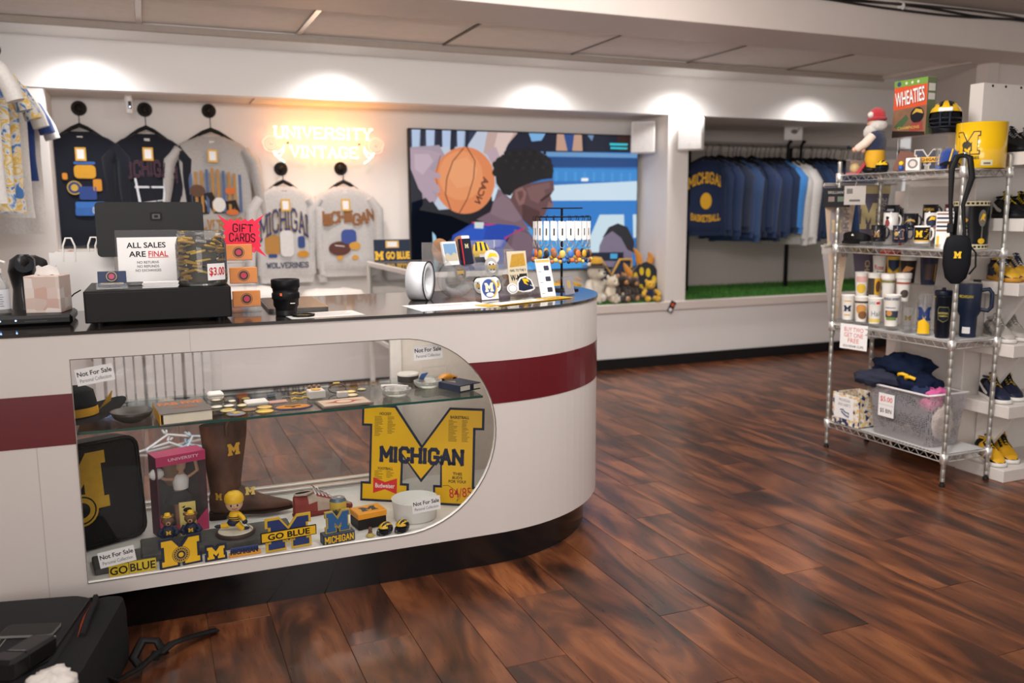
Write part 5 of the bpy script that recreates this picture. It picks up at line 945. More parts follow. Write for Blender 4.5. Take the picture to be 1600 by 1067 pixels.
# slogan board and glass cabinet behind the counter
t = T('slogan_board', 'navy board with yellow raised slogan standing on the glass cabinet', 'sign', (1.76, 6.66, 1.102), radians(-4), rx=radians(-6))
P('board', G().box((0, 0, .085), (.285, .02, .17), .002), M('#12233f', .7), t); P('lettering', put_text(G(), 'GO BLUE', .19, .062, TR(.042, -.0115, .045) @ FACE, .05), mMAIZE, t); P('letter', G().flat([(a-.105, b+.045) for a, b in block_m(.07, .068)], .0115, FACE), mMAIZE, t); P('price_card', G().box((0, -.012, .132), (.105, .002, .055)), M('#e2b45a', .5), t); P('price_card', G().box((0, -.0135, .132), (.075, .001, .038)), mPAPER, t)
t = T('glass_cabinet', 'white framed glass cabinet behind the counter', 'cabinet', (1.60, 5.35, 0))
CW, CD_, CH = .62, 1.42, 1.10
for x in (0, CW):
    for y in (0, CD_): P('post', G().box((x, y, CH/2), (.035, .035, CH), .003), mTRIMW, t)
for z in (.10, .50, CH-.02):
    for x in (0, CW): P('rail', G().box((x, CD_/2, z), (.03, CD_-.03, .035), .003), mTRIMW, t)
    for y in (0, CD_): P('rail', G().box((CW/2, y, z), (CW-.03, .03, .035), .003), mTRIMW, t)
P('top_glass', G().box((CW/2, CD_/2, CH-.002), (CW, CD_, .006)), GLS, t); P('base_board', G().box((CW/2, CD_/2, .06), (CW, CD_, .09), .003), mTRIMW, t); P('shelf_board', G().box((CW/2, CD_/2, .50), (CW-.03, CD_-.03, .02)), mTRIMW, t)
for x in (0, CW): P('side_glass', G().box((x, CD_/2, .8), (.004, CD_-.03, .56)), GLS, t)
g = G().box((CW/2, CD_/2, .516), (CW-.05, CD_-.05, .008)); rnd = random.Random(9)
for _ in range(2200):
    x, y = rnd.uniform(.04, CW-.04), rnd.uniform(.04, CD_-.04); h = rnd.uniform(.02, .045); g.add([(x-.004, y, .518), (x+.004, y, .518), (x+rnd.uniform(-.01, .01), y+rnd.uniform(-.01, .01), .518+h)], [(0, 1, 2)])
o = g.obj('artificial_turf', M('#4f8f3c', .8)); o.matrix_world = TR(1.60, 5.35, 0); tag(o, 'small artificial turf mat lining the white framed glass cabinet', 'turf', kind='stuff')
# white vertical boards, clutter on the floor behind the counter
t = T('slat_screen', 'white vertical board screen standing on the floor behind the counter', 'screen', (0, 6.93, 0))
for k in range(12): P('board', G().box((-.40+.068*k+.012*((k*3) % 4)*.3, .012*(k % 2), .27), (.056, .018, .53), .003), M('#e6e3e2', .5), t)
P('cross_rail', G().box((-.03, .03, .12), (.82, .02, .05)).box((-.03, .03, .44), (.82, .02, .05)), M('#8a817c', .6), t, kind='stuff')
for k, (x, y, c) in enumerate(((.0, 5.5, '#dfe3e6'), (.16, 5.35, '#9fc0d4'), (.1, 5.62, '#e6e8ea'), (.28, 5.5, '#c5d6df'))):
    one('plastic_hanger', G().tube([(0, 0, .17), (.01, 0, .19), (-.012, 0, .2), (-.014, 0, .17), (0, 0, .15), (-.19, 0, .06), (-.2, 0, .04), (.2, 0, .04), (.19, 0, .06), (0, 0, .15)], .008, 6), M(c, .4), ('white', 'blue', 'pale', 'grey blue')[k]+' plastic hanger in the heap on the floor behind the counter', 'hanger', (x, y, .01+.012*k), .4*k-.3, 'loose hangers behind the counter', rx=radians(-62))
t = T('dark_shoes', 'dark shoe left on the floor behind the counter', 'shoe', (.47, 6.55, 0), 2.6); shoe_geo(t, .29, .10, mBLACK, M('#2b2a2c', .7), mBLACK, mBLACK)
# ================================================================== garments
def sup(w_, t_, z, n=28, p=.6, ph=0, fold=.010):
    r = []
    for i in range(n):
        a = 2*pi*i/n; c, s = cos(a), sin(a)
        x = w_*math.copysign(abs(c)**p, c); y = t_*math.copysign(abs(s)**p, s)
        y += fold*sin(x*21+z*7+ph)*min(1, -z*3)+fold*.6*sin(x*47-z*5+ph*2)*min(1, -z*3)
        r.append((x, y, z))
    return r
def hexcol(h): return lin(h)
def garment(t, hw=.27, L=.74, sl=.56, out=.13, th=.05, color='#14223f', long=True, mat=None, ph=0, rib=True):
    mat = mat or FAB; c = hexcol(color)
    prof = [(.088, .034, 0), (.125, .040, -.018), (.19, .046, -.045), (.235, th, -.078), (hw*.98, th, -.13), (hw, th, -.2), (hw*.98, th, -.4), (hw*.97, th, -L+.16), (hw*.98, th*1.05, -L+.075)]
    if rib: prof += [(hw*.90, th*.85, -L+.06), (hw*.88, th*.8, -L)]
    else: prof += [(hw*1.0, th, -L)]
    prof = [(a*(hw/.27) if z > -.1 else a, b, z) for a, b, z in prof]
    o = P('body', G().loft([sup(a, b, z, ph=ph) for a, b, z in prof], False), mat, t); o.color = c
    P('collar', G().tube([(.092*(hw/.27)*cos(a), .036*sin(a), -.004-.03*max(0, -sin(a))) for a in [2*pi*i/20 for i in range(20)]], .011, 6, closed=True), mat, t).color = c
    for s in (-1, 1):
        if long:
            pts = [(s*(hw-.055), 0, -.10), (s*(hw+.02), 0, -.20), (s*(hw+out*.55), .005, -.14-sl*.5), (s*(hw+out), 0, -.13-sl*.93)]; rr = [.075, .082, .068, .052]
            g = G(); n = 16
            for i in range(3):
                pass
            o = P('sleeve', g.tube([Vector(pts[0]).lerp(Vector(pts[1]), .0), pts[1], Vector(pts[1]).lerp(Vector(pts[2]), .5), pts[2], Vector(pts[2]).lerp(Vector(pts[3]), .5), pts[3]], [.07, .085, .079, .070, .062, .054], 12, flat=.62), mat, t); o.color = c
            e = Vector(pts[3]); d = (e-Vector(pts[2])).normalized(); P('cuff', G().tube([e-d*.005, e+d*.02, e+d*.062], [.050, .043, .040], 12, flat=.62), mat, t).color = c
        else:
            o = P('sleeve', G().tube([(s*(hw-.055), 0, -.09), (s*(hw+.01), 0, -.15), (s*(hw+.055), 0, -.24), (s*(hw+.075), 0, -.31)], [.07, .085, .088, .088], 12, flat=.55), mat, t); o.color = c
def fy(x, hw, th): return -(th*max(0, 1-min(1, abs(x)/hw)**3.33)**.3+.013)
def decal(t, name, fill, mat, hw, th):
    """drawing on the chest: x right, y up (0 at the collar), bent to the chest"""
    g = fill(G()); g.v = [(x, fy(x, hw, th)-z, y) for x, y, z in g.v]
    if name == 'print' and len(g.f) > 1:
        for f in g.f: P(name, G().add([g.v[i] for i in f], [list(range(len(f)))]), mat, t)
        return
    return P(name, g, mat, t)
def hanger(label, loc, rz=0, group=None, wd=.2, drop=.085, hook=.075):
    t = T('clothes_hanger', label, 'hanger', loc, rz, group)
    P('hanger_arms', G().loft([[(x, y, z+h) for y, h in ((-.007, -.02+.35*abs(x)*.1), (.007, -.02+.35*abs(x)*.1), (.007, .014), (-.007, .014))] for x, z in ((-wd, -drop), (-wd*.75, -drop*.7), (-wd*.35, -drop*.25), (0, 0), (wd*.35, -drop*.25), (wd*.75, -drop*.7), (wd, -drop))]), mPLAS, t)
    P('hanger_hook', G().tube([(0, 0, .005), (0, 0, hook*.5), (.012, 0, hook*.72), (.016, 0, hook*.9), (.004, 0, hook*1.05), (-.012, 0, hook*.95)], .0035, 6), mBLKMET, t); return t
def wall_hook(label, x, z):
    t = T('wall_hook', label, 'hook', (x, 7.578, z)); mt = M('#2a2522', .4, .5)
    P('rosette', G().lathe([(.056, 0), (.056, .006), (.048, .012), (.044, .008), (.03, .010), (.024, .018), (.001, .018)], 26, Matrix.Rotation(pi/2, 4, 'X')), mt, t)
    for k in range(8): P('petal', G().ell((.036*cos(k*pi/4), -.012, .036*sin(k*pi/4)), (.008, .004, .008), 8), mt, t)
    P('hook_arm', G().tube([(0, -.012, .0), (0, -.05, -.012), (0, -.085, -.012), (0, -.095, .008)], .005, 8), mt, t)
WS = [(-.43, 2.10, .275, .86, '#0a1022', 'navy', 2.284), (.035, 2.095, .265, .84, '#0a0e1e', 'dark navy', 2.292), (.513, 2.09, .30, .84, '#a9a5a2', 'heather grey', 2.300), (1.062, 1.70, .25, .80, '#c6c3c1', 'pale grey', 1.848), (1.565, 1.70, .265, .76, '#c2bfbd', 'light grey', 1.858)]
LBL = ['navy wall sweatshirt with yellow and blue print, nearest the left corner', 'dark navy wall sweatshirt with white goal posts print', 'heather grey wall sweatshirt with brown vertical stripe print', 'pale grey wall sweatshirt with arched navy and gold lettering', 'light grey wall sweatshirt with wavy brown lettering and football']
shirts = []
for i, (x, z, hw, L, c, cn, hz) in enumerate(WS):
    wall_hook('dark round wall hook above the '+('left navy', 'middle navy', 'heather grey', 'pale grey', 'light grey')[i]+' wall sweatshirt', x, hz)
    hanger('black hanger holding the '+('left navy', 'middle navy', 'heather grey', 'pale grey', 'light grey')[i]+' wall sweatshirt', (x, 7.483, z+.02+(hz-z-.02)*.2), 0, None, .17*hw/.27, .11, (hz-z)*.86)
    t = T('sweatshirt', LBL[i], 'sweatshirt', (x, 7.485, z), (-.05, .03, 0, .03, -.02)[i]); shirts.append(t)
    garment(t, hw, L, (.55, .5, .62, .66, .66)[i], (.02, .02, .10, .05, .05)[i], .05, c, ph=i*1.7)
    tg = P('price_tag', G().box((0, -.070, -.155 if i else -.17), (.075, .002, .10)), M('#dba83a', .5), t); P('tag_label', G().box((0, -.0715, -.155 if i else -.17), (.05, .001, .07)), mPAPER, tg)
    P('neck_label', G().box((0, -.045, -.045), (.04, .002, .02)), M('#d8d4cf' if i != 3 else '#6b2a35', .6), t)
t = shirts[0]; hw, th = .275, .05
decal(t, 'print', lambda g: g.flat(disc(-.06, -.42, .052, 20)), M('#c9a540', .6), hw, th); decal(t, 'print', lambda g: g.flat(disc(-.06, -.42, .044, 20), .0008), M('#1d3a72', .6), hw, th); decal(t, 'print', lambda g: g.flat(disc(-.06, -.42, .026, 16), .0016), M('#c9a540', .6), hw, th)
decal(t, 'print', lambda g: g.flat(rrect(.15, .10, .03, cx=.02, cy=-.30)), M('#d39a1e', .6), hw, th); decal(t, 'print', lambda g: g.flat(rrect(.15, .022, .01, cx=.02, cy=-.235), .001), M('#2b5ca8', .6), hw, th)
for (x, y, a, b, c) in ((-.12, -.335, .03, .05, '#d98b1e'), (.10, -.40, .05, .09, '#d08a1c'), (.03, -.46, .10, .10, '#1f3f86'), (.04, -.55, .17, .05, '#2f6fc0'), (.0, -.60, .11, .06, '#2a62ae'), (.09, -.59, .06, .05, '#d8dfe8')): decal(t, 'print', lambda g: g.flat(rrect(a*1.2, b, .012, cx=x, cy=y), .0014), M(c, .6), hw, th)
t = shirts[1]; hw = .265
decal(t, 'lettering', lambda g: slab(g, 'MICHIGAN', .40, .11, TR(0, -.31, 0), 1.1, arch=.05), M('#6b4550', .7), hw, th); decal(t, 'lettering', lambda g: slab(g, 'MICHIGAN', .40, .11, TR(0, -.31, .001), .5, arch=.05), M('#1a1a2c', .7), hw, th)
decal(t, 'print', lambda g: g.flat([(-.11, -.34), (-.095, -.34), (-.06, -.60), (-.08, -.60)]).flat([(.11, -.32), (.125, -.32), (.10, -.52), (.085, -.52)]).flat([(-.11, -.40), (.11, -.40), (.11, -.415), (-.11, -.415)]).flat([(-.09, -.53), (.12, -.50), (.12, -.507), (-.09, -.538)]), M('#d9dce2', .6), hw, th)
decal(t, 'print', lambda g: g.flat(disc(.02, -.60, .07, 18, ry=.04)), M('#b08a6a', .6), hw, th); decal(t, 'print', lambda g: g.flat(disc(.13, -.59, .022, 10, ry=.018)).flat(disc(-.02, -.66, .02, 10)), M('#c9702c', .6), hw, th)
t = shirts[2]; hw = .30
for k in range(10): decal(t, 'print', lambda g: g.flat([(-.19+.042*k, -.25-.01*abs(k-4)), (-.168+.042*k, -.25-.01*abs(k-4)), (-.168+.042*k, -.60), (-.19+.042*k, -.60)]), M('#a97a3e' if k % 3 else '#4d5f86', .7), hw, th)
decal(t, 'print', lambda g: g.flat([(-.19, -.46), (-.02, -.44), (.02, -.52), (.16, -.50), (.19, -.60), (-.19, -.62)], .001), M('#2b2522', .7), hw, th); decal(t, 'print', lambda g: g.flat(disc(.03, -.54, .05, 14, ry=.06), .0018), M('#ddd8d2', .7), hw, th); decal(t, 'print', lambda g: g.flat(disc(.12, -.43, .04, 12, ry=.03), .0018).flat(disc(.13, -.6, .05, 10, ry=.025), .0018), M('#c9682c', .7), hw, th); decal(t, 'print', lambda g: g.flat(disc(-.13, -.43, .06, 12, ry=.05), .0018), M('#5b3c28', .7), hw, th)
decal(t, 'lettering', lambda g: slab(g, 'WOLVERINES', .40, .07, TR(0, -.68, 0), 1.3, arch=-.02), M('#a5722f', .7), hw, th)
t = shirts[3]; hw = .25
decal(t, 'lettering', lambda g: slab(g, 'MICHIGAN', .42, .17, TR(0, -.36, 0), 1.25, arch=.09), M('#a98a4a', .7), hw, th); decal(t, 'lettering', lambda g: slab(g, 'MICHIGAN', .42, .17, TR(.004, -.36, .001), .85, arch=.09), M('#22366b', .7), hw, th); decal(t, 'lettering', lambda g: slab(g, 'WOLVERINES', .34, .04, TR(0, -.65, 0), 1.3), M('#3a4058', .7), hw, th)
decal(t, 'print', lambda g: g.flat(rrect(.12, .16, .03, cx=-.12, cy=-.48)).flat(disc(.02, -.34, .02, 10)), M('#b3803c', .7), hw, th); decal(t, 'print', lambda g: g.flat(rrect(.11, .22, .04, cx=.0, cy=-.47), .001), M('#d9d6d4', .7), hw, th); decal(t, 'print', lambda g: g.flat(rrect(.06, .10, .02, cx=.12, cy=-.46), .001).flat(rrect(.07, .03, .01, cx=-.12, cy=-.57), .001), M('#2f4680', .7), hw, th); decal(t, 'print', lambda g: g.flat(disc(.13, -.56, .05, 12, ry=.03), .0014), M('#c88a2c', .7), hw, th)
t = shirts[4]; hw = .265
for k, ch in enumerate('MICHIGAN'): decal(t, 'lettering', lambda g: slab(g, ch, .030 if ch == 'I' else .052, .085, TR(-.215+.0615*k, -.255-.022*sin(k*1.5)-(.02 if k == 3 else 0), 0, rz=.12*sin(k*2.1)), 1.5), M('#8d5c34', .7), hw, th)
decal(t, 'print', lambda g: g.flat(disc(-.06, -.52, .095, 22, ry=.06)), M('#5a2f28', .7), hw, th); decal(t, 'print', lambda g: g.flat([(-.10, -.49), (-.02, -.50), (-.02, -.507), (-.10, -.497)], .001), M('#e6e1da', .7), hw, th); decal(t, 'print', lambda g: g.flat(rrect(.13, .12, .04, cx=.02, cy=-.42), .0006), M('#3b4f96', .7), hw, th); decal(t, 'print', lambda g: g.flat(disc(.07, -.50, .05, 12, ry=.035), .001).flat(disc(-.06, -.60, .03, 10, ry=.02), .001).flat(disc(.07, -.60, .03, 10, ry=.02), .001), M('#d39a3c', .7), hw, th)
# ---- clothes rail in the alcove
RY = 7.72
t = T('clothes_rail', 'black steel clothes rail standing on the turf in the alcove', 'clothes rail', (0, RY, .628))
P('rail_tube', G().tube([(5.16, 0, 1.535), (8.3, 0, 1.535)], .016, 10), M('#8b8680', .4, .7), t)
P('rail_ribs', G().tube([(5.18+.012*i, .0, 1.558+.006*(i % 2)) for i in range(250)], .003, 4), M('#4f4b48', .4, .6), t, kind='stuff')
for x in (5.22, 6.53, 8.1): P('upright', G().box((x, .02, .77), (.035, .035, 1.54), .003), mBLKMET, t); P('foot', G().box((x, .02, .006), (.05, .42, .012), .003), mBLKMET, t)
pal = ['#16284a', '#1b2f55', '#20365e', '#1a2740', '#223a63', '#2a4670', '#223759', '#17253f', '#182b4e', '#1e3560', '#142443', '#1b2f54', '#203862']
seq = pal+['#17294a', '#3f86cf', '#8fc0e6', '#d8d4d0', '#dedbd7', '#e2dfdb']+['#172a4d', '#1e3558', '#264068', '#16284a', '#1d3560', '#2a4670', '#1c2f52', '#223c66', '#1b3156', '#27446f', '#1f3860', '#2b4a76', '#35557f', '#d5d2cf', '#dad7d4', '#cfccc9', '#d9d6d2', '#d3d0cc']
def colname(c):
    r, g_, b = [int(c[i:i+2], 16) for i in (1, 3, 5)]
    return 'white' if r > 190 else 'light blue' if r > 120 else 'bright blue' if r > 55 and b > 180 else 'slate blue' if b > 105 else 'navy'
base = T('sweatshirt', 'navy sweatshirt with yellow arched lettering turned outwards at the rail end', 'sweatshirt', (5.40, RY-.02, 2.0), radians(-22), 'sweatshirts on the alcove rail')
garment(base, .25, .78, .62, .03, .05, '#16274a', ph=.4)
for n_, fn in (('lettering', lambda g: slab(g, 'MICHIGAN', .36, .10, TR(0, -.24, 0), 1.3, arch=.06)), ('lettering', lambda g: slab(g, 'BASKETBALL', .30, .06, TR(0, -.58, 0), 1.4, arch=-.02)), ('print', lambda g: g.flat(disc(.0, -.42, .06, 18, ry=.085)))): decal(base, n_, fn, M('#e2aa1c', .7), .25, .05)
hanger('black hanger carrying the first outward facing rail sweatshirt', (5.40, RY-.02, 2.035), radians(-22), 'hangers on the alcove rail', .16, .075, .12)
proto = None; hproto = None
n_of = {}
for k, c in enumerate(seq):
    x = 5.50+.0605*k; rnd = random.Random(k); cn = colname(c); n_of[cn] = n_of.get(cn, 0)+1
    lab = '%s rail sweatshirt, %s of its colour counting from the white pillar' % (cn, (ORD+['twenty-%s' % o for o in ORD[:9]])[n_of[cn]-1])
    loc = (x, RY+rnd.uniform(-.03, .03), 2.0+rnd.uniform(-.02, .015)); rz = radians(-72+rnd.uniform(-7, 7))
    if proto is None:
        proto = T('sweatshirt', lab, 'sweatshirt', loc, rz, 'sweatshirts on the alcove rail'); garment(proto, .25, .78, .64, .0, .032, c, ph=2.2)
        hproto = hanger('black hanger on the alcove rail, first behind the outward facing sweatshirt', (loc[0], loc[1], loc[2]+.035), rz, 'hangers on the alcove rail', .16, .075, .12)
    else:
        s = (rnd.uniform(.95, 1.06), rnd.uniform(.9, 1.15), rnd.uniform(.94, 1.10) if cn != 'white' else rnd.uniform(1.08, 1.16)); dup(proto, loc, rz, lab, 'sweatshirts on the alcove rail', s=s, color=lin(c))
        dup(hproto, (loc[0], loc[1], loc[2]+.035), rz, 'black hanger on the alcove rail, %s behind the outward facing sweatshirt' % (ORD+['twenty-%s' % o for o in ORD[:9]]+['thirtieth']+['thirty-%s' % o for o in ORD[:9]])[k], 'hangers on the alcove rail')
t = T('rail_sign', 'small white sign with black drawing clipped above the clothes rail', 'sign', (6.50, RY-.05, 2.20), radians(-12)); P('sign_card', G().box((0, 0, .115), (.21, .003, .17)), mPAPER, t); P('clip_stem', G().box((0, .004, -.01), (.03, .003, .09)), ACR, t); P('drawing', G().flat(disc(.01, .12, .04, 12, ry=.025), .002, FACE).flat([(.03, .1), (.06, .16), (.07, .15)], .002, FACE), M('#77747a', .6), t)
for x, lab in ((6.42, 'left'), (6.60, 'right')): one('rail_bracket', G().tube([(0, -.02, -.22), (0, -.03, -.02), (.02, -.04, .03), (.04, -.04, .02)], .016, 8), mBLKMET, 'thick black bracket %s of the small sign over the clothes rail' % lab, 'bracket', (x, RY-.04, 2.19))
# ---- tees on the rail at the left wall
for k, (z, x) in enumerate(((2.60, -.90), (2.285, -.74))):
    t = T('wall_rail', ('upper', 'lower')[k]+' grey pipe rail fixed to the left end of the soffit wall', 'rail', (x, 7.06, z)); P('flange', G().lathe([(.045, 0), (.045, .012), (.025, .014), (.025, .04)], 20, Matrix.Rotation(pi/2, 4, 'X')), M('#4c4744', .4, .6), t); P('pipe', G().tube([(0, -.02, 0), (0, -1.9 if k == 0 else -.12, 0)], .017, 10), M('#56504c', .35, .7), t)
    if k: P('pipe_cap', G().lathe([(.024, 0), (.024, .03)], 14, TR(0, -.11, 0, rx=pi/2)), M('#4c4744', .4, .6), t)
DYE = ramp_mat('tie_dye_cloth', (1, 1, 1.3), [(.38, '#4d7fc0'), (.45, '#dfe3e6'), (.5, '#e8e4da'), (.56, '#e6b92a'), (.66, '#efe6cc')], .9, 13, 2, 1.2)
for k, (y, c, mt, lab, L) in enumerate(((5.45, '#d9d6d2', None, 'white tee nearest the front on the left rail', .86), (5.72, '#ffffff', DYE, 'yellow and blue tie dye tee behind the nearest white tee', .88), (6.02, '#ffffff', DYE, 'second tie dye tee further back on the left rail', .87), (6.32, '#dcdad6', None, 'white tee hanging behind the tie dye tees', .88), (6.55, '#1f3b78', None, 'blue tee near the end of the left rail', .62), (6.75, '#d6d3d0', None, 'white tee last on the left rail', .95))):
    t = T('tee_shirt', lab, 'tee shirt', (-.95+.012*k, y, 2.40-.02*k), radians(9+4*(k % 2)), 'tee shirts on the left rail'); garment(t, .26, L, long=False, color=c, mat=mt, ph=k, rib=False, th=.045)
    hanger('black hanger of the '+lab, (-.95+.012*k, y, 2.43-.02*k), radians(9+4*(k % 2)), 'hangers on the left rail', .17, .06, .17+.02*k)
t = T('striped_box', 'low carton with red floral print behind the counter on the ledge', 'box', (-.35, 7.30, .62)); P('carton', G().box((0, 0, .3), (.62, .25, .60), .003), M('#d7d2cc', .6), t)
for k in range(8): P('flower_print', G().flat(disc(-.26+.075*k, .565+.012*sin(k*2), .026, 8), .1262, FACE), M(('#c9463f', '#d98a7a', '#7d9a6b')[k % 3], .6), t)
for k, (x, y, w_, h, c, lab) in enumerate(((.70, 7.32, .7, .26, '#e9e7e4', 'white wrapped bundle on the ledge below the grey sweatshirts'), (1.40, 7.30, .55, .22, '#e6e4e0', 'second white wrapped bundle on the ledge beside the glass cabinet'))):
    one('fabric_bundle', G().loft([[(w_/2*a*math.copysign(abs(cos(b))**.5, cos(b)), .2*a*math.copysign(abs(sin(b))**.6, sin(b))+.01*sin(9*b), z*h+.01*sin(5*b+z*3)) for b in [2*pi*i/26 for i in range(26)]] for a, z in ((.95, 0), (1, .25), (.98, .7), (.85, .95), (.5, 1.0))]), M(c, .8), lab, 'bundle', (x, y, .62))
t = T('price_printer', 'small black device with red light on the back ledge behind the terminal', 'printer', (.16, 7.25, .62)); P('device_body', G().box((0, 0, .32), (.32, .2, .64), .01), M('#e2dfdb', .5), t); P('device_top', G().box((0, -.02, .66), (.24, .14, .05), .01), mPLAS, t); P('red_light', G().ell((-.02, -.095, .67), (.02, .006, .012), 8), M('#ff2a3a', .4, emit=1.5), t)
# ================================================================== plush toys under the television
FUR = {}
def fur(c):
    if c not in FUR: FUR[c] = M(c, .95, var=.18, vs=60, bump=.9, bs=160, sheen=.3)
    return FUR[c]
def plush(label, loc, rz, c, belly=None, muz='#c9a27a', s=1.0, shirt=None, hat=None, ears='round', lay=0):
    t = T('plush_toy', label, 'plush toy', loc, rz, 'plush toys on the ledge', rx=lay)
    f = fur(c); b = P('body', G().ell((0, 0, .10*s), (.085*s, .075*s, .10*s), 16), fur(shirt) if shirt else f, t)
    if belly: P('belly', G().ell((0, -.035*s, .10*s), (.055*s, .045*s, .07*s), 12), fur(belly), b)
    h = P('head', G().ell((0, -.015*s, .245*s), (.080*s, .072*s, .070*s), 16), f, t); P('muzzle', G().ell((0, -.082*s, .228*s), (.036*s, .03*s, .028*s), 12), fur(muz), h); P('nose', G().ell((0, -.110*s, .240*s), (.012*s, .008*s, .009*s), 8), mINK, h)
    for sx in (-1, 1):
        P('eye', G().ell((sx*.03*s, -.08*s, .262*s), .008*s, 8), mINK, h)
        P('ear', G().ell((sx*.062*s, 0, .305*s), (.026*s, .014*s, .028*s) if ears == 'round' else (.022*s, .014*s, .06*s), 10), fur(muz) if ears == 'round' else f, h)
        P('arm', G().tube([(sx*.07*s, -.01*s, .16*s), (sx*.12*s, -.05*s, .12*s), (sx*.125*s, -.085*s, .08*s)], [.03*s, .034*s, .03*s], 10), f, t); P('leg', G().tube([(sx*.05*s, -.03*s, .04*s), (sx*.075*s, -.10*s, .04*s), (sx*.08*s, -.15*s, .045*s)], [.04*s, .042*s, .045*s], 10), f, t); P('foot_pad', G().ell((sx*.08*s, -.192*s, .047*s), (.03*s, .008*s, .03*s), 10), fur(muz), t)
    if hat:
        hh = P('hat_crown', G().lathe([(.062*s, 0), (.06*s, .05*s), (.052*s, .075*s), (.001, .08*s)], 16, TR(0, 0, .29*s)), fur(hat[0]), t); P('hat_brim', G().lathe([(.11*s, -.004), (.11*s, .004), (.06*s, .006)], 18, TR(0, 0, .292*s)), fur(hat[1]), hh); P('hat_band', G().lathe([(.064*s, .004), (.063*s, .026*s)], 16, TR(0, 0, .29*s), cap=False), M(hat[1], .7), hh)
    return t
LZ = .63
plush('white plush dog wearing a yellow hat with brown brim', (3.90, 7.30, LZ), .25, '#ddd3c3', muz='#e6ddd0', s=1.15, hat=('#d9a52a', '#3a2418'))
plush('cream plush bear sitting in front of the white dog', (4.01, 7.18, LZ), .35, '#d9cbb5', muz='#e3d8c6', s=.78)
plush('dark brown plush bear with tan muzzle, left of two', (4.13, 7.20, LZ), .3, '#33241a', belly='#3a2a1f', muz='#c58a55', s=.80)
plush('dark brown plush bear with tan muzzle, right of two', (4.27, 7.22, LZ), .15, '#3a281c', muz='#b9865a', s=.72)
plush('yellow plush toy in a navy shirt beside the white pillar', (4.41, 7.14, LZ), -.2, '#e0ad1e', muz='#e8c040', s=.62, shirt='#16264a')
t = plush('yellow plush duck lying on its back at the counter end', (3.66, 7.22, LZ+.06), 1.2, '#dfb02a', muz='#d98a2a', s=.85, shirt='#182540', lay=radians(-70))
t = T('letter_pillow', 'large navy plush letter pillow with yellow piping behind the bears', 'pillow', (4.15, 7.44, LZ), 0, rx=radians(-6))
po = block_m(.46, .38); P('pillow_body', G().prism([(a, b+.19) for a, b in po], -.03, .03, FACE, smooth=False), fur('#14284f'), t)
P('piping', G().tube([(a, -.032, b+.19) for a, b in po], .014, 8, closed=True), fur('#dba53a'), t)
t = T('foam_paw', 'black and yellow foam claw paw standing on the turf by the pillar', 'foam hand', (4.40, 7.24, LZ), radians(-14), rx=radians(-5))
P('palm', G().prism([(-.10, .0), (.11, .0), (.145, .12), (.15, .25), (.10, .33), (.03, .365), (-.05, .345), (-.11, .27), (-.13, .15)], -.03, .03, FACE), fur('#2b2d33'), t)
for x, z, r in ((-.085, .23, .020), (-.025, .275, .022), (.04, .26, .024), (.10, .19, .024)): P('toe_pad', G().flat(disc(x, z, r, 14, ry=r*1.8), .0305, FACE), M('#d2b41e', .8), t)
P('letter', G().flat([(a, b+.09) for a, b in block_m(.10, .12)], .0305, FACE), M('#d2b41e', .8), t)
for pts in ([(-.11, 0, .22), (-.16, 0, .29), (-.20, -.02, .36)], [(-.12, 0, .16), (-.18, 0, .2), (-.22, -.02, .27)], [(-.03, 0, .33), (-.05, 0, .43), (-.10, -.02, .50)], [(.06, 0, .34), (.08, 0, .41), (.05, -.02, .46)], [(.13, 0, .24), (.165, 0, .30), (.13, -.02, .37)]): P('claw', G().tube([pts[0], Vector(pts[0]).lerp(Vector(pts[1]), .5), pts[1], Vector(pts[1]).lerp(Vector(pts[2]), .6), pts[2]], [.03, .036, .03, .018, .004], 10), fur('#d98f2a'), t)
t = T('hang_tag', 'small dark hang tag with red print dangling at the pillar foot', 'tag', (4.60, 7.028, .60), ry=radians(28)); P('tag_card', G().box((0, 0, -.03), (.06, .002, .11)), mINK, t); P('tag_print', G().flat(disc(0, -.01, .02, 12), .0015, FACE), M('#c9563a', .6), t); P('tag_panel', G().box((0, -.0015, -.062), (.034, .001, .03)), mPAPER, t)
# ================================================================== wire rack with merchandise
RX0, RX1, RY0, RY1 = 3.865, 4.195, 3.265, 4.135
t = T('wire_rack', 'chrome wire shelving rack crowded with merchandise', 'rack', (0, 0, 0))
for x in (RX0, RX1):
    for y in (RY0, RY1):
        p = P('post', G().lathe([(.0125, .03)]+[(r, .05*k+dz) for k in range(1, 35) for r, dz in ((.0125, -.003), (.0115, 0), (.0125, .003))]+[(.0125, 1.755)], 12, TR(x, y, 0)), mSTEEL, t)
        P('foot', G().lathe([(.016, 0), (.016, .012), (.009, .02), (.009, .035)], 12, TR(x, y, 0)), M('#1b1a1a', .5), p); P('cap', G().lathe([(.0135, 1.755), (.0135, 1.765), (.006, 1.77)], 12, TR(x, y, 0)), mSTEEL, p)
        for z in (.17, .785, 1.262, 1.685): P('collar', G().lathe([(.017, -.042), (.020, -.04), (.022, .012), (.018, .014)], 12, TR(x, y, z)), mCHROME, p)
SZ = (.17, .785, 1.262, 1.685)
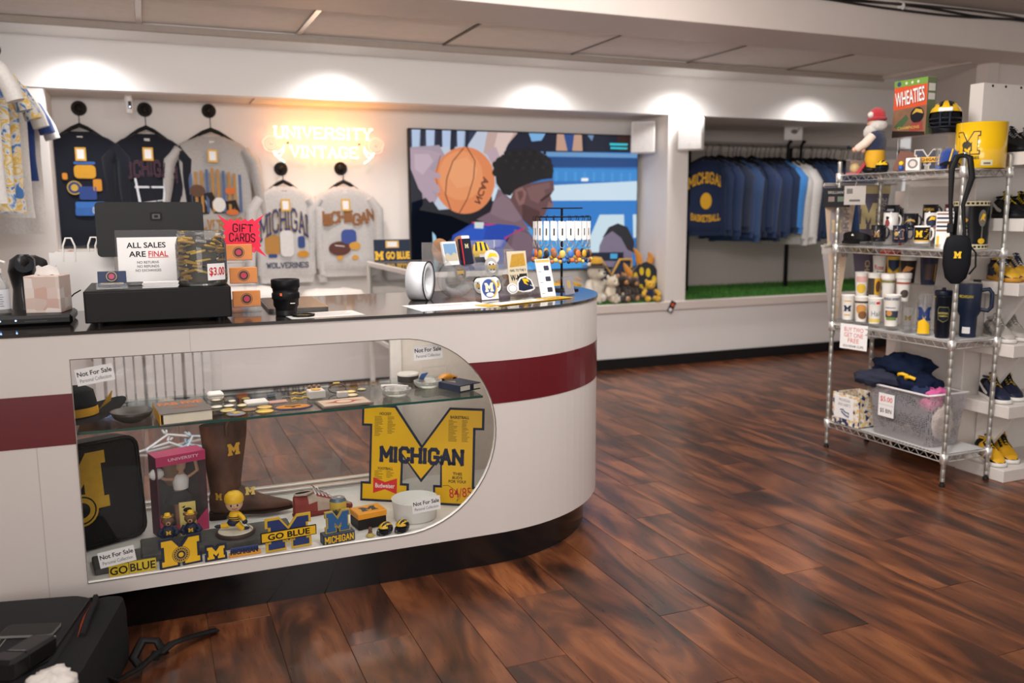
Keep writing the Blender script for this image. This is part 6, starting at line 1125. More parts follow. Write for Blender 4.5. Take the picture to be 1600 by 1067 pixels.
for z in SZ:
    s = P('shelf_frame', G().tube([(RX0-.004, RY0, z), (RX1+.004, RY0, z), (RX1+.004, RY1, z), (RX0-.004, RY1, z)], .0042, 6, closed=True).tube([(RX0-.004, RY0, z-.034), (RX1+.004, RY0, z-.034), (RX1+.004, RY1, z-.034), (RX0-.004, RY1, z-.034)], .0034, 6, closed=True), mCHROME, t, kind='stuff')
    g = G()
    for x in (RX0-.004, RX1+.004): g.tube([(x, RY0+(RY1-RY0)*i/28, z-.034*(i % 2)) for i in range(29)], .0024, 4)
    for y in (RY0, RY1): g.tube([(RX0+(RX1-RX0)*i/10, y, z-.034*(i % 2)) for i in range(11)], .0024, 4)
    P('truss_wire', g, mCHROME, s, kind='stuff')
    g = G()
    for i in range(36): g.tube([(RX0, RY0+(RY1-RY0)*(i+.5)/36, z), (RX1, RY0+(RY1-RY0)*(i+.5)/36, z)], .0019, 4)
    for x in (3.97, 4.09): g.tube([(x, RY0, z-.005), (x, RY1, z-.005)], .0032, 5)
    P('deck_wires', g, mCHROME, s, kind='stuff')
    P('shelf_liner', G().box(((RX0+RX1)/2, (RY0+RY1)/2, z+.0045), (RX1-RX0-.025, RY1-RY0-.03, .002)), glass('liner_plastic', (.8, .8, .8), .6, .2, .45), s)
def wrap(g, r, M4=None):
    g.v = [((r+z)*sin(x/r), -(r+z)*cos(x/r), y) for x, y, z in g.v]
    if M4 is not None: g.v = [tuple(M4 @ Vector(v)) for v in g.v]
    return g
def colfill(g, poly, z=0, n=18, mi=0):
    x0 = min(p[0] for p in poly); x1 = max(p[0] for p in poly); N = len(poly)
    for k in range(n):
        a, b = x0+(x1-x0)*k/n, x0+(x1-x0)*(k+1)/n; m = (a+b)/2; ed = []
        for i in range(N):
            p, q = poly[i], poly[(i+1) % N]
            if (p[0] < m) != (q[0] < m): f = lambda x, p=p, q=q: p[1]+(q[1]-p[1])*(x-p[0])/(q[0]-p[0]); ed.append((f(m), f))
        ed.sort(key=lambda e: e[0])
        for (_, f), (_, h) in zip(ed[::2], ed[1::2]): g.add([(a, f(a), z), (b, f(b), z), (b, h(b), z), (a, h(a), z)], [(0, 1, 2, 3)], None, mi)
    return g
def Mcol(g, wd, ht, cx, cy, z=.0008, mi=0): return colfill(g, [(a+cx, b+cy) for a, b in block_m(wd, ht)], z, 22, mi)
def rect(g, x0, x1, y0, y1, z=.0006, mi=0): return colfill(g, [(x0, y0), (x1, y0), (x1, y1), (x0, y1)], z, 10, mi)
def text_flat(g, s, wd, ht, cx, cy, z=.0009, bold=.02): 
    vs, fs = text_geo(s, bold); return g.add([(v[0]*wd+cx, v[1]*ht+cy, z) for v in vs], fs)
TOCAM = radians(-48)
def mug(label, x, y, z, c, prints, r=.041, h=.096, inner=None, hr=radians(38)):
    t = T('mug', label, 'mug', (x, y, z), TOCAM, 'mugs on the wire rack'); mt = M(c, .2, coat=.3, var=.03)
    P('mug_body', G().lathe([(r*.9, 0), (r, .006), (r, h), (r-.0035, h), (r-.004, .01), (.001, .008)], 28, cap=False), mt, t); P('inner_glaze', G().lathe([(r-.0042, h-.002), (r-.0045, .012), (.001, .011)], 20, cap=False), M(inner or c, .3), t)
    P('handle', G().tube([((r-.002)*cos(hr)+a*cos(hr), -(r-.002)*sin(hr)*0-(r)*0+a*-sin(hr)*.3, b) for a, b in ((0, h*.83), (.018, h*.85), (.031, h*.70), (.032, h*.42), (.02, h*.22), (0, h*.2))], .0058, 8), mt, t)
    for n, fn, mc in prints: P(n, wrap(fn(G()), r+.0006), mc, t)
    return t
one('acrylic_riser', G().box((0, 0, .026), (.11, .5, .003)).box((0, -.248, .013), (.11, .003, .025)).box((0, .248, .013), (.11, .003, .025)), ACR, 'low clear riser carrying the front mugs on the second shelf', 'riser', (3.925, 3.70, 1.268))
one('acrylic_riser', G().box((0, 0, .092), (.105, .5, .003)).box((0, -.248, .045), (.105, .003, .09)).box((0, .248, .045), (.105, .003, .09)), ACR, 'taller clear riser carrying the back mugs on the second shelf', 'riser', (4.052, 3.75, 1.268))
Z2 = 1.268+.0285; Z2b = 1.268+.1245
mY = M('#d9a52c', .5); mGR = M('#8d8a86', .5); mBR = M('#8d6a3c', .5)
mug('black mug with gold line emblem at the far end of the front row', 3.925, 3.865, Z2, '#15151a', [('emblem', lambda g: Mcol(g, .03, .035, -.008, .045), mBR)])
mug('navy mug with tan outlined letter, middle of the front row', 3.925, 3.705, Z2, '#121a30', [('letter', lambda g: Mcol(g, .052, .056, -.006, .048), M('#b5835a', .5)), ('letter', lambda g: Mcol(g, .044, .048, -.006, .048, .0014), M('#16203a', .5)), ('emblem', lambda g: colfill(g, disc(-.02, .05, .012, 14), .002, 10), M('#b59a5a', .5))], hr=radians(20))
mug('white mug with black and yellow wrap print at the near end', 3.925, 3.555, Z2, '#e6e2dc', [('wrap_print', lambda g: rect(g, -.05, .045, .012, .088), mBLACK), ('stripe', lambda g: rect(g, -.05, .045, .012, .019, .0012), mY), ('letter', lambda g: Mcol(g, .036, .036, -.016, .052, .0014), mMAIZE)]+[('fleck', lambda g, k=k: rect(g, .01+.008*(k % 4), .026+.006*(k % 4), .028+.009*k, .032+.009*k, .0014), mY) for k in range(6)])
mug('white mug with small figure print on the taller riser', 4.055, 3.905, Z2b-.03, '#dedad5', [('figure_print', lambda g: colfill(g, disc(-.018, .04, .014, 12, ry=.022), .0008, 8), M('#8a2f33', .5)), ('figure_print', lambda g: colfill(g, disc(-.018, .07, .010, 12), .0008, 8), M('#2b2a2c', .5))], h=.10)
mug('dark mug with gold wing print on the taller riser', 4.055, 3.76, Z2b-.03, '#1a1a20', [('wing_print', lambda g: colfill(g, [(-.03, .045), (-.01, .065), (.02, .06), (.028, .045), (.0, .055)], .0008), M('#b59044', .5))])
mug('white mug with large winged helmet print', 4.055, 3.61, Z2b-.03, '#e3dfd9', [('helmet_print', lambda g: colfill(g, disc(.0, .052, .034, 18, ry=.032), .0008), mNAVY), ('wing_print', lambda g: colfill(g, [(-.02, .055), (-.005, .08), (.02, .075), (.012, .06), (.028, .055), (.0, .062)], .0014), mMAIZE), ('badge', lambda g: colfill(g, disc(.018, .02, .011, 12), .0014), M('#a9776c', .5))], h=.10)
mug('dark mug with yellow letter in the far back row', 4.15, 3.99, Z2b+.02, '#17181f', [('letter', lambda g: Mcol(g, .03, .026, -.01, .035), mMAIZE), ('arch_print', lambda g: rect(g, -.03, .01, .06, .072), M('#8d8d90', .5))])
mug('black mug with yellow arched lettering in the back row', 4.15, 3.71, Z2b+.02, '#15151b', [('lettering', lambda g: text_flat(g, 'MICHIGAN', .055, .016, -.01, .068), M('#d0a43c', .5)), ('print', lambda g: rect(g, -.03, -.01, .02, .045), M('#4b2f52', .5)), ('print', lambda g: rect(g, .0, .015, .03, .045), M('#8d8d90', .5))])
mug('maroon and yellow mug in the back row by the sling strap', 4.15, 3.56, Z2b+.02, '#5a2027', [('letter', lambda g: Mcol(g, .03, .03, -.014, .03), mMAIZE), ('stripe', lambda g: rect(g, -.04, .02, .06, .075), mPAPER)])
for y, lab in ((3.99, 'far'), (3.71, 'middle'), (3.56, 'near')): one('mug_block', G().box((0, 0, .072), (.06, .075, .144), .003), M('#bdb8b2', .5), 'white display block under the %s back row mug' % lab, 'block', (4.15, y, 1.2685))
# peak cap, tags, canister, tall cartons
t = T('sun_visor', 'black sun visor with small white mark on the second shelf', 'visor', (3.935, 4.05, 1.268), radians(-70)); P('peak', G().loft([[(x, -.08*(1-(x/.09)**2)*k-.0, .012+.05*(1-k)*(1-(x/.1)**2)) for x in [-.088+.0176*i for i in range(11)]] for k in (0, .35, .7, 1)], False, closed=False), mBLACK, t); P('head_band', G().loft([[(.085*cos(a), .06*sin(a)+.02, z+.03*max(0, -sin(a))) for a in [2*pi*i/22 for i in range(22)]] for z in (.01, .055)], False), mBLACK, t); P('mark', G().flat([(-.008, .06), (0, .072), (.008, .06)], .045, FACE), mPAPER, t)
one('visor_box', G().box((0, 0, .02), (.10, .11, .04), .002), M('#8f8a85', .6), 'flat grey carton beside the black visor', 'box', (4.08, 4.068, 1.268))
t = T('gift_canister', 'tall black round canister with patterned bands on the second shelf', 'canister', (4.085, 3.385, 1.268), TOCAM)
P('drum', G().lathe([(.088, 0), (.088, .255), (.086, .258), (.001, .258)], 36), M('#111113', .3), t)
for z in (.0, .228): P('band', G().lathe([(.0888, z+.002), (.0888, z+.028)], 36, cap=False), M('#cfc4a0', .4), t); P('band_print', wrap((lambda g: [colfill(g, disc(-.11+.022*k, z+.015, .008, 10, ry=.006), .0008, 6) for k in range(11)] and g)(G()), .089), mBLACK, t)
P('glass_picture', wrap(colfill(colfill(G(), disc(.055, .165, .022, 18, ry=.045), .0008), [(.05, .03), (.06, .03), (.058, .12), (.052, .12)], .0008), .0885), M('#6f6a60', .4), t); P('wing_picture', wrap(colfill(colfill(G(), [(.04, .15), (.055, .19), (.072, .185), (.062, .165), (.072, .15), (.052, .16)], .0014), disc(.055, .045, .02, 14, ry=.015), .0014), .0885), mMAIZE, t)
P('lettering', wrap(text_flat(text_flat(text_flat(G(), 'WINE', .034, .014, -.035, .10), 'GLASS', .04, .014, -.035, .082), 'HAIL', .03, .01, -.035, .125), .0885), M('#b9b4a8', .5), t); P('emblem', wrap(colfill(G(), disc(-.035, .155, .018, 14, ry=.012), .0008), .0885), M('#c98d2c', .5), t)
t = T('striped_carton', 'tall white and navy striped carton beside the black canister', 'carton', (3.975, 3.455, 1.268), TOCAM); P('carton', G().box((0, 0, .10), (.085, .04, .20), .001), mPAPER, t)
for k in range(5): P('stripe', G().box((0, -.0205, .10+.022*k), (.08, .001, .010)), M('#22294a' if k % 2 else '#8a6a52', .5), t)
P('yellow_stripe', G().box((-.03, -.0205, .04), (.012, .001, .06)).box((.02, -.0205, .04), (.012, .001, .06)), mMAIZE, t)
t = T('black_hang_tag', 'black hang tag with pale lettering on the left rack post', 'tag', (3.842, 4.125, 1.615), radians(-50)); P('tag_card', G().box((0, 0, -.06), (.15, .002, .115)), mBLACK, t); P('lettering', put_text(G(), 'BRILLIANT', .10, .016, TR(0, -.002, -.03) @ FACE), mGR, t); P('tag_panel', G().box((-.03, -.0015, -.07), (.035, .001, .03)), M('#6b5a55', .5), t); P('tag_panel', G().box((.025, -.0015, -.07), (.04, .001, .03)), M('#4f5a48', .5), t); P('loop', G().tube([(0, 0, -.005), (.006, 0, .02), (.0, 0, .04)], .0015, 5), mBLACK, t)
t = T('grey_hang_tag', 'grey square hang tag below the top shelf of the rack', 'tag', (3.862, 4.0, 1.635), radians(-55)); P('tag_card', G().box((0, 0, -.07), (.12, .002, .11)), M('#a09892', .5), t); P('tag_panel', G().box((-.03, -.0015, -.045), (.034, .001, .03)), M('#5b5652', .5), t); P('tag_panel', G().box((.0, -.0015, -.10), (.06, .001, .012)), M('#4b4845', .5), t); P('loop', G().tube([(0, 0, -.015), (.006, 0, .005), (.0, 0, .02)], .0018, 5), mSTEEL, t)
# hanging pennants at the far end of the rack
def pennant(label, x, y, z, rz, wd, ln, c, edge, txts, M_=None):
    t = T('pennant', label, 'pennant', (x, y, z), rz, 'pennants behind the rack'); P('pennant_cloth', G().prism([(-wd/2, 0), (wd/2, 0), (.004, -ln), (-.004, -ln)], 0, .003, FACE), c, t); P('edge_band', G().box((0, -.0035, -.02), (wd, .002, .045)), edge, t)
    for n, g, m in txts: P(n, g, m, t)
    P('eyelet_strip', G().box((0, .003, .006), (wd*1.02, .004, .012)), M('#b9b3ab', .5), t)
TAN = M('#c2aa92', .6, var=.06); VIO = M('#6d6678', .6); CRM = M('#d8c692', .6)
vert = lambda s, wd, ht, x, z: put_text(G(), s, ht, wd, TR(x, -.0036, z) @ FACE @ Matrix.Rotation(-pi/2, 4, 'Z'), .03)
pennant('tan pennant with pale logo and lettering, furthest left behind the rack', 3.92, 4.178, 1.622, radians(-4), .25, .92, TAN, VIO, [('emblem', G().flat(rrect(.10, .22, .04, cx=-.02, cy=-.24), .0034, FACE), M('#9b8f90', .6)), ('letter', G().flat([(a-.02, b-.24) for a, b in block_m(.075, .08)], .0038, FACE), M('#c9b48a', .6)), ('lettering', vert('CHAMPIONS', .045, .34, .05, -.26), M('#8d8188', .6)), ('lettering', vert('WOLVERINES', .035, .26, .0, -.60), M('#d8cfc6', .6))])
pennant('purple grey pennant with cream letter in the middle behind the rack', 4.185, 4.182, 1.622, radians(-3), .26, .90, VIO, CRM, [('letter', G().flat([(a-.03, b-.18) for a, b in block_m(.13, .16)], .0034, FACE), CRM), ('lettering', vert('NATIONAL', .05, .30, .055, -.22), CRM), ('lettering', vert('2023', .035, .1, .09, -.12), M('#c9c3c8', .6))])
pennant('narrow purple grey pennant with cream border hung lower behind the cups', 4.14, 4.178, 1.257, radians(-3), .20, .62, VIO, CRM, [('border', G().flat([(.085, -.04), (.1, -.04), (.006, -.6), (.0, -.58)], .0034, FACE), CRM), ('lettering', vert('CHAMPIONS', .04, .26, .02, -.22), CRM)])
pennant('long grey pennant with cream letter reaching lowest beside the left post', 3.90, 4.18, 1.257, radians(-4), .20, .52, M('#a39c9c', .6), M('#b3aba5', .6), [('letter', G().flat([(a, b-.12) for a, b in block_m(.06, .07)], .0034, FACE), CRM), ('lettering', vert('GO BLUE', .03, .18, .0, -.27), M('#c9c4c0', .6))])
t = T('pennant_rod', 'thin chrome rod holding the pennants at the far end of the rack', 'rod', (0, 4.165, 0)); P('rod', G().tube([(3.78, 0, 1.637), (4.36, 0, 1.637)], .005, 8), mCHROME, t); P('rod', G().tube([(3.80, 0, 1.272), (4.34, 0, 1.272)], .005, 8), mCHROME, t)
for x in (3.875, 4.185): P('rod_clip', G().box((x, -.012, 1.637), (.014, .024, .014), .002), mCHROME, t); P('rod_clip', G().box((x, -.012, 1.272), (.014, .024, .014), .002), mCHROME, t)
# ---- cups on the third shelf
def cup(label, x, y, z, prints, r0=.030, r1=.041, h=.15, c='#e9e5de', lid=None, cat='cup', nm='souvenir_cup', clear=False):
    t = T(nm, label, cat, (x, y, z), TOCAM, 'souvenir cups on the third shelf' if nm == 'souvenir_cup' else None)
    mt = ACR if clear else M(c, .35, var=.02)
    P('cup_body', G().lathe([(r0, 0), (r0+.001, .004), (r1, h-.004), (r1+.0015, h), (r1-.002, h), (r0-.003, .006), (.001, .005)], 26, cap=False), mt, t)
    if lid: P('lid', G().lathe([(r1+.002, h-.028), (r1+.003, h), (r1-.002, h+.004), (.001, h+.004)], 26, cap=False), M(lid, .4), t)
    rm = (r0+r1)/2
    for n, fn, mc in prints:
        g = fn(G()); k = (r1-r0)/h; g.v = [((r0+k*y+.0012+zz)*sin(x_/rm), -(r0+k*y+.0012+zz)*cos(x_/rm), y) for x_, y, zz in g.v]; P(n, g, mc, t)
    return t
one('acrylic_riser', G().box((0, 0, .024), (.10, .55, .003)).box((0, -.273, .012), (.10, .003, .024)).box((0, .273, .012), (.10, .003, .024)), ACR, 'low clear riser under the front souvenir cups', 'riser', (3.925, 3.86, .7915))
one('acrylic_riser', G().box((0, 0, .160), (.09, .52, .003)).box((0, -.258, .08), (.09, .003, .158)).box((0, .258, .08), (.09, .003, .158)), ACR, 'clear riser under the second row of souvenir cups', 'riser', (4.03, 3.87, .7915))
one('acrylic_riser', G().box((0, 0, .26), (.07, .52, .003)).box((0, -.258, .13), (.07, .003, .258)).box((0, .258, .13), (.07, .003, .258)), ACR, 'tallest clear riser under the back souvenir cups', 'riser', (4.115, 3.85, .7915))
C1, C2_, C3 = .818, .954, 1.054
ring_print = lambda y0, y1, wd=.09: (lambda g: rect(g, -wd/2, wd/2, y0, y1))
cup('white souvenir cup with navy letter in a gold ring, far end', 3.925, 4.075, C1, [('letter', lambda g: Mcol(g, .042, .036, 0, .07), mNAVY), ('gold_arch', lambda g: rect(g, -.02, .02, .112, .118), mY), ('gold_arch', lambda g: rect(g, -.018, .018, .026, .033), mY)])
cup('white souvenir cup with tan cartoon style print and dark band', 3.925, 3.965, C1, [('band', ring_print(.112, .124), M('#4a3f38', .5)), ('print', lambda g: colfill(g, disc(0, .075, .03, 16, ry=.03), .0008), M('#c98f4e', .5)), ('print', lambda g: colfill(g, disc(.01, .04, .026, 14, ry=.024), .0012), M('#7d5230', .5))])
cup('white souvenir cup with signature print and yellow foot', 3.925, 3.86, C1, [('red_print', lambda g: rect(g, .006, .026, .116, .13), mRED), ('lettering', lambda g: text_flat(g, 'LUKE', .036, .016, -.016, .123), M('#9aa6a2', .5)), ('script', lambda g: text_flat(g, 'Hail', .05, .03, .008, .06, bold=0), M('#6b7a86', .5)), ('yellow_foot', ring_print(.008, .03), M('#dcc46a', .5))])
cup('tall white souvenir cup with navy lettering and stadium print', 3.925, 3.735, C1, [('lettering', lambda g: text_flat(g, 'MICHIGAN UNIVERSITY', .085, .016, 0, .158), M('#26365e', .5)), ('print', lambda g: rect(g, -.035, .04, .05, .09), M('#33384a', .5)), ('print', lambda g: rect(g, -.03, .03, .036, .052, .0012), M('#6f8a3c', .5)), ('print', lambda g: colfill(g, disc(-.012, .075, .016, 12), .0014), M('#c08a4a', .5)), ('stripe', lambda g: rect(g, -.035, .02, .105, .109), M('#3a4a7a', .5))], .033, .048, .18)
cup('white souvenir cup with pink and yellow print in the second row', 4.03, 4.08, C2_, [('pink_print', ring_print(.09, .125, .06), M('#d8a7a0', .5)), ('yellow_print', lambda g: colfill(g, disc(0, .05, .028, 14, ry=.03), .0008), M('#dcb53a', .5))])
cup('souvenir cup with dark and yellow player print in the second row', 4.03, 3.975, C2_, [('dark_print', lambda g: rect(g, -.045, 0, .02, .12), M('#3a342f', .5)), ('yellow_print', lambda g: rect(g, 0, .04, .02, .12), M('#cf9f22', .5)), ('figure', lambda g: colfill(g, disc(.02, .07, .014, 12, ry=.035), .0012), M('#5a3a22', .5))])
cup('white lidded cup with olive band, left of the lidded pair', 4.03, 3.87, C2_, [('band', ring_print(.10, .115), M('#7d7a4a', .5))], lid='#e6e2db')
cup('white lidded cup with red band, right of the lidded pair', 4.03, 3.76, C2_, [('band', ring_print(.10, .112), M('#a8564a', .5)), ('print', lambda g: colfill(g, disc(.01, .045, .024, 12), .0008), M('#4a4038', .5))], lid='#e6e2db', h=.16)
cup('white cup with red and green script in the back row', 4.115, 4.03, C3, [('script', lambda g: text_flat(g, 'Rose', .05, .03, 0, .08, bold=.01), mRED), ('script', lambda g: text_flat(g, 'Bowl', .045, .02, .01, .05, bold=.01), M('#4a7a4a', .5))])
cup('navy and yellow cup in the back row', 4.115, 3.92, C3, [('yellow_print', lambda g: colfill(g, [(-.03, .02), (.03, .02), (.035, .08), (.0, .05), (-.035, .08)], .0008), mMAIZE), ('navy_print', lambda g: colfill(g, [(-.03, .13), (.03, .13), (.03, .09), (0, .06), (-.03, .09)], .0008), mNAVY)], c='#c9a540')
cup('dark lidded cup with orange wing print in the back row', 4.115, 3.81, C3, [('wing_print', lambda g: colfill(g, [(-.04, .06), (-.01, .1), (.03, .09), (.01, .07)], .0008), M('#c98a4a', .5))], .034, .046, .16, '#2c2622', '#dedad2')
cup('large dark lidded cup nearest in the back row', 4.115, 3.665, C3, [('print', lambda g: rect(g, -.02, .04, .03, .12), M('#3d2a24', .5)), ('gold_line', lambda g: rect(g, .035, .04, .02, .12, .0012), mY)], .036, .05, .185, '#1d2238', '#e2ded7')
cup('plain clear plastic cup with dark letter, beside the stadium cup', 3.935, 3.625, .793, [('letter', lambda g: Mcol(g, .034, .026, 0, .085), M('#6b5a2e', .5))], .026, .034, .14, clear=True, cat='glass', nm='clear_cup')
cup('tall clear tumbler with navy and yellow letter print', 3.935, 3.515, .793, [('letter', lambda g: Mcol(g, .07, .075, 0, .12), M('#20346a', .5)), ('yellow_shape', lambda g: colfill(g, [(-.035, .01), (.035, .01), (.03, .06), (.0, .095), (-.03, .075)], .0014), mMAIZE)], .036, .040, .225, clear=True, cat='tumbler', nm='clear_tumbler')
t = cup('black steel tumbler with gold badge at the front rack corner', 3.945, 3.40, .793, [('badge', lambda g: colfill(g, [(-.03, .15), (-.022, .17), (.022, .17), (.03, .15), (.026, .10), (0, .085), (-.026, .10)], .0006), M('#6f6a3c', .5)), ('badge_field', lambda g: colfill(g, [(-.027, .15), (-.02, .166), (.02, .166), (.027, .15), (.023, .103), (0, .09), (-.023, .103)], .0012), M('#141826', .5)), ('lettering', lambda g: text_flat(text_flat(g, 'NATIONAL', .048, .012, 0, .135, .0018), 'CHAMPIONS', .042, .008, 0, .12, .0018), M('#c0b05a', .5))], .034, .041, .225, '#10131d', None, 'tumbler', 'steel_tumbler')
t = cup('navy travel tumbler with yellow band and flip lid', 4.055, 3.50, .793, [('band', ring_print(.205, .215, .12), mMAIZE)], .036, .043, .24, '#141b33', '#14182a', 'tumbler', 'travel_tumbler'); P('flip_tab', G().box((0, -.01, .252), (.02, .04, .014), .003), M('#14182a', .4), t)
t = T('handled_tumbler', 'large navy insulated tumbler with side handle and clear lid', 'tumbler', (4.10, 3.37, .793), radians(-50))
P('tumbler_body', G().lathe([(.040, 0), (.041, .004), (.043, .11), (.056, .135), (.058, .28), (.056, .288)], 30), M('#13233f', .45), t); P('lid', G().lathe([(.056, .286), (.056, .298), (.02, .302), (.001, .302)], 26, cap=False), ACR, t); P('handle', G().tube([(.054, 0, .255), (.09, 0, .262), (.106, 0, .24), (.106, 0, .165), (.09, 0, .145), (.054, 0, .15)], .011, 8), M('#13233f', .45), t); P('lettering', wrap(text_flat(G(), 'MICHIGAN', .075, .016, -.022, .222), .0585), M('#d7c23a', .5), t); P('price_label', G().loft([[(.0425*sin(a), -.0425*cos(a), z) for a in [-.7+.16*i for i in range(7)]] for z in (.02, .055)], False, closed=False), mPAPER, t); P('straw_cap', G().box((.03, 0, .305), (.04, .02, .012), .003), mPLAS, t)
t = T('offer_sign', 'white paper sign with red offer lettering hung on the rack edge', 'sign', (3.846, 3.935, .785), radians(-80)); P('sign_paper', G().box((0, 0, -.055), (.185, .0015, .15)), mPAPER, t)
g = put_text(G(), 'BUY TWO', .13, .026, TR(.0, -.001, -.012) @ FACE, .0); put_text(g, 'GET ONE', .13, .026, TR(0, -.001, -.045) @ FACE, .0); put_text(g, 'FREE', .075, .026, TR(0, -.001, -.078) @ FACE, .0); P('red_lettering', g, M('#d04a48', .6), t); P('lettering', put_text(G(), 'SOUVENIR CUPS', .14, .014, TR(0, -.001, -.112) @ FACE, .01), mINK, t)
# ---- bottom shelf: bin and carton
BZ = .1765
t = T('merchandise_bin', 'translucent perforated plastic bin of sale clothing on the lowest shelf', 'bin', (4.02, 3.61, BZ), radians(-90))
def binring(z, k, wave=0): 
    return [(x+.0, y, z+wave*(abs(x)/.26)**2.2-wave*.5) for x, y in rrect(.50*k, .275*k, .05, 6)]
def perf():
    m = glass('bin_plastic', (.92, .9, .92), .6, .25, .0); nt = m.node_tree; out = nt.nodes['Material Output']; last = out.inputs[0].links[0].from_node
    d = nt.nodes.new('ShaderNodeBsdfPrincipled'); d.inputs['Base Color'].default_value = (.82, .80, .82, 1); d.inputs['Roughness'].default_value = .35
    vo = nt.nodes.new('ShaderNodeTexVoronoi'); vo.inputs['Scale'].default_value = 95; tc = nt.nodes.new('ShaderNodeTexCoord'); nt.links.new(tc.outputs['Object'], vo.inputs['Vector']); vo.inputs['Randomness'].default_value = .35
    mr = nt.nodes.new('ShaderNodeMapRange'); mr.inputs[1].default_value = .28; mr.inputs[2].default_value = .38; mr.inputs[3].default_value = .04; mr.inputs[4].default_value = .30; nt.links.new(vo.outputs['Distance'], mr.inputs[0])
    mx = nt.nodes.new('ShaderNodeMixShader'); nt.links.new(mr.outputs[0], mx.inputs[0]); nt.links.new(last.outputs[0], mx.inputs[1]); nt.links.new(d.outputs[0], mx.inputs[2]); nt.links.new(mx.outputs[0], out.inputs[0]); return m
P('bin_wall', G().loft([binring(0, .84), binring(.006, .86), binring(.15, .92), binring(.29, 1.0, .035)], False).flat(rrect(.41, .22, .04), .004), perf(), t); P('rim', G().tube([(x, y, z) for x, y, z in binring(.29, 1.012, .035)], .007, 6, closed=True), M('#dcd8da', .35), t)
s = P('price_sign', G().box((-.08, -.141, .185), (.115, .002, .135)), mPAPER, t); P('red_lettering', put_text(G(), '$5.00', .088, .034, TR(-.08, -.1425, .218) @ FACE, .01), M('#d8402f', .6), s); P('lettering', put_text(G(), '$5 BIN', .085, .028, TR(-.08, -.1425, .150) @ FACE, .01), mINK, s); P('divider', G().box((-.08, -.1422, .186), (.11, .0006, .0015)), mGR, s)
def lump(name, label, loc, rz, pts, c, seed, mat=None, cat='garment'):
    """crumpled cloth: squashed blob with folds"""
    rnd = random.Random(seed); ph = [rnd.uniform(0, 6) for _ in range(6)]; sx, sy, sz = pts; rows = []
    for i in range(15):
        th = pi*i/14; rows.append([])
        for j in range(26):
            a = 2*pi*j/26; k = 1+.13*sin(3*a+ph[0]+th*2)+.09*sin(7*a+ph[1]-th*4)+.07*sin(5*th*2+ph[2]+2*a)+.05*sin(11*a+ph[3]+5*th)
            rows[-1].append((sx*sin(th)*cos(a)*k, sy*sin(th)*sin(a)*k, sz*(-cos(th))*k))
    return one(name, G().loft(rows), mat or M(c, .85, var=.15, vs=25, bump=.3, bs=60), label, cat, loc, rz, 'sale clothing in the bin')
lump('folded_jersey', 'dark navy jersey heaped highest over the far end of the bin', (4.04, 3.735, .565), .3, (.11, .17, .075), '#0f1b33', 1)
lump('folded_jersey', 'grey navy shirt hanging over the left rim of the bin', (3.95, 3.77, .495), .5, (.09, .16, .05), '#22253a', 2)
lump('folded_jersey', 'navy cloth with yellow trim in the middle of the heap', (4.01, 3.585, .50), -.2, (.11, .12, .06), '#101a33', 3)
lump('folded_jersey', 'small pink cloth peeking out at the near end of the bin', (4.02, 3.47, .462), .2, (.08, .055, .035), '#d4619a', 4)
lump('folded_jersey', 'navy sock bundle in front of the pink cloth', (3.955, 3.51, .468), .8, (.05, .06, .035), '#16264a', 5)
lump('folded_jersey', 'dark bundle pressed against the bin front', (4.01, 3.72, .335), .1, (.075, .10, .09), '#3b4052', 6); lump('folded_jersey', 'navy bundle at the bottom front of the bin', (4.01, 3.545, .305), .1, (.07, .085, .085), '#2b3145', 7); lump('folded_jersey', 'pink knit bundle behind the bin wall', (3.99, 3.49, .41), .1, (.06, .06, .05), '#d25a92', 8); lump('folded_jersey', 'white and tan cloth at the near end inside the bin', (4.04, 3.435, .30), .1, (.08, .03, .09), '#ded3c6', 9)
for y, z in ((3.57, .548), (3.63, .555)): one('yellow_ribbon', G().tube([(0, .03, 0), (-.02, .015, .015), (-.02, -.01, .02), (0, -.03, .01)], .010, 6), mMAIZE, 'yellow ribbon trim on the heap, %s one' % ('nearer' if y < 3.6 else 'farther'), 'ribbon', (3.935 if y > 3.6 else 3.925, y, z-.02))
t = T('pet_shirt_box', 'patterned carton with white handwritten card beside the bin', 'box', (3.975, 3.995, BZ), radians(-90)); PAT = ramp_mat('yellow_navy_pattern', (1, 1, 1), [(.42, '#e8e5df'), (.5, '#d9a82a'), (.56, '#e8e5df'), (.62, '#22305a')], .6, 34, 1, 0)
for d_, c_ in (((.22, .006, .19), (0, -.10, .095)), ((.22, .006, .19), (0, .10, .095)), ((.006, .2, .19), (-.107, 0, .095)), ((.006, .2, .19), (.107, 0, .095))): P('carton_wall', G().box(c_, d_), PAT, t)
P('carton_base', G().box((0, 0, .003), (.22, .2, .005)), PAT, t); s = P('card', G().box((-.015, -.1045, .105), (.155, .002, .135)), mPAPER, t); P('lettering', put_text(put_text(G(), 'MICHIGAN', .09, .017, TR(-.01, -.1062, .152) @ FACE, .0), 'DOG SHIRTS', .10, .017, TR(-.01, -.1062, .124) @ FACE, .0), M('#7d7a84', .6), s); P('scarf_drawing', G().tube([(-.04, -.1062, .09), (-.02, -.1062, .094), (.0, -.1062, .08), (.03, -.1062, .078), (.03, -.1062, .055), (.0, -.1062, .062), (-.03, -.1062, .08)], .004, 5), M('#3d4a74', .6), s)
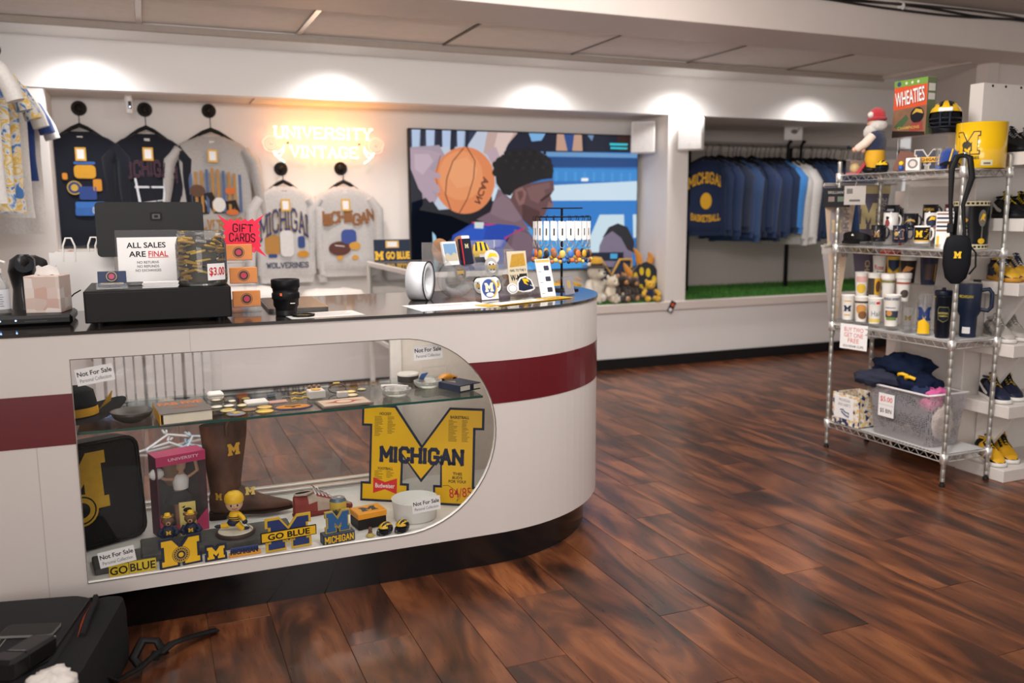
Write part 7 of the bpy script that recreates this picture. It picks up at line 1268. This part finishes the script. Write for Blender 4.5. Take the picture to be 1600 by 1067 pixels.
# ---- top shelf
S4 = 1.6915
t = T('souvenir_ball_box', 'clear cube box with a golden ball at the far end of the top shelf', 'box', (3.945, 4.095, S4), radians(-60)); P('cube', G().box((0, 0, .045), (.085, .085, .088), .001), ACR, t); P('backdrop', G().box((0, .038, .045), (.08, .004, .08)), M('#8d6f55', .5), t); P('ball', G().ell((0, 0, .036), .030, 16), M('#d1b47a', .4), t); P('base', G().box((0, 0, .004), (.084, .084, .008)), M('#b5485a', .5), t)
t = T('red_ruler', 'narrow red souvenir leaning beside the doll', 'souvenir', (3.90, 4.03, S4), radians(-70), ry=radians(38)); P('stick', G().box((0, 0, .055), (.02, .012, .11), .002), M('#a8323a', .5), t); P('stick_tip', G().box((0, 0, .116), (.014, .010, .012), .002), M('#7d2026', .5), t)
t = T('gnome_doll', 'bearded gnome doll in red cap, navy vest and yellow trousers', 'doll', (3.935, 3.935, S4+.0), radians(-155))
P('trousers', G().loft([ring(0, 0, .03, .045, .04), ring(0, 0, .08, .062, .055), ring(0, 0, .14, .058, .05)]), M('#d6a120', .8), t)
for s_ in (-1, 1): P('boot', G().ell((s_*.028, -.02, .018), (.026, .042, .02), 10), mBLACK, t); P('arm', G().tube([(s_*.055, 0, .21), (s_*.085, -.03, .165), (s_*.075, -.075, .14)], [.026, .026, .022], 10), M('#d9c3b4', .8), t); P('hand', G().ell((s_*.072, -.092, .136), .016, 10), M('#c99a80', .6), t)
P('vest', G().loft([ring(0, 0, .13, .062, .052), ring(0, 0, .18, .068, .058), ring(0, 0, .23, .055, .045), ring(0, 0, .25, .03, .03)]), fur('#15203f'), t)
h = P('head', G().ell((0, -.005, .285), (.042, .04, .042), 14), M('#cfa48a', .6), t); P('beard', G().loft([ring(0, -.01, .27, .05, .045, 18), ring(0, -.018, .245, .06, .052, 18), ring(0, -.03, .22, .05, .04, 18), ring(0, -.04, .2, .025, .02, 18)]), fur('#cfc9c2'), h); P('hair', G().ell((0, .012, .268), (.062, .048, .036), 14), fur('#cfc9c2'), h)
P('cap', G().lathe([(.046, .0), (.048, .02), (.04, .05), (.018, .066), (.001, .068)], 18, TR(0, 0, .305)), fur('#b51f2b'), h); P('cap_brim', G().tube([(.047*cos(a), .047*sin(a), .308) for a in [2*pi*i/18 for i in range(18)]], .010, 6, closed=True), fur('#a81c28'), h); P('bobble', G().ell((.045, -.02, .33), .018, 10), fur('#ded5cd'), h); P('nose', G().ell((0, -.046, .282), .010, 8), M('#c58a72', .6), h)
P('baton', G().tube([(.072, -.09, .136), (.072, -.125, .15)], .006, 6).ell((.072, -.13, .152), .010, 8), mINK, t)
t = T('souvenir_helmet', 'small black helmet with yellow wings at the feet of the gnome', 'mini helmet', (3.905, 3.845, S4+.030), radians(20)); helmet(t, .040)
t = T('leather_frame', 'brown leather photo frame leaning on the top shelf', 'frame', (3.955, 3.745, S4), radians(-70), rx=radians(-22), ry=radians(10)); P('frame_body', G().box((0, 0, .06), (.12, .008, .12), .002), M('#6b3f2e', .6), t); P('frame_strut', G().box((0, .02, .04), (.03, .004, .08), 0, TR(rx=.3)), M('#4a2b20', .6), t)
t = T('tiny_figurine', 'tiny yellow and blue figurine beside the white coaster box', 'figurine', (3.895, 3.70, S4)); P('figure_body', G().ell((0, 0, .018), (.018, .014, .018), 10), M('#2a4f9a', .5), t); P('figure_head', G().ell((0, 0, .042), .014, 10), mMAIZE, t)
t = T('coaster_box', 'small white box with round seal on the top shelf', 'box', (3.895, 3.615, S4), radians(-58)); P('box_body', G().box((0, 0, .034), (.072, .05, .068), .002), M('#d9d4cf', .5), t); P('seal', G().flat(disc(.0, .036, .026, 20), .0255, FACE), M('#7d6d68', .5), t); P('seal_center', G().flat(disc(.0, .036, .016, 16), .026, FACE), M('#c9c2bc', .5), t)
t = T('letter_plaque', 'navy letter plaque with yellow name banner on the top shelf', 'sign', (3.965, 3.585, S4), radians(-62)); P('backing', G().prism([(a, b+.058) for a, b in grow(block_m(.125, .10), .006)], 0, .01, FACE), M('#b9b2a6', .5), t); P('letter_face', G().prism([(a, b+.058) for a, b in block_m(.125, .10)], .01, .012, FACE), M('#23273f', .5), t); P('banner', G().box((0, -.015, .058), (.14, .005, .028)), M('#e0a52a', .5), t); P('lettering', put_text(G(), 'MICHIGAN', .11, .017, TR(0, -.018, .058) @ FACE, .03), mINK, t)
t = T('shot_glass', 'tall clear shot glass with blue base on the top shelf', 'glass', (3.945, 3.49, S4)); P('glass_body', G().lathe([(.019, 0), (.020, .004), (.023, .115), (.021, .115), (.018, .02), (.001, .018)], 20, cap=False), ACR, t); P('glass_base', G().lathe([(.0185, .002), (.0185, .018)], 16), M('#3f63a8', .2), t)
one('acrylic_riser', G().box((0, 0, .196), (.13, .47, .004)).box((0, -.233, .098), (.13, .004, .196)).box((0, .233, .098), (.13, .004, .196)), ACR, 'large clear riser on the top shelf below the cereal box', 'riser', (4.065, 3.722, S4))
RZ_ = S4+.1985
t = T('cereal_box', 'orange and green cereal box standing on the clear riser', 'cereal box', (4.055, 3.785, RZ_), radians(-88))
P('carton', G().box((0, 0, .158), (.225, .07, .315), .001), M('#d2502a', .45, var=.05), t); P('side_panel', G().box((.1128, 0, .158), (.001, .068, .313)), M('#5f6a4a', .5), t); P('top_band', G().box((0, -.0354, .298), (.225, .001, .034)), M('#6f9a3c', .5), t); P('top_flap', G().box((0, 0, .3157), (.225, .07, .001)), M('#7fae44', .5), t)
P('side_label', G().box((.1136, 0, .262), (.001, .05, .04)).box((.1136, 0, .212), (.001, .05, .035)), M('#c9c4bc', .5), t)
P('photo_panel', G().flat([(-.112, 0), (.112, 0), (.112, .165), (-.112, .155)], .0355, FACE), M('#7d5b45', .5, var=.35, vs=18), t)
P('lettering', put_text(G(), 'WHEATIES', .200, .082, TR(.0, -.0362, .218, ry=radians(-6)) @ FACE, .025), mINK, t); P('lettering', put_text(G(), 'WHEATIES', .198, .080, TR(-.002, -.0366, .220, ry=radians(-6)) @ FACE, .012), mPAPER, t)
P('helmet_picture', G().flat(disc(.055, .115, .046, 20, ry=.044), .0364, FACE), M('#1c1c22', .5), t); P('wing_picture', G().flat([(.02, .12), (.045, .152), (.085, .142), (.095, .12), (.05, .132)], .0367, FACE), M('#c9a23c', .5), t); P('jersey_picture', G().flat([(.0, .02), (.10, .03), (.095, .08), (.02, .075)], .0364, FACE), M('#8d3a32', .5), t); P('field_picture', G().flat([(-.105, .06), (-.02, .125), (.0, .10), (-.06, .04)], .0364, FACE), M('#3f5a3a', .5), t); P('dark_foot', G().flat([(-.112, 0), (.112, 0), (.112, .02), (-.112, .04)], .0366, FACE), M('#2b211c', .5), t); P('script', put_text(G(), 'CHAMPIONS', .15, .016, TR(.0, -.037, .05) @ FACE, .01), M('#c9a24a', .5), t); P('badge', G().flat(disc(-.08, .298, .014, 12), .0362, FACE), M('#33406b', .5), t)
for x in (-.03, .01, .05): P('band_mark', G().flat(disc(x, .298, .008, 10), .0362, FACE), M('#d9d2c0', .5), t)
t = T('football_helmet', 'black football helmet with yellow wings on the clear riser', 'helmet', (4.06, 3.57, RZ_+.085), radians(40)); helmet(t, .092)
P('chin_stand', G().lathe([(.062, -.084), (.066, -.06), (.06, -.03)], 20), M('#17181c', .4), t); P('bumper_plate', G().box((-.088, 0, .036), (.02, .07, .02), .003), mPAPER, t)
t = T('yellow_bucket', 'shiny yellow metal bucket with outlined letter on the top shelf', 'bucket', (4.085, 3.358, S4), radians(-62))
BR_ = .123
P('bucket_wall', G().lathe([(BR_-.002, 0), (BR_, .003), (BR_, .235), (BR_-.003, .235), (BR_-.003, .006), (.001, .005)], 48, cap=False), M('#e2b20f', .16, coat=.4, var=.02), t)
P('letter', wrap(Mcol(G(), .125, .12, -.04, .128), BR_), M('#22252e', .5), t); P('letter_face', wrap(colfill(G(), [(a-.04, b+.128) for a, b in grow(block_m(.125, .12), -.0055)], .0016, 40), BR_), M('#dcae14', .4), t); P('dark_mark', wrap(colfill(G(), disc(-.045, .12, .024, 14, ry=.018), .0024), BR_), M('#3a3526', .5), t); P('lettering', wrap(text_flat(G(), 'WOLVERINES', .12, .014, -.04, .052, .001, .03), BR_), M('#22252e', .5), t); P('barcode_label', wrap(rect(G(), .03, .085, .012, .04, .001), BR_), M('#cfc6a4', .5), t); P('barcode', wrap(rect(G(), .042, .075, .018, .028, .0016), BR_), M('#6b6450', .5), t)
t = T('baseball_cap', 'royal blue cap with yellow trim in front of the yellow bucket', 'cap', (3.905, 3.395, S4), radians(-40)); P('crown', G().lathe([(.05, 0), (.052, .05), (.045, .085), (.02, .105), (.001, .108)], 18, TR(s=(.9, .7, 1))), fur('#163a86'), t); P('trim', G().tube([(-.01, -.036, .0), (.0, -.038, .05), (.012, -.026, .10)], .004, 6), mMAIZE, t); P('peak', G().loft([[(x, -.034-.045*k*(1-(x/.055)**2), .02-.012*k+.02*(1-(x/.055)**2)*(1-k*.4)) for x in [-.05+.0125*i for i in range(9)]] for k in (0, .5, 1)], False, closed=False), mBLACK, t)
t = T('sling_bag', 'black sling pouch with small yellow letter hanging by its strap', 'bag', (3.85, 3.262, 1.10), radians(-45))
P('pouch', G().loft([[(x*w_, -.03+y*d_, z) for x, y in [(math.copysign(abs(cos(a))**.7, cos(a)), math.copysign(abs(sin(a))**.7, sin(a))) for a in [2*pi*i/18 for i in range(18)]]] for w_, d_, z in ((.02, .012, 0), (.05, .024, .03), (.066, .03, .10), (.066, .03, .19), (.055, .026, .235), (.03, .014, .25))]), M('#0f1016', .7, bump=.2, bs=300), t); P('letter', G().flat([(a, b+.15) for a, b in block_m(.034, .034)], .0625, TR(0, 0, 0, rz=0) @ FACE), mMAIZE, t)
P('strap', G().tube([(-.03, -.03, .23), (-.045, -.022, .40), (-.05, -.016, .58), (-.03, -.01, .645), (0, .0, .652), (.03, -.01, .64), (.045, -.016, .54), (.012, -.025, .40), (.03, -.03, .24)], [.008, .010, .015, .015, .012, .015, .015, .010, .008], 6, flat=.2), mBLACK, t); P('buckle', G().box((-.04, -.03, .285), (.03, .014, .05), .004), mPLAS, t); P('side_loop', G().tube([(.062, -.03, .19), (.085, -.03, .16), (.088, -.03, .09), (.06, -.03, .05)], .005, 6), mBLACK, t)
# ================================================================== shoe display
t = T('shoe_wall', 'white shoe display wall with cantilever shelf boards', 'shelf unit', (0, 0, 0)); SW = M('#ddd6d0', .5, var=.03)
P('main_panel', G().box((4.78, 3.53, 1.08), (1.10, .085, 2.16), .003), SW, t); P('wing_panel', G().box((4.30, 3.78, .90), (.03, .42, 1.78), .003), SW, t); P('wing_edge', G().box((4.295, 4.00, .90), (.06, .03, 1.80), .003), M('#e6e0da', .5), t); P('base_recess', G().box((4.262, 3.78, .05), (.03, .40, .10)), mBLACK, t)
BT = (.07, .425, .76, 1.09, 1.43, 1.775)
for z in BT: P('shelf_board', G().box((4.74, 3.33, z-.034), (1.05, .31, .068), .003), SW, t)
for z, x in ((.425, 4.32), (.76, 4.33), (1.09, 4.33)): P('shelf_bracket', G().prism([(3.48, z-.068), (3.48, z-.30), (3.40, z-.30), (3.24, z-.068)], 4.36, 4.39, Matrix(((0, 0, 1, 0), (1, 0, 0, 0), (0, 1, 0, 0), (0, 0, 0, 1)))), M('#e6e1dc', .5), t)
for x in (4.30, 4.40, 4.52): P('screw_hole', G().lathe([(.007, 0), (.007, .002)], 10, TR(x, 3.487, 2.145, rx=pi/2)), mBLACK, t)
for z in (.09, 1.06): P('rear_board', G().box((4.42, 4.19, z-.03), (.28, .34, .06), .003), SW, t)
P('rear_back', G().box((4.575, 4.19, .80), (.03, .36, 1.60), .003), SW, t)
SH_ = [(BT[0], '#e0a81a', '#16161a', '#e8b81c', '#e9e6e2', '#17171b', 'yellow and black running shoe'), (BT[1], '#14203c', '#101216', '#c9a23a', '#e6e3e0', '#d9d6d2', 'navy running shoe'), (BT[2], '#b9b2aa', '#8d8680', '#d9d5d0', '#e3dfda', '#5b5a60', 'pale grey running shoe'), (BT[3], '#d9a82e', '#1d2742', '#d8d4ce', '#c98f2a', '#1d2742', 'navy and gold retro sneaker'), (BT[4], '#15151a', '#111113', '#c9b41e', '#1b1b1e', '#b9b4ae', 'black sneaker with yellow trim'), (BT[5], '#1a1a1e', '#111113', '#8d8a86', '#191a1d', '#c9982a', 'low black sneaker')]
for z, up_, tg, lc, so, ac, lab in SH_:
    for x, y, w_, rz in ((4.315, 3.345, 'left', 62), (4.445, 3.36, 'right', 58)):
        t = T('sneaker', '%s, %s one of its pair on the shoe wall' % (lab, w_), 'shoe', (x, y, z), radians(rz), 'sneakers on the shoe wall'); shoe_geo(t, .285, .105, M(so, .5), M(up_, .6, var=.1), M(lc, .7), M(tg, .7), M(ac, .5), 1.05)
one('shoe_box', G().box((0, 0, .05), (.22, .30, .10), .002).box((0, 0, .085), (.228, .308, .032), .002), M('#d2452c', .5), 'bright orange shoe box on the rear shelf behind the mugs', 'box', (4.42, 4.19, 1.272)); one('shoe_box', G().box((0, 0, .05), (.22, .30, .10), .002).box((0, 0, .085), (.228, .308, .032), .002), M('#c9391f', .5), 'lower orange shoe box stacked under the bright one', 'box', (4.42, 4.19, 1.168))
t = T('red_shoe_box', 'deep red shoe box below the orange boxes', 'box', (4.42, 4.19, 1.06), 0); P('box_body', G().box((0, 0, .05), (.22, .30, .10), .002), M('#a01a22', .5), t); P('lid', G().box((0, 0, .09), (.228, .308, .028), .002), M('#b01e26', .5), t); P('lettering', put_text(G(), 'NIKE', .10, .03, TR(-.03, -.1512, .045) @ FACE, .04), mPAPER, t)
t = T('black_peak_cap', 'black cap with pink brim edge resting on the orange shoe boxes', 'cap', (4.42, 4.16, 1.375), radians(-60)); P('crown', G().lathe([(.092, 0), (.092, .04), (.075, .085), (.035, .11), (.001, .115)], 22), M('#121217', .8), t); P('peak', G().loft([[(x, -.075-.085*k*(1-(x/.09)**2), .012-.010*k+.012*(1-(x/.09)**2)) for x in [-.085+.017*i for i in range(11)]] for k in (0, .5, 1)], False, closed=False), M('#121217', .8), t); P('brim_edge', G().tube([(x, -.075-.086*(1-(x/.09)**2), .004+.012*(1-(x/.09)**2)) for x in [-.085+.017*i for i in range(11)]], .004, 6), M('#c99a96', .6), t)
# ================================================================== bag on the floor
BAG = M('#232225', .85, var=.15, vs=40, bump=.35, bs=420); ORG = M('#d9562a', .7)
t = T('camera_backpack', 'dark grey camera backpack lying open on the floor against the counter', 'backpack', (-.435, 2.80, 0), radians(-12))
def pad(w_, d_, h, z0, r=.06, x=0, y=0):
    return [[(x+a*k, y+b*k, z0+zz) for a, b in rrect(w_, d_, r, 5)] for zz, k in ((0, .97), (h*.12, 1), (h*.8, 1), (h, .94))]
P('bag_body', G().loft(pad(.44, .64, .19, 0, .09)), BAG, t); P('bag_lid', G().loft(pad(.36, .52, .05, .19, .07, -.03, .02)), M('#2b2a2d', .8, bump=.35, bs=420), t)
P('side_pocket', G().loft(pad(.10, .56, .22, 0, .04, .19, .02)), BAG, t); P('pocket_trim', G().tube([(.15, .26, .232), (.165, .2, .24), (.17, .1, .235), (.18, .0, .225)], .010, 6), BAG, t); P('orange_lining', G().loft([[(.135, .24, .215), (.150, .24, .235)], [(.14, .12, .215), (.158, .12, .238)], [(.15, .0, .20), (.168, .0, .222)]], False, closed=False), ORG, t)
P('zip_line', G().tube([(-.17, -.24, .244), (.10, -.24, .244), (.14, -.18, .244), (.145, .22, .244)], .004, 5), mBLACK, t); P('orange_lining', G().box((-.10, .318, .185), (.07, .006, .022)), ORG, t); P('orange_lining', G().box((-.02, -.268, .20), (.30, .006, .025)), M('#8d3a20', .8), t)
for x in (-.04, -.025): P('stitch_line', G().box((x, -.12, .2412), (.002, .26, .001)), M('#9a958e', .7), t)
P('strap', G().tube([(.20, -.05, .14), (.25, .05, .04), (.30, .14, .03), (.34, .20, .045), (.36, .22, .03), (.33, .26, .06), (.29, .24, .075), (.27, .19, .04), (.30, .16, .02)], .016, 6, flat=.35), mBLACK, t); P('strap', G().tube([(.33, .20, .03), (.38, .25, .05), (.43, .33, .03), (.50, .40, .012)], .02, 6, flat=.3), mBLACK, t); P('buckle', G().box((.335, .205, .035), (.03, .04, .02), .004), mPLAS, t)
t = T('smartphone', 'black smartphone with silver rim lying on the backpack', 'phone', (-.40, 2.81, .2440), radians(-108), rx=radians(0)); P('phone_rim', G().prism(rrect(.076, .155, .014), 0, .007, smooth=True), mCHROME, t); P('phone_glass', G().prism(rrect(.074, .153, .013), .007, .0078), M('#0e0e10', .3), t)
t = T('camera_flash', 'black camera flash with white lettering lying on the backpack corner', 'flash', (-.375, 2.60, .275), radians(155), rx=radians(8)); P('flash_body', G().box((0, 0, 0), (.075, .14, .055), .008), mPLAS, t); P('flash_head', G().box((0, .105, .0), (.08, .08, .06), .010), mPLAS, t); P('shoe_mount', G().lathe([(.02, 0), (.02, .012), (.012, .014), (.012, .03)], 14, TR(0, -.07, 0, rx=pi/2)), mPLAS, t); P('shoe_plate', G().box((0, -.104, 0), (.022, .006, .02)), mCHROME, t); P('lettering', put_text(G(), 'godox', .045, .011, TR(0, .06, .0287)), mGR, t)
lump('dust_cloth', 'crumpled white cloth beside the camera flash on the backpack', (-.315, 2.47, .245), .4, (.06, .06, .025), '#e3dcd6', 21, cat='cloth').pop('group', None)
